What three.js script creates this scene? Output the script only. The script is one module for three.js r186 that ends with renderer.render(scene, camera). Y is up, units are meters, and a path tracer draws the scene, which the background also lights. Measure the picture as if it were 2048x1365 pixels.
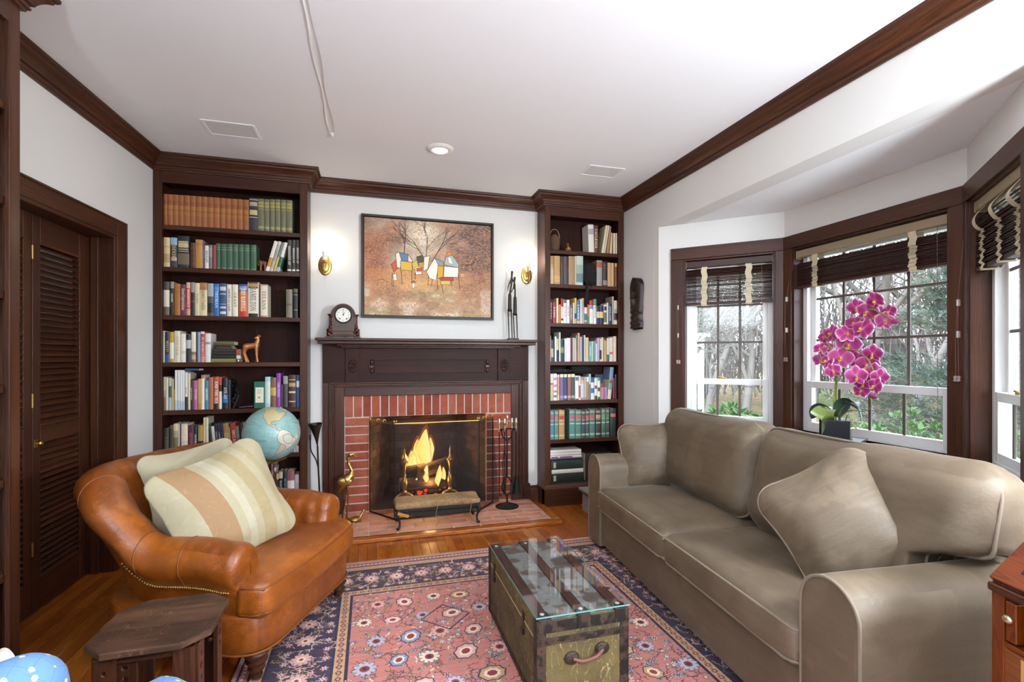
import * as THREE from 'three';
import { mergeGeometries, mergeVertices, toCreasedNormals } from 'three/addons/utils/BufferGeometryUtils.js';
import { RoundedBoxGeometry } from 'three/addons/geometries/RoundedBoxGeometry.js';
import { RectAreaLightUniformsLib } from 'three/addons/lights/RectAreaLightUniformsLib.js';
import { MarchingCubes } from 'three/addons/objects/MarchingCubes.js';

// ---------------------------------------------------------------- camera, sky, exposure
const scene = new THREE.Scene();
const camera = new THREE.PerspectiveCamera(2 * Math.atan(682.5 / 985) * 180 / Math.PI, 2048 / 1365, 0.05, 200);
camera.position.set(0, 1.3, 0);
camera.rotation.y = -Math.atan(283 / 985);
camera.setViewOffset(2048, 1365, 0, -34.5, 2048, 1365);

const renderer = new THREE.WebGLRenderer({ antialias: true });
renderer.toneMapping = THREE.LinearToneMapping;
renderer.toneMappingExposure = 0.88;
renderer.shadowMap.enabled = true;
RectAreaLightUniformsLib.init();

const SKY = 12.0;                                   // bright overcast sky, the same all round
scene.background = new THREE.Color().setRGB(0.80, 0.93, 1.08);
scene.backgroundIntensity = SKY;

const CAN = 2;                                     // recessed ceiling cans (candela)
const UNSEEN_UPLIGHT = 60;                                  // unseen uplight behind the camera, brightens the ceiling like bounced flash
const UNSEEN_GLOBE = 19;                                  // unseen globe lamp right of the frame, lights the left wall
const SCONCE = 0.16;                                // candle bulb of each wall sconce
// ---------------------------------------------------------------- helpers
const PI = Math.PI;
function rng(seed) { let a = seed >>> 0; return () => { a = (a + 0x6D2B79F5) | 0; let t = Math.imul(a ^ (a >>> 15), 1 | a); t = (t + Math.imul(t ^ (t >>> 7), 61 | t)) ^ t; return ((t ^ (t >>> 14)) >>> 0) / 4294967296; }; }
function hash2(x, y, s) { let h = Math.imul(x | 0, 374761393) ^ Math.imul(y | 0, 668265263) ^ Math.imul(s | 0, 2147483647 - 58); h = Math.imul(h ^ (h >>> 13), 1274126177); return ((h ^ (h >>> 16)) >>> 0) / 4294967296; }
const mod = (a, n) => ((a % n) + n) % n;
function vnoise(x, y, s = 0, px = 0, py = 0) {            // value noise, periodic when px, py are given
  const xi = Math.floor(x), yi = Math.floor(y), fx = x - xi, fy = y - yi, w = (t) => t * t * (3 - 2 * t), u = w(fx), v = w(fy);
  const X0 = px ? mod(xi, px) : xi, X1 = px ? mod(xi + 1, px) : xi + 1, Y0 = py ? mod(yi, py) : yi, Y1 = py ? mod(yi + 1, py) : yi + 1;
  const a = hash2(X0, Y0, s), b = hash2(X1, Y0, s), c = hash2(X0, Y1, s), d = hash2(X1, Y1, s);
  return a + (b - a) * u + (c - a) * v + (a - b - c + d) * u * v;
}
function fbm(x, y, s, oct = 4, px = 0, py = 0) { let r = 0, a = 0.5, t = 0; for (let i = 0; i < oct; i++) { r += a * vnoise(x, y, s + i * 17, px, py); t += a; a *= 0.5; x *= 2; y *= 2; px *= 2; py *= 2; } return r / t; }
function n3(x, y, z, s) { return (vnoise(x + z * 1.7, y - z * 0.6, s) + vnoise(y * 1.1 + 5.2, z * 1.1 + x * 0.3, s + 3) + vnoise(z - 3.1, x * 0.9 + y * 0.4, s + 7)) / 3; }
const clamp = (v, a = 0, b = 1) => Math.min(b, Math.max(a, v)), lerp = (a, b, t) => a + (b - a) * t, sstep = (a, b, x) => { const t = clamp((x - a) / (b - a)); return t * t * (3 - 2 * t); };
const hex = (h) => [(h >> 16) & 255, (h >> 8) & 255, h & 255];
const mixc = (a, b, t) => [lerp(a[0], b[0], t), lerp(a[1], b[1], t), lerp(a[2], b[2], t)];
function dataTex(w, h, fn, srgb = true, wrap = true) {
  const d = new Uint8Array(w * h * 4);
  for (let y = 0; y < h; y++) for (let x = 0; x < w; x++) { const c = fn(x / w, y / h, x, y), o = (y * w + x) * 4; if (typeof c === 'number') { d[o] = d[o + 1] = d[o + 2] = clamp(c, 0, 255); } else { d[o] = clamp(c[0], 0, 255); d[o + 1] = clamp(c[1], 0, 255); d[o + 2] = clamp(c[2], 0, 255); } d[o + 3] = 255; }
  const t = new THREE.DataTexture(d, w, h); t.magFilter = THREE.LinearFilter; t.minFilter = THREE.LinearMipmapLinearFilter; t.generateMipmaps = true;
  if (srgb) t.colorSpace = THREE.SRGBColorSpace; if (wrap) t.wrapS = t.wrapT = THREE.RepeatWrapping; t.needsUpdate = true; return t;
}
function canvasTex(w, h, draw, wrap = false) {
  const c = document.createElement('canvas'); c.width = w; c.height = h; const g = c.getContext('2d'); draw(g, w, h);
  const t = new THREE.CanvasTexture(c); t.colorSpace = THREE.SRGBColorSpace; if (wrap) t.wrapS = t.wrapT = THREE.RepeatWrapping; t.anisotropy = 8; return t;
}
const css = (c) => `rgb(${c.map((v) => Math.round(clamp(v, 0, 255))).join(',')})`;
function tile(t, rx, ry) { const c = t.clone(); c.repeat.set(rx, ry); c.needsUpdate = true; return c; }
const std = (o) => new THREE.MeshStandardMaterial(o), phys = (o) => new THREE.MeshPhysicalMaterial(o);

// names, things, parts
const taken = {};
function numbered(n) { if (!(n in taken)) { taken[n] = 0; return n; } taken[n]++; return n + '_' + String(taken[n]).padStart(3, '0'); }
function sh(o) { o.castShadow = true; o.receiveShadow = true; return o; }
function tag(o, label, category, group) { o.userData.label = label; o.userData.category = category; if (group) o.userData.group = group; return o; }
function thing(name, label, category, pos = [0, 0, 0], turn = 0, group) { const o = new THREE.Group(); o.name = numbered(name); o.position.set(...pos); o.rotation.y = turn; scene.add(o); return tag(o, label, category, group); }
function part(parent, name, geo, mat, label) { const g = Array.isArray(geo) ? merge(geo) : geo; const m = sh(new THREE.Mesh(g, mat)); m.name = name; if (label) m.userData.label = label; parent.add(m); return m; }
function solo(name, geo, mat, label, category, group) { const m = part(scene, numbered(name), geo, mat); return tag(m, label, category, group); }
function struct(name, geo, mat, label) { const m = part(scene, name, geo, mat, label); m.userData.kind = 'structure'; return m; }
function structGroup(name) { const g = new THREE.Group(); g.name = name; g.userData.kind = 'structure'; scene.add(g); return g; }

// geometry
function merge(list) { const l = list.map((g) => { const q = g.index ? g.toNonIndexed() : g; for (const k of Object.keys(q.attributes)) if (!['position', 'normal', 'uv'].includes(k)) q.deleteAttribute(k); if (!q.attributes.uv) q.setAttribute('uv', new THREE.BufferAttribute(new Float32Array(q.attributes.position.count * 2), 2)); return q; }); return l.length === 1 ? l[0] : mergeGeometries(l); }
let uvSeed = rng(77);
// uv in metres from the dominant axis of each face; u runs along the grain axis ('x','y','z' or the longest)
function boxUV(g, axis, off) {
  if (g.index) g = g.toNonIndexed();
  g.computeBoundingBox(); const s = g.boundingBox.getSize(new THREE.Vector3()).toArray();
  const a = axis ? 'xyz'.indexOf(axis) : s.indexOf(Math.max(...s)), o = off === 0 ? [0, 0] : off ?? [uvSeed() * 5, uvSeed() * 5];
  const p = g.attributes.position.array, uv = new Float32Array(p.length / 3 * 2), e1 = [], e2 = [];
  for (let i = 0; i < p.length; i += 9) {
    for (let k = 0; k < 3; k++) { e1[k] = p[i + 3 + k] - p[i + k]; e2[k] = p[i + 6 + k] - p[i + k]; }
    const n = [Math.abs(e1[1] * e2[2] - e1[2] * e2[1]), Math.abs(e1[2] * e2[0] - e1[0] * e2[2]), Math.abs(e1[0] * e2[1] - e1[1] * e2[0])], d = n.indexOf(Math.max(...n));
    let ua, va; if (d === a) { ua = (a + 1) % 3; va = (a + 2) % 3; } else { ua = a; va = 3 - a - d; }
    for (let k = 0; k < 3; k++) { uv[(i / 3 + k) * 2] = p[i + k * 3 + ua] + o[0]; uv[(i / 3 + k) * 2 + 1] = p[i + k * 3 + va] + o[1] + d * 0.37; }
  }
  g.setAttribute('uv', new THREE.BufferAttribute(uv, 2)); return g;
}
const T = (g, x = 0, y = 0, z = 0) => g.translate(x, y, z);
const bx = (w, h, d, x, y, z, axis) => boxUV(T(new THREE.BoxGeometry(w, h, d), x, y, z), axis);
// box by its limits
const bb = (x0, x1, y0, y1, z0, z1, axis) => bx(x1 - x0, y1 - y0, z1 - z0, (x0 + x1) / 2, (y0 + y1) / 2, (z0 + z1) / 2, axis);
// box with chamfered edges
function rb(w, h, d, x, y, z, r = 0.004, axis, seg = 1) { return boxUV(T(new RoundedBoxGeometry(w, h, d, seg, Math.min(r, w / 2.01, h / 2.01, d / 2.01)), x, y, z), axis); }
const rbb = (x0, x1, y0, y1, z0, z1, r, axis) => rb(x1 - x0, y1 - y0, z1 - z0, (x0 + x1) / 2, (y0 + y1) / 2, (z0 + z1) / 2, r, axis);
function lathe(pts, seg = 24) { return new THREE.LatheGeometry(pts.map((p) => new THREE.Vector2(p[0], p[1])), seg); }
function tube(pts, r, seg = 24, rad = 8, closed = false) { const c = new THREE.CatmullRomCurve3(pts.map((p) => p.isVector3 ? p : new THREE.Vector3(...p)), closed); return new THREE.TubeGeometry(c, seg, r, rad, closed); }
function taperTube(pts, rs, seg = 24, rad = 8) {           // radius follows rs along the curve, ends closed
  const c = new THREE.CatmullRomCurve3(pts.map((p) => new THREE.Vector3(...p))), g = new THREE.TubeGeometry(c, seg, 1, rad, false), p = g.attributes.position;
  for (let i = 0; i <= seg; i++) { const o = c.getPointAt(i / seg), f = i / seg * (rs.length - 1), k = Math.min(rs.length - 2, Math.floor(f)), r = lerp(rs[k], rs[k + 1], f - k); for (let j = 0; j <= rad; j++) { const q = i * (rad + 1) + j; p.setXYZ(q, o.x + (p.getX(q) - o.x) * r, o.y + (p.getY(q) - o.y) * r, o.z + (p.getZ(q) - o.z) * r); } }
  g.computeVertexNormals(); return g;
}
const bar = (a, b, r, rad = 6) => { const A = new THREE.Vector3(...a), B = new THREE.Vector3(...b), d = B.clone().sub(A), g = new THREE.CylinderGeometry(r, r, d.length(), rad); g.applyQuaternion(new THREE.Quaternion().setFromUnitVectors(new THREE.Vector3(0, 1, 0), d.normalize())); return T(g, (A.x + B.x) / 2, (A.y + B.y) / 2, (A.z + B.z) / 2); };
const sphere = (r, x, y, z, a = 16, b = 12, sx = 1, sy = 1, sz = 1) => T(new THREE.SphereGeometry(r, a, b).scale(sx, sy, sz), x, y, z);
function extr(pts, depth, bevel = 0, holes = [], seg = 1) { const s = new THREE.Shape(pts.map((p) => new THREE.Vector2(p[0], p[1]))); for (const h of holes) s.holes.push(h); return new THREE.ExtrudeGeometry(s, { depth, bevelEnabled: bevel > 0, bevelThickness: bevel, bevelSize: bevel, bevelOffset: -bevel, bevelSegments: seg, curveSegments: 16 }); }
function circleHole(x, y, r) { const p = new THREE.Path(); p.absarc(x, y, r, 0, 2 * PI, true); return p; }
function crease(g, a = 0.6) { return toCreasedNormals(g, a); }
// a surface over (u, v): fn(u, v) -> [x, y, z]
function surf(nu, nv, fn, { closeU = false, closeV = false, uvs = [1, 1] } = {}) {
  const P = [], U = [], I = [];
  for (let i = 0; i <= nu; i++) for (let j = 0; j <= nv; j++) { P.push(...fn(i / nu, j / nv)); U.push(i / nu * uvs[0], j / nv * uvs[1]); }
  for (let i = 0; i < nu; i++) for (let j = 0; j < nv; j++) { const a = i * (nv + 1) + j, b = a + nv + 1; I.push(a, b, a + 1, b, b + 1, a + 1); }
  const g = new THREE.BufferGeometry(); g.setAttribute('position', new THREE.Float32BufferAttribute(P, 3)); g.setAttribute('uv', new THREE.Float32BufferAttribute(U, 2)); g.setIndex(I); g.computeVertexNormals();
  const n = g.attributes.normal, avg = (a, b) => { const x = n.getX(a) + n.getX(b), y = n.getY(a) + n.getY(b), z = n.getZ(a) + n.getZ(b), l = Math.hypot(x, y, z) || 1; n.setXYZ(a, x / l, y / l, z / l); n.setXYZ(b, x / l, y / l, z / l); };
  if (closeV) for (let i = 0; i <= nu; i++) avg(i * (nv + 1), i * (nv + 1) + nv);
  if (closeU) for (let j = 0; j <= nv; j++) avg(j, nu * (nv + 1) + j);
  return g;
}
// moulding swept along a plan path [[x,z],...] with mitred corners; the room lies to the right of the way; profile [[out, y],...]
function mouldings(path, prof, creaseAngle = 0.5) {
  const n = path.length, dir = [], mit = [];
  for (let i = 0; i < n - 1; i++) { const dx = path[i + 1][0] - path[i][0], dz = path[i + 1][1] - path[i][1], l = Math.hypot(dx, dz); dir.push([dx / l, dz / l]); }
  const rt = (d) => [-d[1], d[0]];
  for (let i = 0; i < n; i++) { const a = rt(dir[Math.max(0, i - 1)]), b = rt(dir[Math.min(n - 2, i)]), s = [a[0] + b[0], a[1] + b[1]], k = 2 / (s[0] * s[0] + s[1] * s[1]); mit.push([s[0] * k, s[1] * k]); }
  const out = [];
  for (let i = 0; i < n - 1; i++) {
    const L = Math.hypot(path[i + 1][0] - path[i][0], path[i + 1][1] - path[i][1]), P = [], U = []; let acc = 0; const o = uvSeed() * 4;
    for (let j = 0; j < prof.length - 1; j++) {
      const seg = Math.hypot(prof[j + 1][0] - prof[j][0], prof[j + 1][1] - prof[j][1]);
      const q = (k, e) => [path[k][0] + mit[k][0] * prof[e][0], prof[e][1], path[k][1] + mit[k][1] * prof[e][0]];
      const a = q(i, j), b = q(i + 1, j), c = q(i + 1, j + 1), d = q(i, j + 1);
      P.push(...a, ...c, ...b, ...a, ...d, ...c); U.push(o, acc, o + L, acc + seg, o + L, acc, o, acc, o, acc + seg, o + L, acc + seg); acc += seg;
    }
    const g = new THREE.BufferGeometry(); g.setAttribute('position', new THREE.Float32BufferAttribute(P, 3)); g.setAttribute('uv', new THREE.Float32BufferAttribute(U, 2)); g.computeVertexNormals(); out.push(toCreasedNormals(g, creaseAngle));
  }
  return out;
}
// soft cushion: a rounded, puffed box; map() gives the surface for a point of the unit cube
function cushion(w, h, d, { r = 0.06, puff = 0.25, n = 18, wr = 0.006, seed = 1, pinch = 0, sag = 0, freq = 9, crown = [1, 1] } = {}) {
  const H = [w / 2, h / 2, d / 2], R = Math.min(r, H[0], H[1], H[2]);
  const map = (px, py, pz) => {
    const q = [px * H[0], py * H[1], pz * H[2]], inn = q.map((v, i) => clamp(v, -(H[i] - R), H[i] - R)); let dx = q.map((v, i) => v - inn[i]); const l = Math.hypot(...dx) || 1; const p = inn.map((v, i) => v + dx[i] / l * R);
    const X = clamp(p[0] / H[0], -1, 1), Z = clamp(p[2] / H[2], -1, 1), ex = 1 - Math.pow(Math.abs(X), 2.5), ez = 1 - Math.pow(Math.abs(Z), 2.5), k = ex * ez;
    if (pinch) { const e = Math.pow(Math.max(0, 1 - X * X), 0.5) * Math.pow(Math.max(0, 1 - Z * Z), 0.5); p[1] *= lerp(1, 0.10 + 0.9 * e, pinch); const k4 = Math.pow(Math.abs(X * Z), 2) * 0.1 * pinch; p[0] *= 1 + k4; p[2] *= 1 + k4; const inw = 0.07 * pinch; p[0] *= 1 - inw * (1 - Z * Z); p[2] *= 1 - inw * (1 - X * X); }
    p[1] += Math.sign(py || 0) * 0 + (p[1] > 0 ? crown[0] : -crown[1]) * puff * h * 0.5 * k * Math.min(1, Math.abs(p[1]) / (H[1] * 0.5));
    const sd = 1 - Math.pow(Math.abs(p[1] / H[1]), 2); p[0] += Math.sign(X) * Math.pow(Math.abs(X), 6) * 0.05 * h * Math.max(0, sd); p[2] += Math.sign(Z) * Math.pow(Math.abs(Z), 6) * 0.05 * h * Math.max(0, sd);
    if (sag) p[1] -= sag * k;
    return p;
  };
  const gs = [], e = (t) => { const s = t * 2 - 1; return Math.sign(s) * (1 - Math.pow(1 - Math.abs(s), 1.6)); };
  const faces = [[0, 1, 2, 1], [0, 1, 2, -1], [1, 2, 0, 1], [1, 2, 0, -1], [2, 0, 1, 1], [2, 0, 1, -1]];
  for (const [a, b, c, s] of faces) gs.push(surf(n, n, (u, v) => { const p = [0, 0, 0]; p[a] = s > 0 ? e(u) : e(1 - u); p[b] = e(v); p[c] = s; return map(...p); }));
  let g = merge(gs); g.deleteAttribute('uv'); g.deleteAttribute('normal'); g = mergeVertices(g, 1e-4); g.computeVertexNormals();
  if (wr) { const P = g.attributes.position, N = g.attributes.normal; for (let i = 0; i < P.count; i++) { const x = P.getX(i), y = P.getY(i), z = P.getZ(i), k = wr * ((n3(x * freq, y * freq, z * freq, seed) - 0.5) * 2 + (n3(x * freq * 3, y * freq * 3, z * freq * 3, seed + 9) - 0.5) * 0.7); P.setXYZ(i, x + N.getX(i) * k, y + N.getY(i) * k, z + N.getZ(i) * k); } g.computeVertexNormals(); }
  const gg = planarUV(g); gg.userData.map = map; return gg;
}
function planarUV(g, scale = 1) {       // smooth normals kept, uv in metres by dominant normal
  if (g.index) g = g.toNonIndexed(); const p = g.attributes.position.array, n = g.attributes.normal.array, uv = new Float32Array(p.length / 3 * 2);
  for (let i = 0; i < p.length; i += 9) { const m = [0, 1, 2].map((k) => Math.abs(n[i + k] + n[i + 3 + k] + n[i + 6 + k])), d = m.indexOf(Math.max(...m)), a = d === 0 ? 2 : 0, b = d === 1 ? 2 : 1; for (let k = 0; k < 3; k++) { uv[(i / 3 + k) * 2] = p[i + k * 3 + a] * scale; uv[(i / 3 + k) * 2 + 1] = p[i + k * 3 + b] * scale; } }
  g.setAttribute('uv', new THREE.BufferAttribute(uv, 2)); return g;
}
// smooth body from tapered capsules: bones [[x,y,z,r],[x,y,z,r]], joined with a smooth minimum, meshed on a grid
function blob(bones, cell, k = 0.01, pad = 0.02) {
  let lo = [1e9, 1e9, 1e9], hi = [-1e9, -1e9, -1e9]; for (const b of bones) for (const e of b) for (let i = 0; i < 3; i++) { lo[i] = Math.min(lo[i], e[i] - e[3] - pad); hi[i] = Math.max(hi[i], e[i] + e[3] + pad); }
  const size = Math.max(hi[0] - lo[0], hi[1] - lo[1], hi[2] - lo[2]), c = [0, 1, 2].map((i) => (lo[i] + hi[i]) / 2), N = Math.min(150, Math.ceil(size / cell) + 4);
  const mc = new MarchingCubes(N, new THREE.MeshBasicMaterial(), false, false, 400000); mc.isolation = 0; const half = size / 2 * 1.05;
  for (let z = 0; z < N; z++) for (let y = 0; y < N; y++) for (let x = 0; x < N; x++) {
    const p = [c[0] + (x / N * 2 - 1) * half, c[1] + (y / N * 2 - 1) * half, c[2] + (z / N * 2 - 1) * half]; let d = 1e3;
    for (const [a, b] of bones) { const ab = [b[0] - a[0], b[1] - a[1], b[2] - a[2]], ap = [p[0] - a[0], p[1] - a[1], p[2] - a[2]], l2 = ab[0] ** 2 + ab[1] ** 2 + ab[2] ** 2 || 1e-9, t = clamp((ap[0] * ab[0] + ap[1] * ab[1] + ap[2] * ab[2]) / l2), q = Math.hypot(ap[0] - ab[0] * t, ap[1] - ab[1] * t, ap[2] - ab[2] * t) - lerp(a[3], b[3], t); const hh = clamp(0.5 + 0.5 * (d - q) / k); d = lerp(d, q, hh) - k * hh * (1 - hh); }
    mc.field[x + y * N + z * N * N] = -d;
  }
  mc.update(); const cnt = mc.count, P = mc.positionArray.slice(0, cnt * 3), g0 = new THREE.BufferGeometry();
  for (let i = 0; i < P.length; i += 3) { P[i] = c[0] + P[i] * half; P[i + 1] = c[1] + P[i + 1] * half; P[i + 2] = c[2] + P[i + 2] * half; }
  g0.setAttribute('position', new THREE.BufferAttribute(P, 3)); let g = mergeVertices(g0, 1e-5); g.computeVertexNormals(); return planarUV(g);
}
const rot = (g, x = 0, y = 0, z = 0) => g.applyMatrix4(new THREE.Matrix4().makeRotationFromEuler(new THREE.Euler(x, y, z)));
// ---------------------------------------------------------------- materials
function woodTex(w, h, dark, light, seed, { rings = 26, streak = 0.6, pore = 0.35 } = {}) {
  return dataTex(w, h, (u, v) => {
    const warp = fbm(u * 3, v * 3, seed, 3, 3, 3) - 0.5, wv = v * 8 + warp * 1.1 + (fbm(u * 2, v * 8, seed + 40, 3, 2, 8) - 0.5) * 1.2;
    const ring = 0.5 + 0.5 * Math.sin(wv * rings * 0.9), fine = fbm(u * 8, v * 256, seed + 5, 2, 8, 256), mid = fbm(u * 4, v * 40, seed + 9, 3, 4, 40), big = fbm(u * 2, v * 4, seed + 21, 3, 2, 4);
    const p = vnoise(u * 60, v * 512, seed + 31, 60, 512) > 0.8 ? pore : 0;
    return mixc(dark, light, clamp(0.15 + 0.3 * ring * streak + 0.35 * mid + 0.3 * fine + 0.45 * (big - 0.5) - 0.25 - p * 0.4 + 0.18));
  });
}
const WT = woodTex(1024, 512, hex(0x24110a), hex(0x653a22), 11);
WT.repeat.set(1 / 1.3, 1 / 0.42);
const OAK = dataTex(1024, 512, (u, v) => {                   // oak: cathedral figure and open grain
  const k = Math.floor(v * 6), vv = (v * 6) % 1, c = (vv - 0.5 + 0.2 * Math.sin(u * 2 * PI + k)) * 2, arch = u * 7 + c * c * (2.2 + k * 0.5) + 0.5 * fbm(u * 6, v * 12, 71, 3, 6, 12) + k * 1.7;
  const l = Math.pow(0.5 + 0.5 * Math.sin(arch * 6.28), 3), g = fbm(u * 10, v * 300, 60, 2, 10, 300), b = fbm(u * 3, v * 6, 64, 3, 3, 6);
  return mixc(hex(0x763a0a), hex(0xc67c24), clamp(0.62 - 0.45 * l + 0.35 * (g - 0.5) + 0.5 * (b - 0.5)));
});
OAK.repeat.set(1 / 0.9, 1 / 0.34);
const PLASTER = dataTex(256, 256, (u, v) => 110 + 60 * fbm(u * 40, v * 40, 5, 3, 40, 40), false);
PLASTER.repeat.set(3, 3);
const FINE = dataTex(512, 512, (u, v) => 255 * (0.55 * vnoise(u * 128, v * 128, 3, 128, 128) + 0.45 * vnoise(u * 256, v * 256, 4, 256, 256)), false);
const LEATHER_BUMP = dataTex(512, 512, (u, v) => {           // pebbled leather with a few long creases
  let m = 9, x = u * 90, y = v * 90, xi = Math.floor(x), yi = Math.floor(y); for (let a = -1; a <= 1; a++) for (let b = -1; b <= 1; b++) { const cx = xi + a + hash2(mod(xi + a, 90), mod(yi + b, 90), 1), cy = yi + b + hash2(mod(xi + a, 90), mod(yi + b, 90), 2); m = Math.min(m, Math.hypot(x - cx, y - cy)); }
  const cr = Math.abs(fbm(u * 5, v * 9, 33, 3, 5, 9) - 0.5); return 255 * clamp(0.75 - 0.3 * m * m - 0.35 * (1 - sstep(0, 0.03, cr)));
}, false);
LEATHER_BUMP.repeat.set(3.2, 3.2);
const LEATHER = dataTex(512, 512, (u, v) => {
  const b = fbm(u * 3, v * 3, 12, 4, 3, 3), f = fbm(u * 24, v * 24, 15, 3, 24, 24), sc = Math.abs(fbm(u * 6, v * 14, 91, 3, 6, 14) - 0.5) < 0.006 ? 0.5 : 0;
  return mixc(hex(0x6b3309), hex(0xaa5e16), clamp(0.5 + 1.1 * (b - 0.5) + 0.5 * (f - 0.5) + sc * 0.6));
});
LEATHER.repeat.set(1.6, 1.6);
const SUEDE = dataTex(1024, 1024, (u, v) => {                // nap brushed in patches, with faint rubbed strokes
  const w = fbm(u * 4, v * 4, 8, 3, 4, 4), b = fbm(u * 5 + w, v * 5 + w * 1.5, 21, 4, 5, 5), s = fbm(u * 6, v * 40, 25, 3, 6, 40), f = vnoise(u * 512, v * 512, 9, 512, 512), pt = sstep(0.46, 0.56, b);
  return mixc(hex(0x564838), hex(0x7a6a56), clamp(0.42 + 0.14 * (pt - 0.5) + 0.5 * (b - 0.5) + 0.35 * (s - 0.5) + 0.16 * (f - 0.5)));
});
SUEDE.repeat.set(1.1, 1.1);
const FAB = dataTex(256, 256, (u, v) => 255 * (0.5 + 0.25 * Math.sin(u * 2 * PI * 64) * Math.sin(v * 2 * PI * 64) + 0.25 * (vnoise(u * 128, v * 128, 6, 128, 128) - 0.5)), false);
FAB.repeat.set(6, 6);
const BRICKTEX = dataTex(512, 512, (u, v) => {
  const b = fbm(u * 6, v * 6, 41, 4, 6, 6), f = vnoise(u * 128, v * 128, 44, 128, 128), sp = vnoise(u * 60, v * 60, 47, 60, 60);
  let c = mixc(hex(0x8a4432), hex(0xb0654c), clamp(0.5 + 1.0 * (b - 0.5) + 0.4 * (f - 0.5))); if (sp > 0.9) c = mixc(c, hex(0xd8b8a0), (sp - 0.9) * 6); if (sp < 0.08) c = mixc(c, hex(0x4c241c), 0.6); return c;
});
BRICKTEX.repeat.set(2.2, 2.2);
const METALN = dataTex(256, 256, (u, v) => 255 * (0.5 + 0.5 * (fbm(u * 12, v * 12, 6, 4, 12, 12) - 0.3)), false);
METALN.repeat.set(4, 4);

const M = {
  wall: std({ color: 0xdedcd7, roughness: 0.75, bumpMap: PLASTER, bumpScale: 0.0006 }),
  ceil: std({ color: 0xefeff0, roughness: 0.8, bumpMap: PLASTER, bumpScale: 0.0004 }),
  ceilTape: std({ color: 0xe4e3df, roughness: 0.9 }),
  wood: phys({ map: WT, roughness: 0.4, specularIntensity: 0.55, clearcoat: 0.1, clearcoatRoughness: 0.25 }),
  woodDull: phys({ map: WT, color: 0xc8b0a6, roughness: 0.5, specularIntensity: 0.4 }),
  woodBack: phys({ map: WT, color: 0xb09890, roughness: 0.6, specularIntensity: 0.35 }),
  woodWarm: phys({ map: WT, color: 0xffffff, roughness: 0.4, specularIntensity: 0.55 }),
  white: phys({ color: 0xf0f0ee, roughness: 0.4 }),
  paint: std({ color: 0xeeece7, roughness: 0.55 }),
  muntin: std({ color: 0x5f554d, roughness: 0.5 }),
  glass: phys({ color: 0xffffff, transmission: 1, thickness: 0, roughness: 0, ior: 1.45 }),
  leather: phys({ map: LEATHER, bumpMap: LEATHER_BUMP, bumpScale: 0.0012, roughness: 0.38, clearcoat: 0.2, clearcoatRoughness: 0.35 }),
  leatherSeam: phys({ color: 0x7a4218, roughness: 0.45 }),
  suede: phys({ map: SUEDE, roughness: 0.6, sheen: 0.7, sheenColor: new THREE.Color(0xf0e8e0), sheenRoughness: 0.4, bumpMap: FINE, bumpScale: 0.0005 }),
  suedePiping: phys({ color: 0x786b5a, roughness: 0.85, sheen: 0.4, sheenColor: new THREE.Color(0xd8ccbc) }),
  brass: std({ color: 0xc0a05c, metalness: 1, roughness: 0.28 }),
  brassOld: std({ color: 0xb5975a, metalness: 1, roughness: 0.36, bumpMap: METALN, bumpScale: 0.0008 }),
  brassPale: std({ color: 0xcfc0a0, metalness: 1, roughness: 0.3 }),
  iron: std({ color: 0x1c1a19, metalness: 0.6, roughness: 0.5 }),
  ironOld: std({ color: 0x2a2623, metalness: 0.5, roughness: 0.62, bumpMap: METALN, bumpScale: 0.001 }),
  bronze: std({ color: 0x3a342c, metalness: 0.8, roughness: 0.45, bumpMap: METALN, bumpScale: 0.0006 }),
  copper: phys({ color: 0xb8753c, roughness: 0.3, metalness: 0.35, clearcoat: 0.3 }),
  carved: phys({ map: WT, color: 0xffe4c8, roughness: 0.32 }),  // tint lightened to paint in the gloss that picks out the carving
  black: std({ color: 0x15130f, roughness: 0.4 }),
  mortar: std({ color: 0xb8aca0, roughness: 0.95, bumpMap: FINE, bumpScale: 0.001 }),
  mortarDark: std({ color: 0x4a4038, roughness: 0.95, bumpMap: FINE, bumpScale: 0.001 }),
  pages: std({ color: 0xd9c9a8, roughness: 0.9 }),
  paper: std({ color: 0xe9e3d6, roughness: 0.9 }),
  velcro: std({ color: 0xcbbd9f, roughness: 0.9, bumpMap: FAB, bumpScale: 0.0006 }),
};
M.brick = [0xffffff, 0xe8d0c8, 0xffe0d0, 0xd8c0b8, 0xf8e8e0].map((c) => std({ map: BRICKTEX, color: c, roughness: 0.88, bumpMap: FINE, bumpScale: 0.0012 }));
M.brickPale = [0xffffff, 0xf0e4dc, 0xffeee4].map((c) => phys({ map: (() => { const t = dataTex(256, 256, (u, v) => mixc(hex(0xa97460), hex(0xcfa08a), clamp(0.5 + 0.9 * (fbm(u * 6, v * 6, 141, 4, 6, 6) - 0.5) + 0.3 * (vnoise(u * 64, v * 64, 7, 64, 64) - 0.5)))); t.repeat.set(2, 2); return t; })(), color: c, roughness: 0.6 }));
M.brickSoot = [0xffffff, 0xd8d0cc, 0xf0e0d8].map((c) => std({ map: (() => { const t = dataTex(256, 256, (u, v) => mixc(hex(0x40342e), hex(0x86685a), clamp(0.45 + 0.9 * (fbm(u * 5, v * 5, 151, 4, 5, 5) - 0.5)))); t.repeat.set(1.7, 1.7); return t; })(), color: c, roughness: 0.95 }));
M.oak = [0xffffff, 0xf0dcc4, 0xffeedd, 0xe2c8a8, 0xf8d8b0].map((c) => phys({ map: OAK, color: c, roughness: 0.33, clearcoat: 0.3, clearcoatRoughness: 0.25 }));
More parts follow.
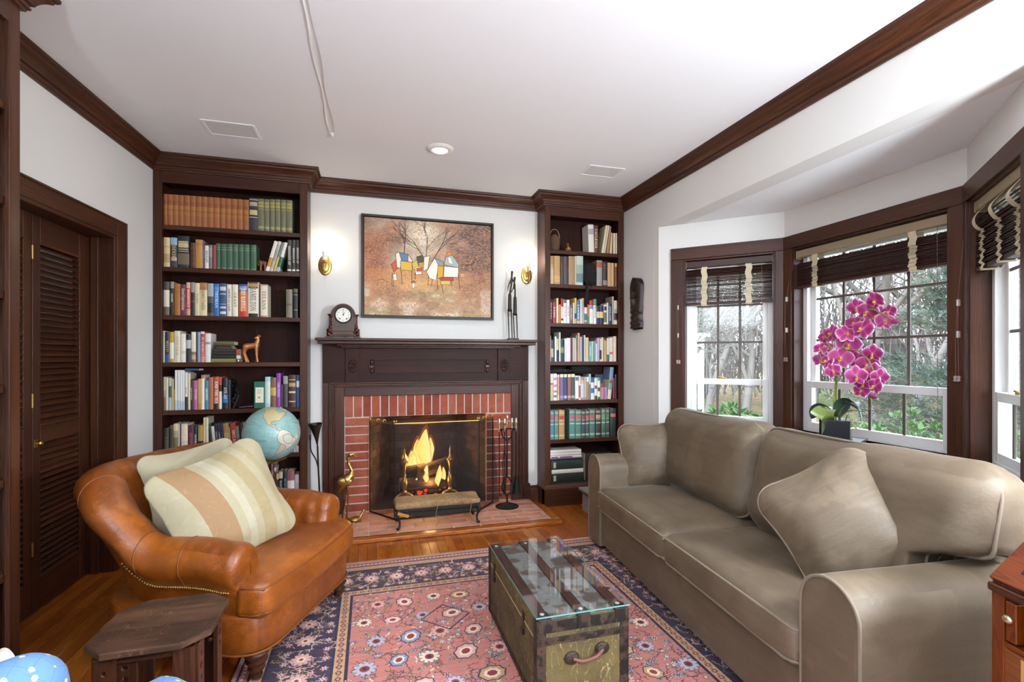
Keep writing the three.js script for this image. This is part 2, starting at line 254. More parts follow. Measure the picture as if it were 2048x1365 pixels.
// ---------------------------------------------------------------- room shell
const H = 2.745, ZB = -4.265, XR = 2.237, ZN = 2.5;           // ceiling height, back wall, right wall, wall behind the camera
const xl = (z) => -1.485 - 0.0635 * (z + 4.06);               // left wall, a little out of square
const A_ = [2.237, -3.496], B_ = [2.873, -2.875], C_ = [2.878, -1.745], D_ = [2.237, -1.104], YB = 2.36;  // bay window plan and its ceiling

// floor: strip oak laid towards the fireplace wall, boards as pieces
{
  const floor = structGroup('floor');
  part(floor, 'subfloor', bb(-2.3, 3.0, -0.12, -0.016, ZB - 0.7, ZN + 0.2), std({ color: 0x3a2514, roughness: 0.9 }));
  const R = rng(5), W = 0.0585, rest = []; let count = 0;
  for (let x = -1.95; x < 2.3; x += W) {
    let z = ZB - 0.15 - R() * 0.8;
    while (z < ZN) {
      const L = 0.7 + R() * 1.1, z1 = Math.min(z + L, ZN + 0.1), z0 = Math.max(z, ZB - 0.1);
      if (z1 > z0 + 0.02) {
        const g = rbb(x + 0.0006, x + W - 0.0006, -0.016, 0, z0 + 0.0006, z1 - 0.0006, 0.0012, 'z');
        if (z0 < -1.5 && count < 290) { part(floor, 'plank', g, M.oak[Math.floor(R() * 5)]); count++; } else rest.push(g);
      }
      z += L;
    }
  }
  for (let x = 2.3; x < 2.95; x += W) rest.push(bb(x, x + W - 0.001, -0.016, 0, -3.6, -1.0, 'z'));
  const m = part(floor, 'planks', rest, M.oak[1]); m.userData.kind = 'stuff';
}
// ceiling with its recessed opening left solid; the torn joint tape is a part
{
  const c = struct('ceiling', bb(-2.4, XR + 0.3, H, H + 0.15, ZB - 0.2, ZN + 0.2), M.ceil);
  const R = rng(3), P = []; const n = 40;
  const g = surf(n, 6, (u, v) => { const z = lerp(-3.35, -1.2, u), s = (v - 0.5), x = -0.236 - 0.028 * u + s * (0.02 + 0.016 * fbm(u * 9, 1, 5) + 0.012 * Math.sin(u * 20)), lift = 0.002 + 0.006 * fbm(u * 24, v * 2, 9) * sstep(0, 0.05, u); return [x, H - 0.0005 - lift * Math.pow(Math.abs(s * 2), 2) - 0.0008, z]; });
  part(c, 'joint_tape', g, M.ceilTape, 'lifting strip of joint tape');
  part(c, 'tape_tip', surf(6, 4, (u, v) => [-0.238 + (v - 0.5) * 0.03 * (1 - u), H - 0.001 - 0.022 * Math.sin(u * PI) * (1 - Math.abs(v - 0.5)), -3.34 - 0.06 * u]), M.ceilTape);
}
// walls
{
  const T_ = 0.14;
  const poly = (name, pts, h0, h1, m = M.wall) => { const g = rot(extr(pts.map((p) => [p[0], -p[1]]), h1 - h0), -PI / 2); return struct(name, boxUV(T(g, 0, h0, 0), 'y', 0), m); };
  // left wall with the closet doorway (z from -3.57 to -2.42)
  const zA = -3.57, zBq = -2.45, top = 2.05, L = (z, o) => [xl(z) - o, z];
  const w = structGroup('wall_left');
  const slab = (za, zb, y0, y1) => boxUV(T(rot(extr([L(za, 0), L(zb, 0), L(zb, T_), L(za, T_)].map((p) => [p[0], -p[1]]), y1 - y0), -PI / 2), 0, y0, 0), 'y', 0);
  part(w, 'plaster', [slab(ZB - 0.1, zA, 0, H), slab(zBq, ZN, 0, H), slab(zA, zBq, top, H)], M.wall);
  poly('wall_back', [[-1.7, ZB], [-0.012, ZB], [-0.012, ZB - T_], [-1.7, ZB - T_]], 0, H);
  { const wb = scene.children[scene.children.length - 1]; part(wb, 'plaster', [bb(0.983, XR + 0.2, 0, H, ZB - T_, ZB), bb(-0.012, 0.983, 0.813, H, ZB - T_, ZB)], M.wall); }
  // right wall with the bay opening
  poly('wall_right', [[XR, ZB - 0.1], [XR + T_, ZB - 0.1], [XR + T_, A_[1] - 0.06], [XR, A_[1]]], 0, H);
  { const wr = scene.children[scene.children.length - 1]; part(wr, 'plaster', [bb(XR, XR + T_, YB, H, A_[1], D_[1]), bb(XR, XR + T_, 0, H, D_[1] + 0.0, ZN + 0.1)], M.wall); }
  // bay ceiling
  struct('ceiling_bay', boxUV(T(rot(extr([[XR + T_, -A_[1] + 0.05], [B_[0] + 0.16, -B_[1] + 0.05], [C_[0] + 0.16, -C_[1] - 0.05], [XR + T_, -D_[1] - 0.05]], 0.12), -PI / 2), 0, YB + 0.001, 0), 'x', 0), M.ceil);
  // unseen wall behind the camera, its glazed doors placed to light the room
  const wn = structGroup('wall_rear'), dx = [0.12, 1.04, 1.96], y1 = 2.34;
  part(wn, 'plaster', [bb(-2.3, dx[0], 0, H, ZN, ZN + T_), bb(dx[2], XR + 0.2, 0, H, ZN, ZN + T_), bb(dx[0], dx[2], y1, H, ZN, ZN + T_)], M.wall);
  for (let k = 0; k < 2; k++) {
    const d = structGroup('door_' + (k + 2)), z = ZN + 0.05, a = dx[k], b = dx[k + 1];
    part(d, 'unseen_door_frame', [bb(a, a + 0.06, 0, y1, z, z + 0.05), bb(b - 0.06, b, 0, y1, z, z + 0.05), bb(a + 0.06, b - 0.06, y1 - 0.07, y1, z, z + 0.05), bb(a + 0.06, b - 0.06, 0, 0.12, z, z + 0.05)], M.white);
    part(d, 'pane', bb(a + 0.06, b - 0.06, 0.12, y1 - 0.07, z + 0.02, z + 0.024), M.glass);
  }
}
// crown moulding all round and base moulding
const CROWN = [[0, 2.638], [0.012, 2.638], [0.014, 2.646], [0.022, 2.65], [0.023, 2.658], [0.018, 2.662], [0.02, 2.668], [0.03, 2.671], [0.032, 2.677], [0.036, 2.684], [0.043, 2.694], [0.052, 2.703], [0.062, 2.71], [0.07, 2.714], [0.072, 2.722], [0.079, 2.725], [0.085, 2.731], [0.087, 2.738], [0.087, H], [0, H]];
const crownPath = [[-1.29, -0.3], [-1.29, -2.335], [xl(-2.335), -2.335], [xl(-4.06), -4.06], [-0.464, -4.06], [-0.464, ZB], [1.467, ZB], [1.467, -4.06], [XR, -4.06], [XR, ZN]];
const crownG = mouldings(crownPath, CROWN);
struct('trim_1', crownG[2], M.wood, 'dark wood crown moulding above the louvred door');
struct('trim_2', crownG[5], M.wood, 'dark wood crown moulding above the painting');
struct('trim_3', crownG[8], M.wood, 'dark wood crown moulding above the bay window');
{
  const BASE = [[0, 0], [0.02, 0], [0.02, 0.11], [0.017, 0.118], [0.014, 0.122], [0.014, 0.128], [0.009, 0.136], [0.006, 0.142], [0, 0.142]];
  const L0 = mouldings([[-0.464, ZB], [-0.39, ZB]], BASE)[0], L1 = mouldings([[1.385, ZB], [1.467, ZB]], BASE)[0];
  struct('baseboard_back', [L0, L1], M.wood); struct('baseboard_right', mouldings([[XR, -4.04], [XR, A_[1]]], BASE)[0], M.wood);
  struct('baseboard_left', mouldings([[xl(-3.67), -3.67], [xl(-4.05), -4.05]], BASE)[0], M.wood);
}
// ---------------------------------------------------------------- books: [left, right, height, cloth and bands, lean], metres
const BOOKS = {
  L1: [
    [-1.4288,-1.4046,0.2245,"9a5a2a|.2-.34:8a4e22|.34-.46:a8702e|.56-.58:b98038|.62-.635:b98038"],
    [-1.4046,-1.3693,0.2242,"9a5a2a|.2-.34:8a4e22|.34-.46:a8702e|.56-.58:b98038|.62-.635:b98038"],
    [-1.3693,-1.3346,0.2243,"9a5a2a|.2-.34:8a4e22|.34-.46:a8702e|.56-.58:b98038|.62-.635:b98038"],
    [-1.3346,-1.3002,0.2244,"9a5a2a|.2-.34:8a4e22|.34-.46:a8702e|.56-.58:b98038|.62-.635:b98038"],
    [-1.3002,-1.2598,0.2248,"9a5a2a|.2-.34:8a4e22|.34-.46:a8702e|.56-.58:b98038|.62-.635:b98038"],
    [-1.2598,-1.2237,0.2252,"9a5a2a|.2-.34:8a4e22|.34-.46:a8702e|.56-.58:b98038|.62-.635:b98038"],
    [-1.2237,-1.1873,0.2254,"9a5a2a|.2-.34:8a4e22|.34-.46:a8702e|.56-.58:b98038|.62-.635:b98038"],
    [-1.1873,-1.1494,0.2256,"9a5a2a|.2-.34:8a4e22|.34-.46:a8702e|.56-.58:b98038|.62-.635:b98038"],
    [-1.1494,-1.1108,0.226,"9a5a2a|.2-.34:8a4e22|.34-.46:a8702e|.56-.58:b98038|.62-.635:b98038"],
    [-1.1108,-1.0678,0.2265,"9a5a2a|.2-.34:8a4e22|.34-.46:a8702e|.56-.58:b98038|.62-.635:b98038"],
    [-1.0678,-1.0329,0.2269,"9a5a2a|.2-.34:8a4e22|.34-.46:a8702e|.56-.58:b98038|.62-.635:b98038"],
    [-1.0329,-0.9954,0.227,"9a5a2a|.2-.34:8a4e22|.34-.46:a8702e|.56-.58:b98038|.62-.635:b98038"],
    [-0.9954,-0.9554,0.2273,"9a5a2a|.2-.34:8a4e22|.34-.46:a8702e|.56-.58:b98038|.62-.635:b98038"],
    [-0.9554,-0.9152,0.2278,"9a5a2a|.2-.34:8a4e22|.34-.46:a8702e|.56-.58:b98038|.62-.635:b98038"],
    [-0.9152,-0.8747,0.2282,"9a5a2a|.2-.34:8a4e22|.34-.46:a8702e|.56-.58:b98038|.62-.635:b98038"],
    [-0.8733,-0.8147,0.2481,"33323e|.05-.6:d8cdb0|.07-.58:2a2a30|.13-.25:b0a890|.37-.52:cbbb90"],
    [-0.8147,-0.7712,0.2447,"6c6c50|.1-.26:b8a24a|.13-.22:8c8a50|.3-.34:8c8658|.84-.92:a09a64"],
    [-0.7712,-0.7347,0.2456,"6c6c50|.1-.26:b8a24a|.13-.22:8c8a50|.3-.34:8c8658|.84-.92:a09a64"],
    [-0.7322,-0.697,0.248,"6c6c50|.1-.26:b8a24a|.13-.22:8c8a50|.3-.34:8c8658|.84-.92:a09a64"],
    [-0.6955,-0.6586,0.2497,"6c6c50|.1-.26:b8a24a|.13-.22:8c8a50|.3-.34:8c8658|.84-.92:a09a64"],
    [-0.6562,-0.62,0.2505,"6c6c50|.1-.26:b8a24a|.13-.22:8c8a50|.3-.34:8c8658|.84-.92:a09a64"],
    [-0.6191,-0.5752,0.2514,"6c6c50|.1-.26:b8a24a|.13-.22:8c8a50|.3-.34:8c8658|.84-.92:a09a64"]],
  L2: [
    [-1.4319,-1.3883,0.2132,"dcc08e|.55-.85:b89a66|.3-.33:b89a66"],
    [-1.3848,-1.3426,0.2148,"2a3038|0-.25:8fb0c8|.66-.78:c89a90|t:c8b070:DIXIE"],
    [-1.3391,-1.2657,0.2293,"1a1c24|.16-.2:b8a878|.22-.36:c0b080|.4-.44:a89868|.47-.5:a89868|.55-.9:6a6048|h:c8b880:THE PLANETS"],
    [-1.2585,-1.2273,0.1844,"4a2616|.2-.22:7a5030|.4-.42:7a5030|.6-.62:7a5030|.8-.82:7a5030"],
    [-1.2273,-1.1782,0.2102,"b8863c|.1-.2:a87832"],
    [-1.1773,-1.1659,0.1994,"5a4a70|.3-.6:4a6a90"],
    [-1.1649,-1.1393,0.1695,"e8e2d0|t:3a3228:HISTORY"],
    [-1.1384,-1.1172,0.1762,"6a7078|.1-.5:8a949c"],
    [-1.1163,-1.0932,0.1777,"a02c28"],
    [-1.0923,-1.0654,0.1898,"35593f|.14-.155:8a9a6a|.22-.24:8a9a6a|.93-.95:8a9a6a"],
    [-1.0645,-1.0245,0.1894,"35593f|.14-.155:8a9a6a|.22-.24:8a9a6a|.93-.95:8a9a6a"],
    [-1.0235,-0.9837,0.192,"35593f|.14-.155:8a9a6a|.22-.24:8a9a6a|.93-.95:8a9a6a"],
    [-0.9823,-0.946,0.1919,"35593f|.14-.155:8a9a6a|.22-.24:8a9a6a|.93-.95:8a9a6a"],
    [-0.945,-0.9104,0.1942,"35593f|.14-.155:8a9a6a|.22-.24:8a9a6a|.93-.95:8a9a6a"],
    [-0.9095,-0.8699,0.194,"35593f|.14-.155:8a9a6a|.22-.24:8a9a6a|.93-.95:8a9a6a"],
    [-0.8651,-0.8243,0.1942,"35593f|.14-.155:8a9a6a|.22-.24:8a9a6a|.93-.95:8a9a6a"],
    [-0.7615,-0.7361,0.2377,"efe8dc|.55-.85:c89030",-15],
    [-0.7342,-0.7117,0.2384,"d8d0c4|.1-.9:b8b0a8|t:6a6058:GARDENS",-15],
    [-0.7088,-0.6931,0.2329,"6a8078|.5-1:d8b850",-15],
    [-0.6901,-0.6665,0.2317,"efece0|.5-.85:3a6a58|.85-1:a8c0cc",-15],
    [-0.6116,-0.5802,0.2479,"3a322a|.9-.95:e8e2d8|t:e0dcd0:BRIDGES OF"],
    [-0.5772,-0.5522,0.2499,"3a322a|.9-.95:e8e2d8|t:e0dcd0:BRIDGES OF"],
    [-0.5492,-0.5231,0.2518,"3a322a|.9-.95:e8e2d8|t:e0dcd0:BRIDGES OF"]],
  L3: [
    [-1.4319,-1.3914,0.2406,"e4d8c0|0-.25:4a4440|.75-1:6a5a4a"],
    [-1.3848,-1.3626,0.2422,"20201f|0-.2:8a8a88|t:e0e0dc:ADAMS"],
    [-1.3613,-1.3226,0.2282,"a8641f|.12-.14:8a4a14|.25-.27:8a4a14"],
    [-1.3217,-1.2868,0.2247,"5e2a38|t:e0d0c8:Great Expectations"],
    [-1.2854,-1.2576,0.2414,"c83a34|0-.18:d8b090|.8-1:c89878|t:f0d8c8:ROOSEVELT"],
    [-1.2553,-1.2305,0.2426,"1c1e1e|0-.3:8a948c|.55-.6:4a5858"],
    [-1.2295,-1.1987,0.2387,"dccba4|t:a08850:PARIS"],
    [-1.1987,-1.1508,0.243,"e2d3a4|0-.22:b07850|t:6a5a30:Benjamin Franklin"],
    [-1.1494,-1.1094,0.2397,"4a4844|0-.4:a0a4a4|.6-.9:1c1c1c"],
    [-1.1085,-1.0724,0.2387,"2d6ab0|.1-.2:5a90c8|t:cfe0f0:TRUMAN"],
    [-1.0701,-1.0245,0.2431,"34506e|.1-.22:c8d0d8|.3-.34:a8b8c8|.62-.64:a8b8c8|.7-.76:c8d0d8|.85-.93:c8d0d8"],
    [-1.0212,-0.9898,0.237,"ece4d4|t:5a2a24:AMERICAN LION"],
    [-0.987,-0.9483,0.2385,"eee6cc|t:8a7a4a:GRANT"],
    [-0.9427,-0.8842,0.2434,"c8642a|0-.22:2a4a98|.06-.18:8a9ac0|.84-1:d03020|t:f4ead8:JOHN MARSHALL"],
    [-0.8828,-0.8089,0.2622,"e2dac6|0-.18:3a3028|.04-.14:c08848|.9-1:181818|t:7a7468:HAMILTON"],
    [-0.7964,-0.7469,0.2466,"e8dcc4|0-.05:c8a090|.95-1:c08a70|t:8a7860:TITANS"],
    [-0.6191,-0.5742,0.216,"76745c|.5-.58:605e4a"],
    [-0.5692,-0.5342,0.2232,"201f18|0-.12:6a6238|.2-.22:a8a488|.72-.74:a8a488"]],
  L4: [
    [-1.431,-1.4196,0.2266,"e8e0d0"],
    [-1.4187,-1.3905,0.2218,"1c2334|.75-1:3a5070|t:e8b828:BULLY!"],
    [-1.3892,-1.3626,0.2197,"ece2d0|0-.35:b8922c|.88-1:b8922c"],
    [-1.3604,-1.3226,0.2279,"ddd0b4|t:a89878:LINCOLN"],
    [-1.3212,-1.2868,0.2079,"e6dfca|.6-.7:d0c8b0"],
    [-1.2854,-1.2539,0.2032,"23221f|.2-.5:b8b8b8"],
    [-1.2521,-1.2223,0.2217,"e4dac0|.65-1:8a6a48|.75-.9:c8a880"],
    [-1.2205,-1.2141,0.222,"2a2a30"],
    [-1.2132,-1.1941,0.2222,"7f9cba"],
    [-1.1932,-1.1645,0.2252,"a83c30|0-.08:e0d8c8|.8-1:d08878|t:f0d8b8:IN AMERICA"],
    [-1.1645,-1.1278,0.2127,"e6e2da|.3-.38:8a9090"]],
  L5: [
    [-1.431,-1.4117,0.2413,"b09a8c|0-.4:c8b8a0|.6-1:8a6a64"],
    [-1.4108,-1.3962,0.236,"e0cfae"],
    [-1.3954,-1.3764,0.2333,"a8b89a|.25-.6:4a5a38|.65-1:a0b8c4"],
    [-1.3755,-1.3631,0.2255,"cbb088"],
    [-1.3622,-1.3555,0.1488,"c8a020"],
    [-1.3551,-1.34,0.2891,"e6e2dc|.75-1:b0c0cc"],
    [-1.3395,-1.3239,0.289,"e2e0dc|.75-1:b0c0cc"],
    [-1.3235,-1.3078,0.2888,"e6e2dc|.78-1:b0c0cc"],
    [-1.3074,-1.2931,0.2877,"e2e0dc|.78-1:b0c0cc"],
    [-1.2922,-1.2738,0.2732,"dedad0|.65-1:2a2828|t:2a2828:ATLAS"],
    [-1.2729,-1.2567,0.2654,"e2d2a8"],
    [-1.2558,-1.2431,0.2215,"1c1a18|t:e0dcd0:HOUSE OF BOOKS"],
    [-1.2427,-1.2354,0.2136,"7a3024"],
    [-1.235,-1.2132,0.2134,"b05a98|t:e8c8e0:IN PARIS"],
    [-1.2123,-1.1896,0.2235,"c09038|.8-1:a87a2c"],
    [-1.1887,-1.1668,0.2517,"e8ddc8|0-.1:a86a48"],
    [-1.1659,-1.1416,0.2125,"2f7f98|t:d0e4e8:ORCHIDS"],
    [-1.1411,-1.1108,0.2356,"a8603a"],
    [-1.1089,-1.0738,0.2378,"b0502c|.82-1:22201e|t:f0e4d4:AND THE SEA"],
    [-1.0729,-1.0552,0.2365,"b8442c|.25-.45:1e1a18|.45-1:e0d4c4"],
    [-1.0487,-1.0151,0.2267,"15171a|.55-.8:2c68a0|t:d8dce0:ATLAS"],
    [-1.0142,-0.9973,0.2159,"1a1a1c"],
    [-0.7653,-0.7274,0.2341,"a9cdd6|.15-.85:c8dcd8"],
    [-0.7264,-0.6882,0.2284,"7d5426|.33-.6:c8a040"],
    [-0.6872,-0.6562,0.2613,"86389a|t:d8b8e0:ORCHIDS"],
    [-0.6547,-0.6418,0.1739,"3a3238"],
    [-0.6404,-0.6066,0.2382,"3a3434|0-.25:8a8a8a"],
    [-0.6032,-0.5492,0.2459,"3c1e16|.13-.16:c0a070|.24-.36:b09060|.5-.56:c8b898|.8-.84:b0a080"],
    [-0.5462,-0.5241,0.2455,"2a4c7e|.18-.38:d0d4d8"]],
  L6: [
    [-1.4266,-1.3936,0.2153,"2c2c22|t:6a6a48:RAVEN"],
    [-1.3892,-1.3657,0.2369,"4a4432|.1-.9:3a3628"],
    [-1.3648,-1.3364,0.2461,"a89a74|0-.2:d8c090|.4-1:6a6a48"],
    [-1.3355,-1.3266,0.2454,"dcd4c4"],
    [-1.3181,-1.2756,0.2441,"cfc4b4|.05-.5:e4cfb4|.7-1:9a4a5a"],
    [-1.2733,-1.2372,0.2298,"4a1c28|t:b04a50:MUNICH"],
    [-1.235,-1.2146,0.2312,"1a2230|t:e8e4dc:CD EUROPE"],
    [-1.2101,-1.175,0.23,"26283e|0-.5:a88a44"],
    [-1.1745,-1.1599,0.286,"ddc898"],
    [-1.1595,-1.142,0.2855,"e4d4b0"],
    [-1.1393,-1.1246,0.2381,"2a3a34",5],
    [-1.1237,-1.1043,0.2192,"dcd8d0|t:a8a8a8:ART",5],
    [-1.1034,-1.0867,0.2393,"1e1c1a|t:d8d4cc:GREAT GARDENS",5],
    [-1.0858,-1.0664,0.2386,"24202a|t:c8c4c8:CATHEDRALS",5],
    [-1.0654,-1.0506,0.2406,"2a2850",5],
    [-1.0496,-1.0114,0.237,"b08c48|.3-.8:c8a458",5],
    [-1.0104,-1.0011,0.2098,"b8ac9a",5],
    [-1.0001,-0.9653,0.2378,"b83424|t:f0d8c8:IRELAND",5],
    [-0.9644,-0.9436,0.2131,"8a8a84|.4-1:6a7074",5],
    [-0.9417,-0.9152,0.2385,"2c1e18",4],
    [-0.9142,-0.879,0.2373,"cfc4b8",3],
    [-0.8723,-0.834,0.2358,"6a4a3a"],
    [-0.8316,-0.7906,0.2289,"3a4a5a"],
    [-0.7881,-0.7566,0.2328,"b8a888"],
    [-0.7542,-0.7127,0.2234,"5a2a24"],
    [-0.7102,-0.6734,0.2299,"2a3a2a"],
    [-0.671,-0.6339,0.2177,"c8bca0"],
    [-0.6314,-0.5917,0.2108,"8a2030"],
    [-0.5902,-0.5627,0.177,"2a90b0"],
    [-0.5617,-0.5522,0.1816,"e8e4dc"],
    [-0.5502,-0.5271,0.2407,"a8241e|0-.25:c8c0b4|.8-1:c8c0b4"]],
  L7: [
    [-0.8784,-0.8532,0.2565,"8a7a60"],
    [-0.8504,-0.825,0.2422,"4a5a50"],
    [-0.8222,-0.8024,0.2499,"7a3020"],
    [-0.7996,-0.7769,0.2359,"2a3040"],
    [-0.7684,-0.7541,0.2905,"d8d0cc",-8],
    [-0.7527,-0.7399,0.2833,"d0c8c4|.3-.7:a84a5a",-8],
    [-0.7384,-0.727,0.2762,"e0d8d4|.2-.6:c03a50",-8],
    [-0.6882,-0.6709,0.2289,"1e1a18|0-.2:c8b080"],
    [-0.6703,-0.642,0.24,"14120f|0-.2:c8b890|t:c8c0b0:MASTERS"],
    [-0.6402,-0.6106,0.2443,"16242a|t:5a98a8:BLUE EYES"],
    [-0.61,-0.5603,0.2449,"94505a|.3-.55:d8ccc8"],
    [-0.5588,-0.5265,0.2136,"b4acac|t:7a7474:ATLAS"]],
  R1: [
    [1.8892,1.9441,0.253,"e4dccc|.15-.35:a8a8a8",2],
    [1.947,1.9929,0.2503,"5e2a24|t:e0cfb0:FAULKNER"],
    [2.0228,2.0448,0.2601,"e0d0a8",-10],
    [2.0456,2.0581,0.2614,"e6dcc0",-10],
    [2.0588,2.0691,0.2573,"6a4630",-9],
    [2.0698,2.0853,0.25,"a88058",-8],
    [2.086,2.1008,0.2076,"8a5a30",-6],
    [2.1064,2.1282,0.1925,"d8bc90",-2],
    [2.1416,2.1609,0.1916,"e0cfa4"],
    [2.1669,2.1833,0.1939,"e4d6b0"]],
  R2: [
    [1.5266,1.5584,0.249,"c8a070|0-.3:b88a58|.45-1:d0b898"],
    [1.5628,1.6208,0.2518,"bf9558|.7-.9:d0a860"],
    [1.6253,1.6515,0.2496,"3a3640|.25-.45:5a3a38"],
    [1.6522,1.6936,0.2516,"4a4448|.15-.4:5a4440"],
    [1.6995,1.7578,0.2564,"a88660|.08-.1:987650"],
    [1.7592,1.7741,0.2602,"dcc090"],
    [1.7748,1.8407,0.2626,"c0cac0|.3-.6:9ab0a0|.6-.9:6a8484"],
    [1.9768,2.0316,0.2355,"96928e|.08-.28:b05a30"],
    [2.0353,2.0824,0.2228,"2e221c|.12-.15:6a5a48|.25-.27:6a5a48|.75-.95:8a8070"],
    [2.0842,2.1201,0.2185,"c49660"],
    [2.1215,2.1475,0.2175,"c89c66"],
    [2.1546,2.1811,0.2176,"6a3c1e|0-.15:c89a60"]],
  R3: [
    [1.5249,1.5446,0.2095,"1c1a1c|t:e8e4e0:EYES OF ITALY"],
    [1.5508,1.5805,0.1878,"a82c38|t:f0d8d8:PARIS"],
    [1.5836,1.6034,0.2228,"e0cfa0|.3-1:e8d8b0"],
    [1.6062,1.6271,0.1667,"d87838"],
    [1.6278,1.6508,0.2195,"f0e4dc|0-.32:b02430|.8-.88:2a2a2a"],
    [1.6515,1.6823,0.2139,"ece8e0|0-.15:4a6a58|t:8ab09a:ITALY"],
    [1.683,1.7083,0.2115,"f2eeec|t:c05a6a:SICILY"],
    [1.7097,1.7415,0.1651,"6e6252|t:d8c8a8:ROME"],
    [1.7429,1.7564,0.1871,"ece0d4"],
    [1.7571,1.7755,0.2303,"d8b040|.4-.6:8ab0a0|.6-.8:4a3a58"],
    [1.7783,1.8118,0.2033,"2468a0|.55-.85:2a88b8|.86-1:e0a890|t:d8e4f0:London"],
    [1.8125,1.8297,0.2223,"eae0d8"],
    [1.8304,1.8511,0.2312,"b8ac98|0-.1:d0b878"],
    [1.854,1.8813,0.1544,"e8e4dc|.4-.8:3a8068|.85-1:c04a60"],
    [1.882,1.9022,0.175,"d07040|.6-1:3a8a6a"],
    [1.9043,1.9441,0.2124,"ece4d8|0-.22:b82820|.24-.35:4a90b8"],
    [1.9449,1.9739,0.2269,"eeeae6|0-.25:5a9480|t:3a3a3a:FRANCE"],
    [1.9761,2.0053,0.163,"1e2244|.3-.65:d8c8a0"],
    [2.006,2.0441,0.164,"1e2244|.3-.65:d8c080"],
    [2.0463,2.075,0.1801,"e4dcc4|.1-.3:2a2a2a|.4-.9:6a6a48"],
    [2.0757,2.0897,0.1975,"e6dccc"],
    [2.092,2.126,0.1899,"20264a|t:d8dce8:ENGLAND"],
    [2.1275,2.146,0.2563,"a89c90"],
    [2.1475,2.1818,0.2202,"d4c4a0|.35-.5:8aa0a8|.52-.82:3a2c28"],
    [2.1833,2.2012,0.1066,"c8b09a"]],
  R4: [
    [1.5215,1.5315,0.2302,"e4d4c0"],
    [1.5321,1.5556,0.1932,"4a4650|.4-.8:c8ac84"],
    [1.5563,1.566,0.2225,"1c2c40"],
    [1.5667,1.584,0.2227,"e8f0f0"],
    [1.5854,1.6069,0.2035,"d0c090|.5-1:2a2a24"],
    [1.6083,1.6229,0.2638,"cfe0d0|0-.02:1a1a1a"],
    [1.6243,1.6571,0.1942,"26342c|.35-.6:8a8a60"],
    [1.6606,1.6788,0.2043,"d8e8f0"],
    [1.6795,1.7217,0.2112,"ecd8d8|.1-.9:f0e0e0"],
    [1.7224,1.738,0.205,"6a2230"],
    [1.7394,1.7564,0.215,"c8bcac"],
    [1.7571,1.7691,0.2119,"dce0d8"],
    [1.7698,1.7862,0.2383,"7a7a5a|.6-1:a87a58"],
    [1.7869,1.8068,0.2567,"c89c84"],
    [1.8089,1.8297,0.2241,"a8b0bc"],
    [1.8304,1.849,0.2326,"34323a"],
    [1.8497,1.8626,0.2377,"e8e0d8"],
    [1.8662,1.8964,0.2166,"e0c898|.1-.9:d8bc88"],
    [1.8986,1.9217,0.1838,"62a4c4|t:e0f0f8:OCEAN"],
    [1.9224,1.9434,0.184,"b0cca8"],
    [1.9456,1.9645,0.1876,"7a9a90"],
    [1.9659,1.9805,0.2044,"ecdce0|0-.2:b05a78"],
    [1.9819,2.0038,0.2146,"b0a8cc"],
    [2.0053,2.0228,0.2081,"d8ccb0|.5-.9:2a2420"],
    [2.0236,2.0426,0.2217,"e0d0b0"],
    [2.0456,2.0735,0.2153,"c09858|0-.1:3a2a20"],
    [2.0757,2.1016,0.2123,"cfd8cc|.7-1:2a5a68"],
    [2.103,2.1408,0.2194,"dcc8b0|.6-.7:b8684a"],
    [2.1423,2.1736,0.2316,"e0c8b4"]],
  R5: [
    [1.5232,1.5542,0.2375,"d4bc84|0-.4:e4d4c8|.35-.4:8a3a38|.8-1:b8c088"],
    [1.5559,1.5888,0.2389,"f0e6ea|.15-.25:b88ac0|.4-.5:b88ac0|.62-.7:8a80a8|.8-.88:6a6488"],
    [1.5923,1.6138,0.2289,"d8985a|0-.1:efe0c0|.8-1:e0c080"],
    [1.6166,1.6515,0.2335,"7a6098|0-.12:efe4b8|.82-.92:a890b8"],
    [1.6532,1.6872,0.2332,"2c4a62|0-.12:efe4b8|.82-.92:a8b8c8"],
    [1.69,1.7252,0.2328,"a0524a|0-.12:efe4b8|.82-.92:d09890"],
    [1.727,1.7627,0.2342,"2f5444|0-.12:efe4b8|.82-.92:88a898"],
    [1.7634,1.7997,0.2174,"f0ecee|.94-1:c8342c|.05-.2:6a7080"],
    [1.8004,1.8161,0.2172,"ecdcd8|.4-.9:b04a58"],
    [1.8175,1.8497,0.207,"a0948a|.15-.3:d8c068|.3-.9:c8d4d4"],
    [1.8515,1.877,0.2067,"b8b49a|.88-1:9a8a9a"],
    [1.8784,1.8971,0.2065,"d8745c|0-.22:e8ecf0"],
    [1.8986,1.9173,0.2328,"4a8a80|0-.4:a8c8c8"],
    [1.9181,1.9514,0.1994,"e8e4dc|0-.22:2c5ca0|.48-.7:2878b8"],
    [1.9525,1.9812,0.1957,"ece4d8|.35-.5:a0443c|.82-1:3a3c28"],
    [1.9819,2.0089,0.1987,"e4e8e0|0-.14:1e9060|.45-.62:2a5a4a|.88-1:2a5a38"],
    [2.0111,2.0236,0.1118,"c87a60"],
    [2.0243,2.036,0.1116,"b8a080"],
    [2.0368,2.047,0.1114,"c08090"],
    [2.0478,2.0639,0.1112,"a868b8"],
    [2.0647,2.075,0.111,"c8a8c8"],
    [2.0824,2.1193,0.2914,"d8c4a4|0-.4:7a8ca8|.4-.5:4a5a30|.5-.7:5a9ab0",-6],
    [2.1356,2.1565,0.1938,"7a2434|.5-1:6a2030"],
    [2.1579,2.1751,0.2272,"26202a"]],
  R6: [
    [1.5215,1.5646,0.2575,"4a8088|.06-.08:c0b890|.1-.12:c0b890|.2-.32:c04a68|.34-.36:c0b890|.46-.5:b8b898|.84-.9:a8b098"],
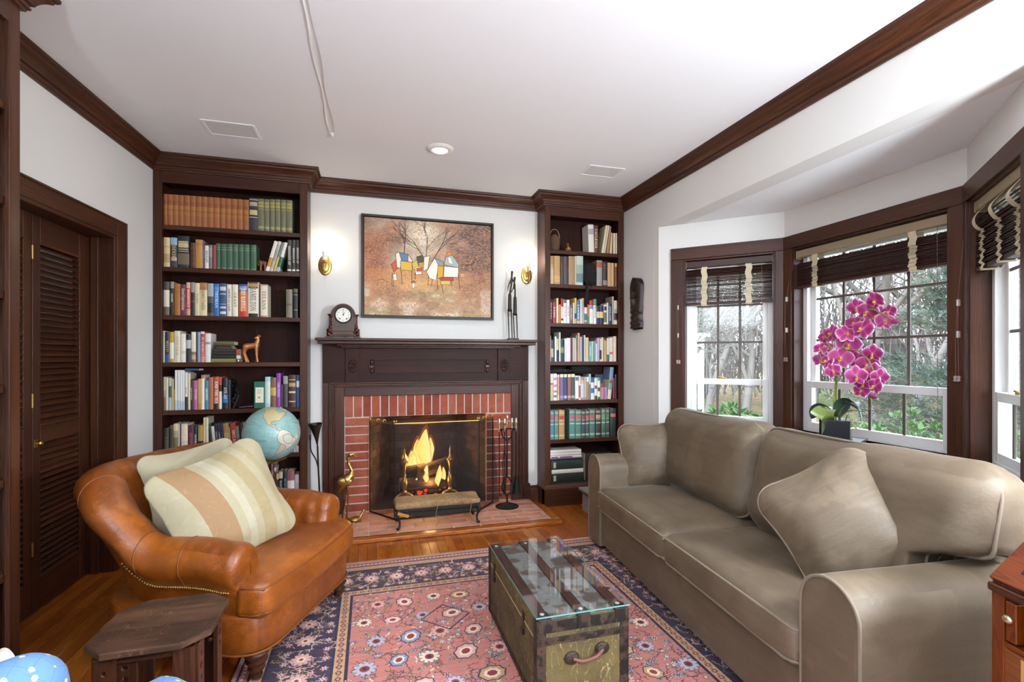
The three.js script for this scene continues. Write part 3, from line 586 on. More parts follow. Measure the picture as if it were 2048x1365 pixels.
    [1.568,1.6044,0.2579,"5a8878|.06-.08:c0b890|.1-.12:c0b890|.2-.32:c87068|.34-.36:c0b890|.46-.5:b8b898|.84-.9:a8b098"],
    [1.6069,1.662,0.2597,"b8864a|.06-.08:c0b890|.1-.12:c0b890|.2-.32:c03a3c|.34-.36:c0b890|.46-.5:b8b898|.84-.9:a8b098"],
    [1.7076,1.7627,0.2601,"4f7f78|.06-.08:c0b890|.1-.12:c0b890|.2-.32:c05a60|.34-.36:c0b890|.46-.5:b8b898|.84-.9:a8b098"],
    [1.7659,1.8211,0.2568,"4c7868|.06-.08:c0b890|.1-.12:c0b890|.2-.32:c05a60|.34-.36:c0b890|.46-.5:b8b898|.84-.9:a8b098"],
    [1.8246,1.864,0.252,"36484a|.06-.08:c0b890|.1-.12:c0b890|.2-.32:8a4a40|.34-.36:c0b890|.46-.5:b8b898|.84-.9:a8b098"],
    [1.8658,1.9022,0.2542,"3c5450|.06-.08:c0b890|.1-.12:c0b890|.2-.32:d05058|.34-.36:c0b890|.46-.5:b8b898|.84-.9:a8b098"],
    [1.9054,1.9601,0.2578,"4a7468|.06-.08:c0b890|.1-.12:c0b890|.2-.32:c05a58|.34-.36:c0b890|.46-.5:b8b898|.84-.9:a8b098"],
    [1.9634,2.0162,0.2578,"38382c|.06-.08:c0b890|.1-.12:c0b890|.2-.32:c88a70|.34-.36:c0b890|.46-.5:b8b898|.84-.9:a8b098"],
    [2.0217,2.0647,0.2596,"4f7060|.06-.08:c0b890|.1-.12:c0b890|.2-.32:5a9870|.34-.36:c0b890|.46-.5:b8b898|.84-.9:a8b098"],
    [2.0684,2.103,0.2601,"4a5a48|.06-.08:c0b890|.1-.12:c0b890|.2-.32:4a8a58|.34-.36:c0b890|.46-.5:b8b898|.84-.9:a8b098"],
    [2.1119,2.1699,0.2586,"2c3838|.18-.3:c06a58"]]
};
// ---------------------------------------------------------------- built-in bookcases and their books
const SHELF = [2.257, 1.956, 1.61, 1.27, 0.925, 0.58], SHBOT = 0.194, ZF = -4.06;
function bookcase(x0, x1, o0, o1, label, cornice) {
  const t = thing('bookcase', label, 'bookcase');
  part(t, 'stile', rbb(x0, o0, 0.15, 2.648, ZF - 0.022, ZF, 0.003, 'y'), M.wood); part(t, 'stile', rbb(o1, x1, 0.15, 2.648, ZF - 0.022, ZF, 0.003, 'y'), M.wood);
  part(t, 'top_rail', rbb(o0, o1, 2.556, 2.648, ZF - 0.022, ZF, 0.003, 'x'), M.wood);
  part(t, 'side_panel', bb(x0, x0 + 0.018, 0, 2.66, ZB + 0.001, ZF - 0.022, 'y'), M.wood); part(t, 'side_panel', bb(x1 - 0.018, x1, 0, 2.66, ZB + 0.001, ZF - 0.022, 'y'), M.wood);
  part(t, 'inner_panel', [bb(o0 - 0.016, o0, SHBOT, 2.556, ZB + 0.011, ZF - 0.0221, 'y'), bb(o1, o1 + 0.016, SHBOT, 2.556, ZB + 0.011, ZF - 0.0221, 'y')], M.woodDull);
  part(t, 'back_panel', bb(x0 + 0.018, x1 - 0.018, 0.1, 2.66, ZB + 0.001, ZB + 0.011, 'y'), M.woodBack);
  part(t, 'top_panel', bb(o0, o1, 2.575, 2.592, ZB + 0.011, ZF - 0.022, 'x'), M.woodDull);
  for (const y of [...SHELF, SHBOT]) part(t, 'shelf', rbb(o0, o1, y - 0.033, y, ZB + 0.012, ZF - 0.008, 0.003, 'x'), M.wood);
  part(t, 'plinth', rbb(x0, x1, 0, 0.15, ZF - 0.08, ZF + 0.014, 0.002, 'x'), M.wood);
  const PM = [[0, 0.15], [0.014, 0.15], [0.014, 0.156], [0.01, 0.162], [0.01, 0.168], [0.004, 0.176], [0.003, 0.182], [0, 0.186]];
  part(t, 'base_moulding', mouldings(x0 > 0 ? [[x0, ZB + 0.03], [x0, ZF], [x1, ZF]] : [[x0, ZF], [x1, ZF], [x1, ZB + 0.03]], PM), M.wood);
  part(t, 'cornice', cornice, M.wood);
  return t;
}
bookcase(-1.484, -0.464, -1.428, -0.519, 'tall dark built-in bookcase beside the louvred door, left of the fireplace', [crownG[3], crownG[4]]);
bookcase(1.467, XR - 0.002, 1.518, 2.181, 'narrow dark built-in bookcase beside the bay window, right of the fireplace', [crownG[6], crownG[7]]);

const NAMED = [['black', 0x1c1b1c], ['charcoal grey', 0x3c3838], ['grey', 0x8f8c88], ['white', 0xece8e2], ['cream', 0xe0d0a8], ['tan', 0xc09a62], ['golden brown', 0xa06a28], ['brown', 0x6e4426], ['dark brown', 0x3c2418], ['red', 0xb02c28], ['maroon', 0x5e2430], ['orange', 0xd0783a], ['rust', 0xa8582e], ['pink', 0xe0b8bc], ['magenta', 0xb05a98], ['purple', 0x7a5098], ['lilac', 0xb0a8cc], ['navy', 0x22284a], ['blue', 0x2c66a8], ['slate blue', 0x3c5470], ['pale blue', 0x96b8d0], ['teal', 0x3a8088], ['dark green', 0x33503e], ['green', 0x4c7868], ['olive', 0x6c6c50], ['pale green', 0xb0c4a8], ['ochre', 0xb8902c]];
const colourName = (c) => { let b = 1e9, n = ''; for (const [k, h] of NAMED) { const q = hex(h), d = (c[0] - q[0]) ** 2 + (c[1] - q[1]) ** 2 + (c[2] - q[2]) ** 2; if (d < b) { b = d; n = k; } } return n; };
const ORD = ['first', 'second', 'third', 'fourth', 'fifth', 'sixth', 'seventh', 'eighth', 'ninth', 'tenth', 'eleventh', 'twelfth', 'thirteenth', 'fourteenth', 'fifteenth', 'sixteenth', 'seventeenth', 'eighteenth', 'nineteenth', 'twentieth', '21st', '22nd', '23rd', '24th', '25th', '26th', '27th', '28th', '29th', '30th', '31st'];
const SHELFNAME = ['top shelf', 'second shelf down', 'third shelf down', 'fourth shelf down', 'fifth shelf down', 'sixth shelf down', 'bottom shelf'];
function spineDraw(g, x, y, w, h, spec, R) {
  const f = spec.split('|'), c0 = hex(parseInt(f[0], 16)); g.fillStyle = css(c0); g.fillRect(x, y, w, h);
  for (let i = 0; i < 60; i++) { g.fillStyle = `rgba(${R() < 0.5 ? '0,0,0' : '255,255,255'},${0.04 * R()})`; g.fillRect(x + R() * w, y, 1, h); }
  for (const s of f.slice(1)) {
    if (s[0] === 't' || s[0] === 'h') { const [k, c, txt] = s.split(':'); g.save(); g.fillStyle = '#' + c; g.textAlign = 'center'; g.textBaseline = 'middle'; if (k === 't') { g.translate(x + w / 2, y + h * 0.48); g.rotate(PI / 2); let z = w * 0.72; g.font = `bold ${z}px serif`; const m = g.measureText(txt).width, lim = h * 0.7; if (m > lim) { g.scale(lim / m, 1); } g.fillText(txt, 0, 0); } else { const wd = txt.split(' '); wd.forEach((q, i) => { let z = w * 0.34; g.font = `bold ${z}px serif`; const m = g.measureText(q).width; g.save(); g.translate(x + w / 2, y + h * (0.24 + 0.09 * i)); if (m > w * 0.8) g.scale(w * 0.8 / m, 1); g.fillText(q, 0, 0); g.restore(); }); } g.restore(); continue; }
    const [r, c] = s.split(':'), [a, b] = r.split('-').map(Number); g.fillStyle = '#' + c; g.fillRect(x + (b - a < 0.2 ? w * 0.06 : 0), y + a * h, w * (b - a < 0.2 ? 0.88 : 1), (b - a) * h);
    if (b - a > 0.1) for (let i = 0; i < 5; i++) { g.fillStyle = `rgba(0,0,0,${0.08 + 0.12 * R()})`; g.fillRect(x + w * (0.2 + 0.2 * R()), y + h * lerp(a, b, 0.1 + 0.8 * R()), w * 0.4 * R() + w * 0.1, Math.max(1, h * 0.006)); }
  }
}
// a bound book: spine at z = 0 facing +z, standing on y = 0 between x = 0 and w
function bookGeo(w, h, d, rect) {
  const [ua, va, ub, vb] = rect, um = ua + (ub - ua) * 0.03, uv0 = [um, lerp(va, vb, 0.5)], bulge = Math.min(0.006, w * 0.16), n = 4;
  const sp = surf(n, 1, (u, v) => [u * w, v * h, -bulge + bulge * Math.sqrt(Math.max(0, 1 - (2 * u - 1) ** 2) * 0.85 + 0.15 * 0)]);
  const su = sp.attributes.uv; for (let i = 0; i < su.count; i++) su.setXY(i, lerp(ua, ub, su.getX(i)), lerp(va, vb, su.getY(i)));
  const bt = Math.min(0.0025, w * 0.12), boards = [bb(0, bt, 0, h, -d, -bulge), bb(w - bt, w, 0, h, -d, -bulge), bb(bt, w - bt, 0, h, -bulge - 0.0015, -bulge)];
  for (const b of boards) { const q = b.attributes.uv, p = b.attributes.position; for (let i = 0; i < q.count; i++) q.setXY(i, uv0[0], lerp(va, vb, clamp(p.getY(i) / h, 0.02, 0.98))); }
  return [merge([sp, ...boards]), bb(bt, w - bt, 0.0025, h - 0.0035, -d + 0.004, -bulge - 0.0015)];
}
const bookR = rng(909);
Object.entries(BOOKS).forEach(([key, rows], si) => {
  const right = key[0] === 'R', no = +key[1], y = no === 7 ? SHBOT : SHELF[no - 1], lim = right ? [1.5185, 2.1805] : [-1.4275, -0.5195], W = lim[1] - lim[0], TW = 1024, TH = 320, ppm = TW / W, vpm = TH / 0.3;
  const R = rng(300 + si), items = rows.map((r) => { let [a, b, h, spec, lean = 0] = r; a = Math.max(a, lim[0]); b = Math.min(b, lim[1]); return { a, b, h: Math.min(h, 0.295), spec, lean }; }).filter((q) => q.b - q.a > 0.004);
  const tex = canvasTex(TW, TH, (g) => { g.fillStyle = '#444'; g.fillRect(0, 0, TW, TH); for (const q of items) spineDraw(g, (q.a - lim[0]) * ppm, TH - q.h * vpm, (q.b - q.a) * ppm, q.h * vpm, q.spec, R); });
  const mat = phys({ map: tex, roughness: 0.55, clearcoat: 0.1, clearcoatRoughness: 0.4 });
  const seen = {}; items.forEach((q, i) => {
    const w = q.b - q.a - 0.0008, d = 0.125 + bookR() * 0.025, u0 = (q.a - lim[0]) / W, u1 = (q.b - lim[0]) / W, [cov, pg] = bookGeo(w, q.h, d, [u0, 0.002, u1, q.h * vpm / TH]);
    const col = colourName(hex(parseInt(q.spec.slice(0, 6), 16))), place = `${ORD[i]} from the left on the ${SHELFNAME[no - 1]} of the ${right ? 'right' : 'left'} bookcase`;
    const t = thing('book', `${col} book, ${place}`, 'book', [q.a, y + 0.0002, ZF - 0.02 - bookR() * 0.006], 0, `books on the ${SHELFNAME[no - 1]}, ${right ? 'right' : 'left'} bookcase`);
    part(t, 'cover', cov, mat); part(t, 'page_block', pg, M.pages);
    const L = q.lean * PI / 180; if (L > 0) { t.position.x += q.h * Math.sin(L) * 0.95; t.rotation.z = L; } else if (L < 0) { t.rotation.z = L; t.position.y += w * Math.sin(-L); }
  });
});
// lying books: a spine along x facing the room
function lying(x0, x1, y0, y1, c, label, group, { z = ZF - 0.02, d = 0.15, cover = true, bands } = {}) {
  const t = thing('book', label, 'book', [x0, y0, z], 0, group), w = x1 - x0, h = y1 - y0, m = std({ color: c, roughness: 0.5 });
  const b = surf(1, 4, (u, v) => [u * w, v * h, -0.004 + 0.004 * Math.sqrt(Math.max(0, 1 - (2 * v - 1) ** 2))]), k = Math.min(0.003, h * 0.12);
  part(t, 'cover', [b, bb(0, w, 0, k, -d, -0.004), bb(0, w, h - k, h, -d, -0.004), bb(0, w, k, h - k, -0.0055, -0.004)], m); part(t, 'page_block', bb(0.003, w - 0.003, k, h - k, -d + 0.004, -0.0055), M.pages);
  for (const [a, b2, cc] of bands ?? []) part(t, 'spine_print', bb(a * w, b2 * w, h * 0.2, h * 0.8, -0.002, 0.0005), std({ color: cc, roughness: 0.5 }));
  return t;
}
{
  const y = SHELF[3], g = 'books lying in a pile beside the antelope', z = ZF - 0.02;
  const ys = [0, 0.027, 0.052, 0.077, 0.1, 0.112, 0.127, 0.156], cs = [0x857c46, 0x222420, 0x252722, 0x26302a, 0x6a4428, 0x3a2a1e, 0x5c5a3c], nm = ['olive book at the bottom of the pile beside the copper antelope', 'black book, second from the bottom of the pile beside the antelope', 'black book, third from the bottom of the pile beside the antelope', 'dark green book, fourth from the bottom of the pile beside the antelope', 'thin brown book, fifth from the bottom of the pile beside the antelope', 'thin dark brown book, sixth from the bottom of the pile beside the antelope', 'olive green book on top of the pile beside the copper antelope'];
  for (let i = 0; i < 7; i++) lying(-1.122 + [0, 0, 0.004, 0.006, 0.03, 0.028, 0.03][i], -0.962 + [0, 0, 0, -0.002, -0.02, -0.03, -0.01][i], y + ys[i] + 0.0002, y + ys[i + 1], cs[i], nm[i], g, { z, d: 0.13 });
  lying(-0.959, -0.932, y + 0.0002, y + 0.024, 0x20201e, 'small black and white book on the shelf next to the antelope', 'small books stacked next to the antelope', { z: z - 0.01, d: 0.1, bands: [[0.3, 0.7, 0xd8d4cc]] });
  lying(-0.959, -0.933, y + 0.0242, y + 0.052, 0xd8d4cc, 'small white book stacked next to the antelope', 'small books stacked next to the antelope', { z: z - 0.01, d: 0.1 });
  lying(-0.961, -0.936, y + 0.0522, y + 0.098, 0xa04a34, 'small red book on top of the small stack next to the antelope', 'small books stacked next to the antelope', { z: z - 0.01, d: 0.1 });
  // laid flat on top of the fifth row on the left
  lying(-1.29, -1.203, SHELF[4] + 0.2835, SHELF[4] + 0.3, 0x2c4c7c, 'blue book lying flat on the white magazines, left bookcase', undefined, { d: 0.12 });
  // bottom shelf on the right
  const yb = SHBOT, gb = 'books piled on the bottom shelf beside the sofa arm';
  lying(1.535, 1.845, yb + 0.0002, yb + 0.082, 0x20281f, 'thick dark green ledger at the bottom of the pile beside the sofa arm', gb, { bands: [[0.06, 0.14, 0xb0a880]] });
  lying(1.538, 1.84, yb + 0.0822, yb + 0.117, 0xe2d8cc, 'white book between two green ledgers on the bottom shelf', gb);
  lying(1.535, 1.836, yb + 0.1172, yb + 0.198, 0x26362e, 'thick dark green ledger, upper one of the pile beside the sofa arm', gb, { bands: [[0.06, 0.14, 0xb0a880]] });
  lying(1.523, 1.826, yb + 0.1982, yb + 0.216, 0x1c2434, 'thin navy magazine on the upper green ledger', gb);
  lying(1.523, 1.823, yb + 0.2162, yb + 0.237, 0xe4dcdc, 'white magazine with a purple stripe on the bottom shelf pile', gb, { bands: [[0.03, 0.25, 0x8a3a64], [0.3, 0.7, 0xa04a78]] });
  lying(1.522, 1.82, yb + 0.2372, yb + 0.262, 0xd8d2c6, 'white magazine second from the top of the bottom shelf pile', gb);
  lying(1.522, 1.82, yb + 0.2622, yb + 0.29, 0xe6e0d4, 'white magazine on top of the bottom shelf pile', gb);
  lying(1.86, 2.12, yb + 0.0002, yb + 0.25, 0x26221c, 'dark album box behind the sofa arm on the bottom shelf', undefined, { d: 0.14 });
}
// ---------------------------------------------------------------- fireplace: mantel, brick face, firebox, hearth
const HY = 0.035;                                               // hearth top
{
  const t = thing('mantelpiece', 'dark wood fireplace mantelpiece with carved oval rosettes', 'mantelpiece');
  const z0 = ZB + 0.001, z1 = -4.237;
  const xa = -0.372, xb = 1.372, fa = -0.322, fb = 1.322, ba = -0.205, bb_ = 1.213;
  part(t, 'pilaster', rbb(xa, ba, HY, 1.1, z0, z1, 0.003, 'y'), M.wood); part(t, 'pilaster', rbb(bb_, xb, HY, 1.1, z0, z1, 0.003, 'y'), M.wood);
  part(t, 'lintel_board', bb(ba, bb_, 1.0, 1.1, z0, z1 - 0.001, 'x'), M.wood);
  const fz = rbb(xa, xb, 1.1, 1.41, z0, z1 + 0.001, 0.003, 'x'); part(t, 'frieze', fz, M.woodDull);
  // moulded frame round the brickwork: bead, cove, bead, board
  const fr = (x0, x1, y1, w, d0, d1, nm) => { part(t, nm, rbb(x0, x0 + w, HY, y1, z1, z1 + d1, Math.min(0.004, d1 / 2.2), 'y'), M.wood); part(t, nm, rbb(x1 - w, x1, HY, y1, z1, z1 + d1, Math.min(0.004, d1 / 2.2), 'y'), M.wood); part(t, nm, rbb(x0 + w, x1 - w, y1 - w, y1, z1, z1 + d1, Math.min(0.004, d1 / 2.2), 'x'), M.wood); };
  fr(fa, fb, 1.104, 0.014, 0, 0.022, 'frame_bead'); fr(fa + 0.014, fb - 0.014, 1.09, 0.016, 0, 0.012, 'frame_cove'); fr(fa + 0.03, fb - 0.03, 1.074, 0.012, 0, 0.018, 'frame_bead'); fr(fa + 0.042, fb - 0.042, 1.062, 0.073, 0, 0.009, 'frame_board');
  // base blocks
  part(t, 'base_block', rbb(xa - 0.012, ba, HY, 0.17, z0, z1 + 0.022, 0.004, 'x'), M.wood); part(t, 'base_block', rbb(bb_, xb + 0.012, HY, 0.17, z0, z1 + 0.022, 0.004, 'x'), M.wood);
  // end blocks with oval rosettes
  for (const [a, b] of [[-0.197, -0.083], [1.083, 1.199]]) {
    const bl = part(t, 'frieze_block', rbb(a, b, 1.104, 1.385, z1, z1 + 0.016, 0.003, 'y'), M.woodDull), cx = (a + b) / 2, gs = [];
    for (let i = 0; i < 20; i++) { const q = i / 20 * 2 * PI; const g = sphere(1, 0, 0, 0, 8, 6, 0.0046, 0.018, 0.011); g.rotateZ(q - PI / 2); g.translate(Math.cos(q) * 0.021, Math.sin(q) * 0.037, 0); gs.push(g); const tip = sphere(0.0042, Math.cos(q) * 0.035, Math.sin(q) * 0.056, 0.001, 6, 5); gs.push(tip); }
    gs.push(sphere(1, 0, 0, 0, 12, 8, 0.008, 0.013, 0.008)); const g = T(merge(gs), cx, 1.235, z1 + 0.016); const m = sh(new THREE.Mesh(boxUV(g), M.carved)); m.name = 'rosette'; bl.add(m);
    part(t, 'block_cap', rbb(a - 0.01, b + 0.01, 1.385, 1.408, z1, z1 + 0.026, 0.004, 'x'), M.woodDull);
  }
  // raised central panel with notched ends
  const px0 = 0.005, px1 = 0.995, py0 = 1.175, py1 = 1.285, zP = z1 + 0.002;
  part(t, 'panel', rbb(px0 + 0.03, px1 - 0.03, py0, py1, z1, zP + 0.002, 0.002, 'x'), M.woodDull);
  part(t, 'panel_bead', [rbb(px0 + 0.025, px1 - 0.025, py1 - 0.004, py1 + 0.004, z1, zP + 0.006, 0.002, 'x'), rbb(px0 + 0.025, px1 - 0.025, py0 - 0.004, py0 + 0.004, z1, zP + 0.006, 0.002, 'x'), rbb(px0 + 0.024, px0 + 0.03, py0, py1, z1, zP + 0.006, 0.002, 'y'), rbb(px1 - 0.03, px1 - 0.024, py0, py1, z1, zP + 0.006, 0.002, 'y')], M.woodDull);
  for (const s of [0, 1]) { const X = s ? px1 - 0.004 : px0 + 0.004, gs = []; for (const k of [-1, 1]) gs.push(T(sphere(1, 0, 0, 0, 10, 8, 0.013, 0.024, 0.013), X, (py0 + py1) / 2 + k * 0.037, zP)); gs.push(rb(0.03, 0.02, 0.012, X, (py0 + py1) / 2, zP + 0.002, 0.004)); gs.push(sphere(1, X + (s ? -0.02 : 0.02) * -1, (py0 + py1) / 2, zP, 10, 8, 0.008, 0.018, 0.007)); part(t, 'carved_scroll', boxUV(merge(gs)), M.carved); }
  // shelf and its bed mouldings
  part(t, 'shelf', rbb(-0.412, 1.405, 1.438, 1.46, z0, -4.055, 0.005, 'x'), M.wood);
  part(t, 'shelf_moulding', rbb(-0.395, 1.388, 1.412, 1.438, z0, -4.075, 0.006, 'x'), M.wood);
  part(t, 'bed_moulding', rbb(-0.26, 1.268, 1.398, 1.412, z1, -4.13, 0.004, 'x'), M.wood);
  part(t, 'bed_moulding', rbb(-0.225, 1.228, 1.385, 1.398, z1, -4.165, 0.004, 'x'), M.wood);
}
// brick face round the opening
{
  const t = thing('brick_surround', 'red brick face around the fireplace opening', 'fireplace'), R = rng(17), zf = -4.24, x0 = -0.205, x1 = 1.213, oL = -0.012, oR = 0.983, oT = 0.815, top = 1.0;
  part(t, 'mortar', [bb(x0, oL, HY, top, ZB + 0.0, zf - 0.004), bb(oR, x1, HY, top, ZB + 0.0, zf - 0.004), bb(oL, oR, oT, top, ZB + 0.0, zf - 0.004)], M.mortar);
  const n = 20, w = (x1 - x0) / n; for (let i = 0; i < n; i++) part(t, 'brick', rbb(x0 + i * w + 0.005, x0 + (i + 1) * w - 0.005, oT + 0.002, top - 0.001, ZB + 0.001, zf + (R() - 0.5) * 0.003, 0.004, 'y'), M.brick[Math.floor(R() * 5)]);
  const rows = 11, hh = (oT - HY - 0.004) / rows; for (let j = 0; j < rows; j++) { const y0 = HY + j * hh; part(t, 'brick', rbb(x0 + 0.006, oL - 0.002, y0 + 0.005, y0 + hh - 0.005, ZB + 0.001, zf + (R() - 0.5) * 0.003, 0.004, 'x'), M.brick[Math.floor(R() * 5)]); part(t, 'brick', rbb(oR + 0.002, x1 - 0.006, y0 + 0.005, y0 + hh - 0.005, ZB + 0.001, zf + (R() - 0.5) * 0.003, 0.004, 'x'), M.brick[Math.floor(R() * 5)]); }
}
// sooty firebox: splayed sides, running bond
{
  const t = thing('firebox', 'sooty brick firebox behind the mesh screen', 'firebox'), R = rng(23), zi = ZB - 0.002, zk = -4.78, F = [[-0.012, zi], [0.17, zk], [0.80, zk], [0.983, zi]];
  part(t, 'mortar', [bb(-0.25, 1.25, -0.05, 1.6, zk - 0.2, zk - 0.112)], M.mortarDark);
  part(t, 'firebox_floor', bb(-0.2, 1.2, -0.05, HY, zk - 0.15, zi + 0.0), std({ color: 0x5a5048, roughness: 0.95, bumpMap: FINE, bumpScale: 0.002 }));
  part(t, 'lintel', bb(-0.1, 1.08, 0.816, 0.9, ZB - 0.14, ZB - 0.1401 + 0.12, 'x'), M.iron);
  part(t, 'throat', [bb(-0.3, 1.3, 1.3, 1.45, zk - 0.2, zi - 0.14)], M.iron);
  const bh = 0.0685, bl = 0.2; for (let s = 0; s < 3; s++) {
    const [a, b] = [F[s], F[s + 1]], dx = b[0] - a[0], dz = b[1] - a[1], L = Math.hypot(dx, dz), ang = Math.atan2(-dz, dx);
    const slab = bb(0, L, HY, 1.3, -0.1, -0.004); slab.rotateY(ang); slab.translate(a[0], 0, a[1]); part(t, 'mortar', slab, M.mortarDark);
    for (let j = 0; j * bh < 1.25; j++) for (let x = (j % 2 ? -bl / 2 : 0); x < L; x += bl) { const xa = Math.max(0.001, x + 0.004), xb = Math.min(L - 0.001, x + bl - 0.004); if (xb - xa < 0.02) continue; const g = rbb(xa, xb, HY + j * bh + 0.004, HY + (j + 1) * bh - 0.004, -0.05, 0, 0.003, 'x'); g.rotateY(ang); g.translate(a[0], 0, a[1]); part(t, 'brick', g, M.brickSoot[Math.floor(R() * 3)]); }
  }
}
// hearth with its wooden border
{
  const t = thing('hearth', 'pale brick hearth slab with oak border in front of the fire', 'hearth'), R = rng(29), x0 = -0.398, x1 = 1.375, zf = -3.665, zb = ZB + 0.001;
  part(t, 'mortar', bb(x0, x1, -0.014, HY - 0.004, zb, zf), M.mortar);
  let j = 0; for (let z = zf; z > zb + 0.02; z -= 0.095, j++) { const za = Math.max(zb + 0.001, z - 0.09); for (let x = x0 - (j % 2 ? 0.1 : 0.02); x < x1; x += 0.205) { const a = Math.max(x0 + 0.001, x), b = Math.min(x1 - 0.001, x + 0.198); if (b - a > 0.015) part(t, 'brick', rbb(a, b, 0.0, HY - 0.0005 - R() * 0.001, za, z, 0.003, 'x'), M.brickPale[Math.floor(R() * 3)]); } }
  part(t, 'oak_border', rbb(x0 - 0.075, x1 + 0.075, 0.0, 0.03, zf + 0.001, zf + 0.07, 0.008, 'x'), M.oak[2]); part(t, 'oak_border', rbb(x1 + 0.001, x1 + 0.075, 0.0, 0.03, -4.045, zf + 0.002, 0.006, 'z'), M.oak[0]); part(t, 'oak_border', rbb(x0 - 0.062, x0 - 0.001, 0.0, 0.03, -4.045, zf + 0.002, 0.006, 'z'), M.oak[0]);
}
// ---------------------------------------------------------------- bay: three window walls, casings, sashes, blinds
function bayPanel(n, P, Q, o0, o1, cas0, cas1, cols, lowerY) {
  const hx = Q[0] - P[0], hz = Q[1] - P[1], L = Math.hypot(hx, hz), th = Math.atan2(-hz, hx), ys = 0.79, yt = 2.077, D = 0.15;
  const place = (g) => { g.position.set(P[0], 0, P[1]); g.rotation.y = th; return g; };
  const w = place(structGroup('wall_bay_' + n));
  const ov = 0.05;                                               // outer faces run past the mitres
  part(w, 'plaster', [bb(0, o0, 0, YB, -D, 0), bb(o1, L, 0, YB, -D, 0), bb(o0, o1, 0, ys, -D, 0), bb(o0, o1, yt, YB, -D, 0)].map((g) => boxUV(g, 'y', 0)), M.wall);
  part(w, 'corner_fill', [bb(-ov, 0, 0, YB, -D, -0.05), bb(L, L + ov, 0, YB, -D, -0.05)], M.wall);
  const tr = place(structGroup('trim_' + (n + 3)));
  part(tr, 'side_casing', rbb(cas0, o0, ys - 0.02, yt, 0, 0.02, 0.003, 'y'), M.wood); part(tr, 'side_casing', rbb(o1, cas1, ys - 0.02, yt, 0, 0.02, 0.003, 'y'), M.wood);
  part(tr, 'head_casing', rbb(cas0, cas1, yt, 2.168, 0, 0.021, 0.003, 'x'), M.wood);
  part(tr, 'jamb_lining', [bb(o0 - 0.004, o0 + 0.012, ys, yt, -0.09, 0.004, 'y'), bb(o1 - 0.012, o1 + 0.004, ys, yt, -0.09, 0.004, 'y'), bb(o0, o1, yt - 0.012, yt + 0.004, -0.09, 0.004, 'x')], M.wood);
  part(tr, 'window_stool', rbb(cas0 + 0.005, cas1 - 0.005, ys - 0.03, ys, -0.09, 0.05, 0.004, 'x'), M.wood);
  // double-hung sash window
  const win = place(structGroup('window_' + n)), a = o0 + 0.012, b = o1 - 0.012, t = yt - 0.012, my = 1.118;
  part(win, 'window_frame', [rbb(a, a + 0.035, ys, t, -0.15, -0.075, 0.003, 'y'), rbb(b - 0.035, b, ys, t, -0.15, -0.075, 0.003, 'y'), rbb(a + 0.035, b - 0.035, t - 0.03, t, -0.15, -0.075, 0.003, 'x'), rbb(a + 0.035, b - 0.035, ys, ys + 0.02, -0.15, -0.07, 0.003, 'x')], M.white);
  const sash = (name, x0, x1, y0, y1, z, rows, st, botr) => {
    const s = part(win, name, [rbb(x0, x0 + st, y0, y1, z - 0.018, z + 0.018, 0.003, 'y'), rbb(x1 - st, x1, y0, y1, z - 0.018, z + 0.018, 0.003, 'y'), rbb(x0 + st, x1 - st, y1 - botr[1], y1, z - 0.018, z + 0.018, 0.003, 'x'), rbb(x0 + st, x1 - st, y0, y0 + botr[0], z - 0.018, z + 0.018, 0.003, 'x')], M.white);
    const gx0 = x0 + st, gx1 = x1 - st, gy0 = y0 + botr[0], gy1 = y1 - botr[1];
    part(s, 'pane', bb(gx0, gx1, gy0, gy1, z - 0.002, z + 0.002), M.glass);
    for (let i = 1; i < cols; i++) { const x = lerp(gx0, gx1, i / cols); part(s, 'muntin', rbb(x - 0.009, x + 0.009, gy0, gy1, z + 0.003, z + 0.013, 0.003, 'y'), M.muntin); }
    for (let i = 1; i < rows; i++) { const y = lerp(gy0, gy1, i / rows); part(s, 'muntin', rbb(gx0, gx1, y - 0.008, y + 0.008, z + 0.004, z + 0.0135, 0.003, 'x'), M.muntin); }
  };
  sash('upper_sash', a + 0.035, b - 0.035, my - 0.01, t - 0.03, -0.13, 3, 0.036, [0.03, 0.036]);
  sash('lower_sash', a + 0.035, b - 0.035, ys + 0.02, my + 0.022, -0.093, 1, 0.036, [0.045, 0.044]);
  part(win, 'sash_lock', [rb(0.05, 0.012, 0.02, (a + b) / 2 - 0.04, my + 0.028, -0.09, 0.004), rb(0.03, 0.01, 0.012, (a + b) / 2 - 0.06, my + 0.037, -0.084, 0.004)], M.brassOld);
  return { place, L, th };
}
const blindWood = phys({ map: WT, color: 0xd0a8a0, roughness: 0.45 }), railMat = std({ color: 0x8f7d62, roughness: 0.55 });
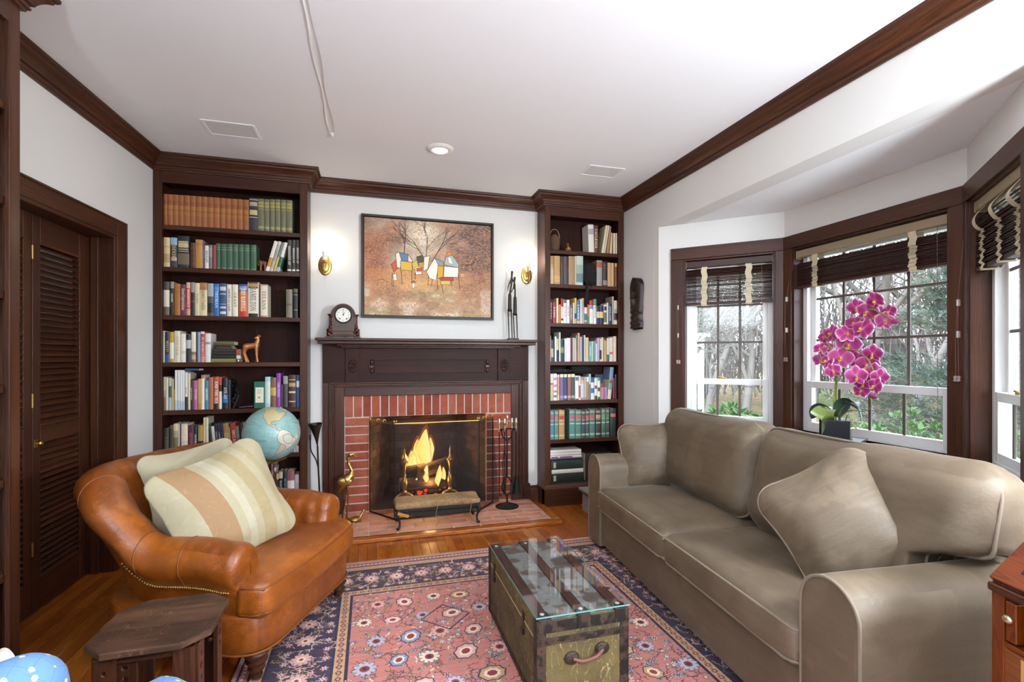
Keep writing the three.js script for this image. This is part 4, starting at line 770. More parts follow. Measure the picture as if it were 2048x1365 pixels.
function blind(label, P, Q, x0, x1, yTop, railH, y1, y0, nSlat, tapes, rail, open, loops) {
  const hx = Q[0] - P[0], hz = Q[1] - P[1], th = Math.atan2(-hz, hx), t = thing('roman_blind', label, 'blind', [P[0], 0, P[1]], th, 'wooden blinds in the bay'), R = rng(nSlat * 7 + 1), zc = -0.035;
  part(t, 'head_rail', rbb(x0, x1, yTop - railH, yTop, zc - 0.02, zc + 0.024, 0.005, 'x'), rail);
  for (const s of [x0, x1 - 0.006]) part(t, 'end_cap', rbb(s, s + 0.006, yTop - railH - 0.006, yTop + 0.002, zc - 0.022, zc + 0.026, 0.002), railMat);
  // a few open slats under the rail, the rest drawn together above the bottom rail
  for (let i = 0; i < open; i++) { const y = lerp(yTop - railH - 0.015, y1 + 0.005, (i + 0.5) / open); const g = rb(x1 - x0 - 0.012, 0.0035, 0.042, 0, 0, 0, 0.0015, 'x'); g.rotateX(0.5 + 0.1 * R()); part(t, 'slat', T(g, (x0 + x1) / 2, y, zc), blindWood); }
  for (let i = 0; i < nSlat; i++) { const y = lerp(y0 + 0.02, y1, i / (nSlat - 1)); const g = rb(x1 - x0 - 0.012, 0.0035 + 0.002 * R(), 0.042, 0, 0, 0, 0.0015, 'x'); g.rotateX((R() - 0.5) * 0.16); part(t, 'slat', T(g, (x0 + x1) / 2, y + (R() - 0.5) * 0.002, zc + (R() - 0.5) * 0.006), blindWood); }
  part(t, 'bottom_rail', rbb(x0 + 0.004, x1 - 0.004, y0, y0 + 0.017, zc - 0.024, zc + 0.024, 0.004, 'x'), blindWood);
  for (const x of tapes) {                                      // cloth tapes, crumpled over the gathered slats
    const n = 60, wv = (v) => 0.006 + (v > (y1 - y0) / (yTop - y0) ? (loops ? 0.03 * Math.sin((v - 0.6) * 9) : 0) : 0.006 * Math.sin(v * 190) + 0.004 * Math.sin(v * 61));
    const f = (sgn) => surf(4, n, (u, v) => [x + (u - 0.5) * 0.042 + 0.004 * Math.sin(v * 23 + x * 9) + (loops && v < 0.6 ? 0.01 * Math.sin(v * 30) : 0), lerp(y0 - 0.004, yTop - railH, v), zc + sgn * (0.024 + wv(v))]);
    part(t, 'ladder_tape', [f(1), f(-1)], M.velcro);
    part(t, 'tape_wrap', rb(0.044, 0.003, 0.06, x, y0 - 0.004, zc, 0.001), M.velcro);
  }
  return t;
}
bayPanel(1, A_, B_, 0.192, 0.830, 0.098, 0.889, 3);
bayPanel(2, B_, C_, 0.076, 1.055, -0.008, 1.138, 4);
bayPanel(3, C_, D_, 0.053, 0.70, -0.008, 0.79, 3);
blind('dark wooden blind half open with two tapes in the narrow left bay window', A_, B_, 0.206, 0.816, 2.06, 0.052, 1.935, 1.715, 17, [0.345, 0.655], blindWood, 4);
blind('wide dark wooden blind drawn up above the orchid', B_, C_, 0.09, 1.041, 2.055, 0.052, 1.962, 1.79, 22, [0.246, 0.868], railMat, 0);
blind('dark wooden blind with looped tapes in the bay window by the desk', C_, D_, 0.067, 0.686, 2.065, 0.05, 1.94, 1.72, 18, [0.19, 0.40, 0.6], railMat, 3, true);
// pull cords with wooden tassels, hung from the casings
function cord(label, P, Q, pts, ends, long) {
  const hx = Q[0] - P[0], hz = Q[1] - P[1], t = thing('blind_cord', label, 'cord', [P[0], 0, P[1]], Math.atan2(-hz, hx), 'pull cords of the bay blinds'), m = std({ color: 0x7a6252, roughness: 0.8 });
  part(t, 'cord', pts.map((p) => tube(p, 0.0013, 20, 5)), m);
  for (const e of ends) part(t, 'tassel', T(lathe([[0, 0], [0.008, 0.001], [0.009, 0.008], [0.006, 0.016], [0.009, 0.024], [0.006, 0.03], [0, 0.032]], 10), e[0], e[1], e[2]), phys({ color: 0xa08a80, roughness: 0.35 }));
  for (const y of long) part(t, 'cleat', rb(0.01, 0.035, 0.02, pts[0][1][0], y, 0.026, 0.004), phys({ color: 0xc8c0b8, roughness: 0.3 }));
}
cord('thin pull cord with two tassels on the left casing of the left bay window', A_, B_, [[[0.205, 1.86, 0.0], [0.155, 1.72, 0.028], [0.15, 1.45, 0.03], [0.148, 1.285, 0.024]], [[0.155, 1.72, 0.028], [0.158, 1.5, 0.032], [0.162, 1.285, 0.024]]], [[0.148, 1.255, 0.024], [0.164, 1.255, 0.024]], [1.7, 1.48]);
cord('thin pull cord with two tassels on the casing between the left and middle bay windows', B_, C_, [[[0.09, 2.0, 0.005], [0.045, 1.72, 0.028], [0.03, 1.5, 0.03], [0.026, 1.305, 0.024]], [[0.03, 1.72, 0.028], [0.036, 1.5, 0.03], [0.042, 1.305, 0.024]]], [[0.026, 1.275, 0.024], [0.043, 1.275, 0.024]], [1.72, 1.5]);
cord('thin pull cord with two tassels on the casing between the middle and right bay windows', B_, C_, [[[1.14, 1.98, 0.03], [1.108, 1.6, 0.028], [1.1, 1.45, 0.03], [1.094, 1.21, 0.024]], [[1.108, 1.6, 0.028], [1.108, 1.45, 0.03], [1.108, 1.21, 0.024]]], [[1.094, 1.18, 0.024], [1.109, 1.18, 0.024]], [1.58, 1.42]);
cord('long cord hanging in front of the middle bay window with a tassel near the sill', B_, C_, [[[0.988, 2.0, -0.01], [0.988, 1.5, -0.012], [0.989, 0.9, -0.012]]], [[0.989, 0.872, -0.012]], []);
cord('long cord hanging in front of the left bay window glass', A_, B_, [[[0.742, 2.0, -0.01], [0.742, 1.4, -0.012], [0.742, 0.9, -0.012]]], [[0.742, 0.872, -0.012]], []);
// ---------------------------------------------------------------- garden seen through the bay
const GY = -0.55;
{
  const gt = dataTex(512, 512, (u, v) => { const a = fbm(u * 6, v * 6, 201, 4, 6, 6), b = vnoise(u * 128, v * 128, 203, 128, 128), k = sstep(0.42, 0.58, a); return mixc(mixc(hex(0x6e5c42), hex(0x97835f), b), mixc(hex(0x47562a), hex(0x6d7c3c), b), k); }); gt.repeat.set(0.12, 0.12);
  const n = 40, g = surf(n, n, (u, v) => { const x = lerp(2.6, 42, u * u * 0.6 + u * 0.4), z = lerp(-38, 22, v), d = Math.hypot(x - 3, z + 2); return [x, GY + 0.9 * sstep(7, 30, d) + 0.12 * (fbm(x * 0.4, z * 0.4, 5) - 0.5), z]; }), uv = g.attributes.uv, p = g.attributes.position; for (let i = 0; i < uv.count; i++) uv.setXY(i, p.getX(i), p.getZ(i));
  solo('garden_ground', g, std({ map: gt, roughness: 1 }), 'dry winter lawn with leaf litter outside the bay', 'ground');
  solo('added_bounce_slab', T(bx(5.6, 0.1, 7.5, 0, 0, 0), 5.9, GY - 0.02, -3.4), std({ color: 0xc8c2b8, roughness: 0.95, bumpMap: FINE, bumpScale: 0.003 }), 'pale slab added below the bay windows to bounce daylight onto the bay ceiling', 'terrace');  // added reflector slab, throws daylight up onto the bay ceiling
  // unseen pale ground round the house, bounces daylight in through the rear doors
  struct('unseen_ground_apron', [bb(-40, 2.55, GY - 0.2, GY - 0.05, -40, 2.7), bb(-40, 40, GY - 0.2, GY - 0.05, 2.7, 40), bb(-8, 8, GY - 0.05, -0.06, 2.66, 9)], std({ color: 0xb4b0a8, roughness: 1 }));
}
function branchy(seed, { h = 4, levels = 5, r = 0.09, spread = 0.75, kids = [3, 4], droop = 0.0, len = 0.62, sides = 5, up = 0.25 } = {}) {
  const R = rng(seed), gs = [], tips = [];
  const grow = (p, d, L, r0, lv) => {
    const bend = 0.35, steps = lv > levels - 3 ? 2 : 3, pts = [p.clone()]; let q = p.clone(), dir = d.clone();
    for (let i = 0; i < steps; i++) { dir.add(new THREE.Vector3((R() - 0.5) * bend, (R() - 0.5) * bend * 0.6 + up * 0.2 - droop * lv * 0.1, (R() - 0.5) * bend)).normalize(); q = q.clone().addScaledVector(dir, L / steps); pts.push(q); }
    const r1 = r0 * 0.6, n = pts.length; for (let i = 0; i < n - 1; i++) { const a = lerp(r0, r1, i / (n - 1)), b = lerp(r0, r1, (i + 1) / (n - 1)), s = lv > 2 ? 3 : lv > 1 ? 4 : 6, e = pts[i + 1].clone().sub(pts[i]), g = new THREE.CylinderGeometry(b, a, e.length(), s, 1, true); g.applyQuaternion(new THREE.Quaternion().setFromUnitVectors(new THREE.Vector3(0, 1, 0), e.clone().normalize())); const c = pts[i].clone().add(pts[i + 1]).multiplyScalar(0.5); gs.push(g.translate(c.x, c.y, c.z)); }
    tips.push([q, dir.clone(), lv]);
    if (lv >= levels) return;
    const k = kids[0] + Math.floor(R() * (kids[1] - kids[0] + 1)); for (let i = 0; i < k; i++) { const at = pts[1 + Math.floor(R() * (n - 1))], w = new THREE.Vector3(R() - 0.5, (R() - 0.5) * 0.7 + up, R() - 0.5).normalize(); grow(i === 0 ? q : at, dir.clone().lerp(w, spread * (0.6 + 0.5 * R())).normalize(), L * (len + 0.25 * R()), Math.max(0.0035, (i === 0 ? r1 : r1 * 0.75)), lv + 1); }
  };
  grow(new THREE.Vector3(0, 0, 0), new THREE.Vector3(0, 1, 0), h * 0.32, r, 0); return { g: merge(gs), tips };
}
const barkPale = std({ color: 0x706e67, roughness: 1 }), barkGrey = std({ color: 0x65605a, roughness: 1 }), barkBrown = std({ color: 0x4c4038, roughness: 1 });
{
  // bare, lichen-grey trees: three kinds, each placed several times
  const kinds = [branchy(11, { h: 4.6, levels: 6, spread: 0.85, kids: [3, 4], droop: 0.3, r: 0.13 }), branchy(12, { h: 7, levels: 6, spread: 0.6, r: 0.11, kids: [2, 4] }), branchy(13, { h: 6, levels: 5, spread: 0.7, r: 0.09, kids: [3, 4] })];
  const made = {};
  const put = (k, x, z, s, a, m, label) => { const key = k + m.uuid; let t; if (!made[key]) { t = made[key] = thing('bare_tree', label, 'tree', [0, 0, 0], 0, 'bare winter trees outside'); part(t, 'branches', kinds[k].g, m); } else { t = made[key].clone(); t.name = numbered('bare_tree'); scene.add(t); tag(t, label, 'tree', 'bare winter trees outside'); } t.position.set(x, GY - 0.1, z); t.rotation.y = a; t.scale.setScalar(s); };
  put(0, 6.2, -9.6, 1.15, 0.4, barkPale, 'spreading pale bare tree behind the left bay window');
  put(0, 8.4, -11.5, 1.3, 2.1, barkPale, 'pale bare tree further back in the left bay window');
  // the woods' edge: bare trees and twigs nobody could count, one object
  const R = rng(8), bits = [], mm = new THREE.Matrix4();
  for (const [x, z, k, s] of [[5.2, -16, 1, 1.5], [7.5, -15, 2, 1.5], [9.5, -14.5, 1, 1.4], [11, -12.5, 2, 1.6], [12.5, -11.5, 1, 1.5], [13, -9, 2, 1.5], [14.5, -7.6, 1, 1.5], [15, -5.5, 2, 1.4], [16, -4, 1, 1.5], [10.5, -17.5, 2, 1.8], [14, -14, 1, 1.7], [17, -10, 2, 1.8], [19, -7, 1, 1.8], [6.5, -19, 1, 1.8], [18, -13, 2, 2], [12, -16, 1, 1.9], [16.5, -8.2, 2, 1.7], [8.5, -18.5, 2, 1.9], [13.5, -10.5, 1, 1.6], [10.2, -13.2, 2, 1.5], [18, -5.4, 2, 1.7], [15.5, -11.5, 1, 1.9]]) { mm.makeRotationY(R() * 6); mm.scale(new THREE.Vector3(1, 1, 1).multiplyScalar(s * (0.9 + 0.2 * R()))); mm.setPosition(x, GY, z); bits.push(kinds[k].g.clone().applyMatrix4(mm)); }
  const R2 = rng(44); for (let j = 0; j < 9500; j++) { const a = lerp(-1.25, 0.25, R2()), d = 13 + R2() * 15, x = 2.6 + Math.cos(a) * d, z = -2.6 + Math.sin(a) * d, hh = 0.6 + R2() * 2.6, y0 = GY + 0.5 + R2() * R2() * 6; const g = new THREE.CylinderGeometry(0.004, 0.014 + 0.02 * R2(), hh, 3, 1, true); g.rotateX((R2() - 0.5) * 1.7); g.rotateY(R2() * 6); bits.push(g.translate(x, y0 + hh / 2, z)); }
  const th = solo('woodland_thicket', merge(bits), std({ color: 0x7c756f, roughness: 1 }), 'pale tangle of bare trees and twigs along the edge of the woods', 'thicket'); th.userData.kind = 'stuff';
}
// needle and leaf sprays
function leafCloud(n, place, shape, seed) {
  const R = rng(seed), P = [], N = []; const q = new THREE.Quaternion(), e = new THREE.Euler(), v = new THREE.Vector3();
  for (let i = 0; i < n; i++) { const [c, dir, s] = place(R, i); e.set(R() * 6.28, R() * 6.28, R() * 6.28); if (dir) { q.setFromUnitVectors(new THREE.Vector3(0, 1, 0), v.set(dir[0] + (R() - 0.5) * 0.9, dir[1] + (R() - 0.5) * 0.9, dir[2] + (R() - 0.5) * 0.9).normalize()); q.multiply(new THREE.Quaternion().setFromAxisAngle(new THREE.Vector3(0, 1, 0), R() * 6.28)); } else q.setFromEuler(e); for (const t of shape) { v.set(...t).multiplyScalar(s).applyQuaternion(q); P.push(v.x + c[0], v.y + c[1], v.z + c[2]); } }
  const g = new THREE.BufferGeometry(); g.setAttribute('position', new THREE.Float32BufferAttribute(P, 3)); g.setAttribute('uv', new THREE.Float32BufferAttribute(new Float32Array(P.length / 3 * 2), 2)); g.computeVertexNormals(); return g;
}
const LEAF = [[0, 0, 0], [0.22, 0.45, 0.06], [0, 0.5, -0.03], [0, 0, 0], [0, 0.5, -0.03], [-0.22, 0.45, 0.06], [0, 0.5, -0.03], [0.22, 0.45, 0.06], [0, 1, 0], [0, 0.5, -0.03], [0, 1, 0], [-0.22, 0.45, 0.06]];
const SPRAY = [[-0.03, 0, 0], [0.03, 0, 0], [0, 1, 0], [0, 0.15, 0], [0.32, 0.5, 0.05], [0.04, 0.3, 0], [0, 0.35, 0], [-0.32, 0.72, 0.05], [-0.03, 0.5, 0], [0, 0.5, 0], [0.26, 0.9, 0.03], [0.03, 0.66, 0]];
const leafMat = (c) => phys({ color: c, roughness: 0.7, transmission: 0.3, thickness: 0, side: THREE.DoubleSide });
function evergreen(label, x, z, h, boughs, seed, mats) {
  const t = thing('evergreen_tree', label, 'tree', [x, GY - 0.1, z], 0, 'evergreens in the garden'), R = rng(seed), tw = [], clus = [];
  tw.push(taperTube([[0, 0, 0], [0.06, h * 0.4, 0.03], [0, h * 0.8, 0], [0, h, 0]], [0.11, 0.08, 0.05, 0.02], 12, 6));
  for (let i = 0; i < boughs; i++) { const y = h * (0.1 + 0.85 * i / boughs), a = R() * 6.28, L = (0.5 + R() * 0.8) * (1.25 - 0.75 * i / boughs) * h * 0.36, up = 0.15 + R() * 0.3; const e = [Math.cos(a) * L, y + up * L, Math.sin(a) * L]; tw.push(taperTube([[0, y, 0], [e[0] * 0.5, y + up * L * 0.35, e[2] * 0.5], e], [0.03, 0.02, 0.006], 6, 4)); for (let k = 0; k < 9; k++) { const f = 0.35 + 0.65 * k / 8; clus.push([e[0] * f + (R() - 0.5) * 0.3, lerp(y, e[1], f) + (R() - 0.5) * 0.2, e[2] * f + (R() - 0.5) * 0.3, [e[0] / L, 0.35, e[2] / L]]); } }
  part(t, 'trunk', merge(tw), barkBrown);
  mats.forEach((m, j) => { const f = part(t, 'foliage', leafCloud(clus.length * 12, (Q) => { const c = clus[Math.floor(Q() * clus.length)], r = 0.24; return [[c[0] + (Q() - 0.5) * r * 2, c[1] + (Q() - 0.5) * r, c[2] + (Q() - 0.5) * r * 2], c[3], 0.11 + 0.1 * Q()]; }, SPRAY, seed + j), m); f.userData.kind = 'stuff'; });
}
const egA = leafMat(0x1d3122), egB = leafMat(0x2b4029), egC = leafMat(0x3a4c30);
evergreen('dark evergreen with spreading boughs behind the orchid', 8.3, -4.6, 3.9, 44, 61, [egA, egB]);
evergreen('evergreen with open branches at the right of the middle bay window', 6.6, -2.55, 4.4, 40, 63, [egA, egC]);
evergreen('far evergreen seen low between the window bars', 12.2, -6.2, 4.2, 40, 65, [egB, egA]);
function shrub(label, x, z, w, h, n, seed, mats, leaf) {
  const t = thing('shrub', label, 'shrub', [x, GY, z], 0, 'leafy shrubs below the bay'), R = rng(seed), tw = [], tip = [];
  for (let i = 0; i < n; i++) { const a = R() * 6.28, e = [Math.cos(a) * w * Math.sqrt(R()), h * (0.55 + 0.45 * R()), Math.sin(a) * w * Math.sqrt(R())]; tw.push(taperTube([[0, 0, 0], [e[0] * 0.4, e[1] * 0.5, e[2] * 0.4], e], [0.014, 0.009, 0.004], 6, 4)); tip.push(e); for (let k = 0; k < 2; k++) tip.push([e[0] * (0.7 + 0.2 * k) + (R() - 0.5) * 0.12, e[1] * (0.65 + 0.2 * k), e[2] * (0.7 + 0.2 * k) + (R() - 0.5) * 0.12]); }
  part(t, 'stem', merge(tw), barkBrown);
  mats.forEach((m, j) => { const f = part(t, 'foliage', leafCloud(tip.length * 7, (Q) => { const c = tip[Math.floor(Q() * tip.length)]; return [[c[0] + (Q() - 0.5) * 0.07, c[1] + (Q() - 0.5) * 0.07, c[2] + (Q() - 0.5) * 0.07], [(Q() - 0.5) * 1.6, 0.55, (Q() - 0.5) * 1.6], leaf * (0.7 + 0.5 * Q())]; }, LEAF, seed + 5 + j), m); f.userData.kind = 'stuff'; });
}
const shA = leafMat(0x33551f), shB = leafMat(0x4c6c30), shC = leafMat(0x5a7440);
shrub('glossy green shrub under the left bay window', 3.25, -4.35, 0.55, 1.35, 44, 71, [shA, shB], 0.12);
shrub('green shrub outside between the left and middle bay windows', 4.0, -4.1, 0.5, 1.3, 40, 72, [shA, shB], 0.12);
shrub('light green shrub behind the orchid pot', 4.7, -2.9, 0.75, 1.2, 60, 73, [shB, shC], 0.11);
shrub('light green shrub low in the right half of the middle bay window', 5.0, -2.1, 0.7, 1.0, 56, 74, [shA, shC], 0.1);
shrub('pale green shrub beside the evergreen trunk', 6.2, -3.6, 0.9, 1.2, 60, 75, [shB, shC], 0.1);
// white garden arbour
{
  const t = thing('garden_arbor', 'white wooden arbour with lattice behind the bare tree', 'arbor', [6.95, GY, -10.2], 0.5);
  for (const [x, z] of [[-1.1, -0.4], [-0.35, -0.4], [0.55, -0.4], [-1.1, 0.4], [0.55, 0.4]]) part(t, 'post', rb(0.11, 2.25, 0.11, x, 1.125, z, 0.005), M.paint);
  part(t, 'top_beam', [rb(1.95, 0.12, 0.06, -0.27, 2.3, -0.4, 0.004), rb(1.95, 0.12, 0.06, -0.27, 2.3, 0.4, 0.004)], M.paint);
  for (let i = 0; i < 8; i++) part(t, 'rafter', rb(0.04, 0.08, 1.2, -1.15 + i * 0.25, 2.4, 0, 0.003), M.paint);
  for (let i = 0; i < 5; i++) part(t, 'lattice_slat', rb(0.9, 0.035, 0.012, 0.1, 0.3 + i * 0.33, -0.4, 0.002), M.paint); for (let i = 0; i < 4; i++) part(t, 'lattice_slat', rb(0.035, 1.6, 0.012, -0.2 + i * 0.2, 0.95, -0.39, 0.002), M.paint);
}
// ---------------------------------------------------------------- ceiling fixtures and unseen lamps behind the camera
function canLight(x, z, label) {
  const t = thing('recessed_light', label, 'ceiling light', [x, H, z], 0, 'recessed ceiling lights');
  part(t, 'trim_ring', T(lathe([[0.052, -0.004], [0.058, -0.016], [0.075, -0.012], [0.09, -0.004], [0.094, 0.0005]], 40), 0, 0, 0), M.paint);
  part(t, 'glowing_lens', T(lathe([[0, -0.026], [0.02, -0.025], [0.04, -0.02], [0.052, -0.01], [0.054, -0.004]], 32), 0, 0, 0), std({ color: 0xffffff, emissive: 0xfff2e0, emissiveIntensity: 3 }));
  const l = new THREE.RectAreaLight(new THREE.Color(1, 0.98, 0.95), CAN / (0.09 * 0.09), 0.09, 0.09); l.position.set(x, H - 0.032, z); l.rotation.x = -PI / 2; l.castShadow = true; scene.add(l); l.name = 'recessed_lamp_light';
}
canLight(0.461, -3.40, 'round recessed ceiling light in front of the painting');
canLight(-0.6, -1.0, 'unseen recessed ceiling light behind the view, left'); canLight(1.45, -0.6, 'unseen recessed ceiling light behind the view, right'); canLight(0.46, 0.7, 'unseen recessed ceiling light at the far end of the room');  // three unseen cans out of view, light the near half of the room
function unseenUplight(x, z, label) {
  const t = thing('unseen_uplight_lamp', label, 'floor lamp', [x, 0, z], 0, 'unseen ceiling uplights');
  part(t, 'base', lathe([[0, 0], [0.14, 0], [0.14, 0.012], [0.03, 0.03], [0.012, 0.05], [0, 0.05]], 32), M.bronze); part(t, 'pole', bar([0, 0.03, 0], [0, 1.7, 0], 0.011, 12), M.bronze);
  part(t, 'lamp_bowl', lathe([[0.01, 1.69], [0.06, 1.7], [0.13, 1.75], [0.17, 1.81], [0.175, 1.812], [0.13, 1.757], [0.06, 1.708], [0, 1.7]], 32), std({ color: 0xe8e0d0, roughness: 0.5 }));
  part(t, 'bulb_disc', T(lathe([[0, 1.758], [0.08, 1.756], [0.085, 1.75]], 24)), std({ color: 0xffffff, emissive: 0xf4f8ff, emissiveIntensity: 2 }));
  const l = new THREE.RectAreaLight(new THREE.Color(0.77, 0.91, 1.06), UNSEEN_UPLIGHT / (0.16 * 0.16), 0.16, 0.16); l.position.set(x, 1.78, z); l.rotation.x = PI / 2; l.castShadow = true; l.name = 'unseen_uplight_lamp_light'; scene.add(l);
}
unseenUplight(-1.2, 0.8, 'unseen uplight behind the view in the left corner, lights the ceiling');  // unseen lamp, stands in for flash bounced off the ceiling
{
  const x = 1.93, y = 1.6, z = -0.12, t = thing('unseen_globe_lamp', 'unseen floor lamp with opal globe, right of the view, lights the left wall', 'floor lamp', [x, 0, z]);  // out of view, placed to brighten the left wall and chair
  part(t, 'base', lathe([[0, 0], [0.13, 0], [0.13, 0.012], [0.02, 0.03], [0, 0.03]], 28), M.bronze); part(t, 'pole', bar([0, 0.02, 0], [0, y - 0.14, 0], 0.01, 10), M.bronze); part(t, 'glowing_globe', sphere(0.15, 0, y, 0, 32, 20), std({ color: 0xffffff, emissive: 0xf2f7ff, emissiveIntensity: 2.5 }));
  const l = new THREE.PointLight(new THREE.Color(0.84, 0.94, 1.04), UNSEEN_GLOBE); l.position.set(x, y, z); l.castShadow = true; l.shadow.radius = 6; l.name = 'unseen_globe_lamp_light'; scene.add(l);
}
// square flush grilles in the ceiling
for (const [x0, x1, z0, z1, label] of [[-0.985, -0.70, -3.575, -3.38, 'white flush ceiling grille above the left bookcase'], [1.578, 1.863, -3.56, -3.375, 'white flush ceiling grille above the right bookcase']]) {
  const t = thing('ceiling_grille', label, 'grille', [(x0 + x1) / 2, H, (z0 + z1) / 2], 0, 'flush ceiling grilles'), w = x1 - x0, d = z1 - z0;
  part(t, 'frame', [rb(w, 0.005, 0.018, 0, -0.0025, -d / 2, 0.002), rb(w, 0.005, 0.018, 0, -0.0025, d / 2, 0.002), rb(0.018, 0.005, d, -w / 2, -0.0025, 0, 0.002), rb(0.018, 0.005, d, w / 2, -0.0025, 0, 0.002)], M.ceil); part(t, 'mesh_cover', bb(-w / 2, w / 2, -0.0025, -0.0005, -d / 2, d / 2), std({ color: 0xdcdbd8, roughness: 0.8, bumpMap: FAB, bumpScale: 0.0006 }));
}
// ---------------------------------------------------------------- closet doorway with bifold louvred door; near bookcase
{
  const th = Math.atan(0.0635), zA = -3.57, zB = -2.45, top = 2.05;
  const L = (zB - zA) / Math.cos(th);
  const d = structGroup('trim_7'); d.position.set(xl(zA), 0, zA); d.rotation.y = PI / 2 - th; // local -x runs towards the near end
  const seg = (a, b) => [-b, -a];
  const put = (name, a, b, y0, y1, z0, z1, ax) => part(d, name, rbb(...seg(a, b), y0, y1, z0, z1, 0.003, ax), M.wood);
  put('side_casing', -0.095, 0.0, 0, top + 0.092, 0.0, 0.026, 'y'); put('side_casing', L, L + 0.095, 0, top + 0.092, 0.0, 0.026, 'y'); put('head_casing', 0.0, L, top, top + 0.092, 0.0, 0.026, 'x'); put('back_band', -0.1, -0.088, 0, top + 0.1, 0.0, 0.034, 'y'); put('back_band', -0.1, L + 0.1, top + 0.088, top + 0.1, 0.0, 0.034, 'x');
  put('jamb_lining', -0.002, 0.02, 0, top, -0.2, 0.02, 'y'); put('jamb_lining', L - 0.02, L + 0.002, 0, top, -0.2, 0.02, 'y'); put('jamb_lining', 0.02, L - 0.02, top - 0.02, top + 0.002, -0.2, 0.02, 'x'); put('door_stop', 0.02, 0.034, 0, top - 0.02, -0.1, -0.06, 'y');
  const doorG = structGroup('door_1'); doorG.position.set(-1.652, 0, -3.53); doorG.rotation.y = PI / 2;  // local -x runs towards the camera
  for (const [a, b] of [[0, 0.478], [0.486, 0.965]]) {
    const lf = part(doorG, 'door_leaf', [rbb(-b, -b + 0.062, 0.012, 2.03, -0.016, 0.016, 0.003, 'y'), rbb(-a - 0.062, -a, 0.012, 2.03, -0.016, 0.016, 0.003, 'y'), rbb(-b + 0.062, -a - 0.062, 1.895, 2.03, -0.016, 0.016, 0.003, 'x'), rbb(-b + 0.062, -a - 0.062, 0.862, 0.955, -0.016, 0.016, 0.003, 'x'), rbb(-b + 0.062, -a - 0.062, 0.012, 0.17, -0.016, 0.016, 0.003, 'x')], M.wood);
    const sl = (y0, y1, n) => { for (let i = 0; i < n; i++) { const g = rb(b - a - 0.124, 0.045, 0.006, 0, 0, 0, 0.002, 'x'); g.rotateX(-0.85); part(lf, 'louvre', T(g, -(a + b) / 2, lerp(y0, y1, (i + 0.5) / n), 0), M.wood); } };
    sl(0.955, 1.895, 29); sl(0.17, 0.862, 22);
    part(lf, 'panel_bead', [rbb(-b + 0.062, -a - 0.062, 1.885, 1.9, 0.008, 0.019, 0.003), rbb(-b + 0.062, -a - 0.062, 0.948, 0.96, 0.008, 0.019, 0.003), rbb(-b + 0.062, -a - 0.062, 0.164, 0.176, 0.008, 0.019, 0.003)], M.woodWarm);
  }
  part(doorG, 'door_knob', [T(rot(lathe([[0, 0], [0.008, 0], [0.007, 0.012], [0.014, 0.018], [0.015, 0.024], [0.008, 0.03], [0, 0.031]], 16), PI / 2), -0.455, 0.865, 0.016), rb(0.03, 0.04, 0.004, -0.455, 0.865, 0.017, 0.001)], M.brass);
  part(doorG, 'hinge', [0.3, 1.05, 1.8].map((y) => bar([-0.482, y, 0.0165], [-0.482, y + 0.07, 0.0165], 0.005, 8)), M.brassOld);
  part(doorG, 'top_track', bb(-1.05, 0.02, 2.032, 2.05, -0.015, 0.015), M.brassOld);
  // closet behind the door
  struct('wall_closet', [bb(-2.45, -2.4, -0.1, H, -4.2, -2.0), bb(-2.4, -1.58, -0.1, H, -4.2, -4.15), bb(-2.4, -1.8, -0.1, H, -2.1, -2.05), bb(-2.4, -1.7, 2.3, 2.36, -4.15, -2.1)], M.wall);
}
{
  // near bookcase at the left edge of the view, front facing the room
  const t = thing('bookcase', 'tall dark bookcase standing closest at the left edge of the view', 'bookcase'), X = -1.29, Z0 = -2.335, Z1 = -0.3;
  part(t, 'cornice', [crownG[0], crownG[1]], M.wood);
  part(t, 'stile', rbb(X - 0.022, X, 0.1, 2.648, Z0, Z0 + 0.06, 0.003, 'y'), M.wood); part(t, 'stile_bead', rbb(X - 0.01, X + 0.006, 0.1, 2.55, Z0 + 0.062, Z0 + 0.07, 0.002, 'y'), M.wood); part(t, 'stile', rbb(X - 0.022, X, 0.1, 2.648, Z1 - 0.06, Z1, 0.003, 'y'), M.wood); part(t, 'top_rail', rbb(X - 0.022, X, 2.55, 2.648, Z0 + 0.06, Z1 - 0.06, 0.003, 'z'), M.wood);
  part(t, 'side_panel', bb(xl(Z0) + 0.002, X - 0.022, 0, 2.65, Z0, Z0 + 0.02, 'y'), M.wood); part(t, 'side_panel', bb(xl(Z1) + 0.002, X - 0.022, 0, 2.65, Z1 - 0.02, Z1, 'y'), M.wood); part(t, 'back_panel', bb(-1.615, -1.61, 0, 2.65, Z0 + 0.02, -2.0, 'y'), M.woodBack);
  part(t, 'plinth', rbb(-1.6, X + 0.012, 0, 0.12, Z0 + 0.002, Z1, 0.003, 'z'), M.wood);
  for (const y of [0.15, 0.5, 0.85, 1.2, 1.55, 1.9, 2.25]) part(t, 'shelf', rbb(-1.606, X - 0.012, y - 0.03, y, Z0 + 0.021, Z1 - 0.021, 0.003, 'z'), M.wood);
  const cols = [[0x2a4a90, 'blue'], [0xd8d4cc, 'white'], [0x24407a, 'dark blue']];
  cols.forEach(([c, n], i) => { const b = thing('book', `${n} book at the very left edge of the view, ${ORD[i]} in the near bookcase`, 'book', [X - 0.03, 0.1502, Z0 + 0.075 + i * 0.032], PI / 2, 'books in the near bookcase'); const [cov, pg] = bookGeo(0.031, 0.3 - 0.02 * i, 0.18, [0, 0, 1, 1]); part(b, 'cover', T(cov, -0.031, 0, 0), std({ color: c, roughness: 0.5 })); part(b, 'page_block', T(pg, -0.031, 0, 0), M.pages); });
}
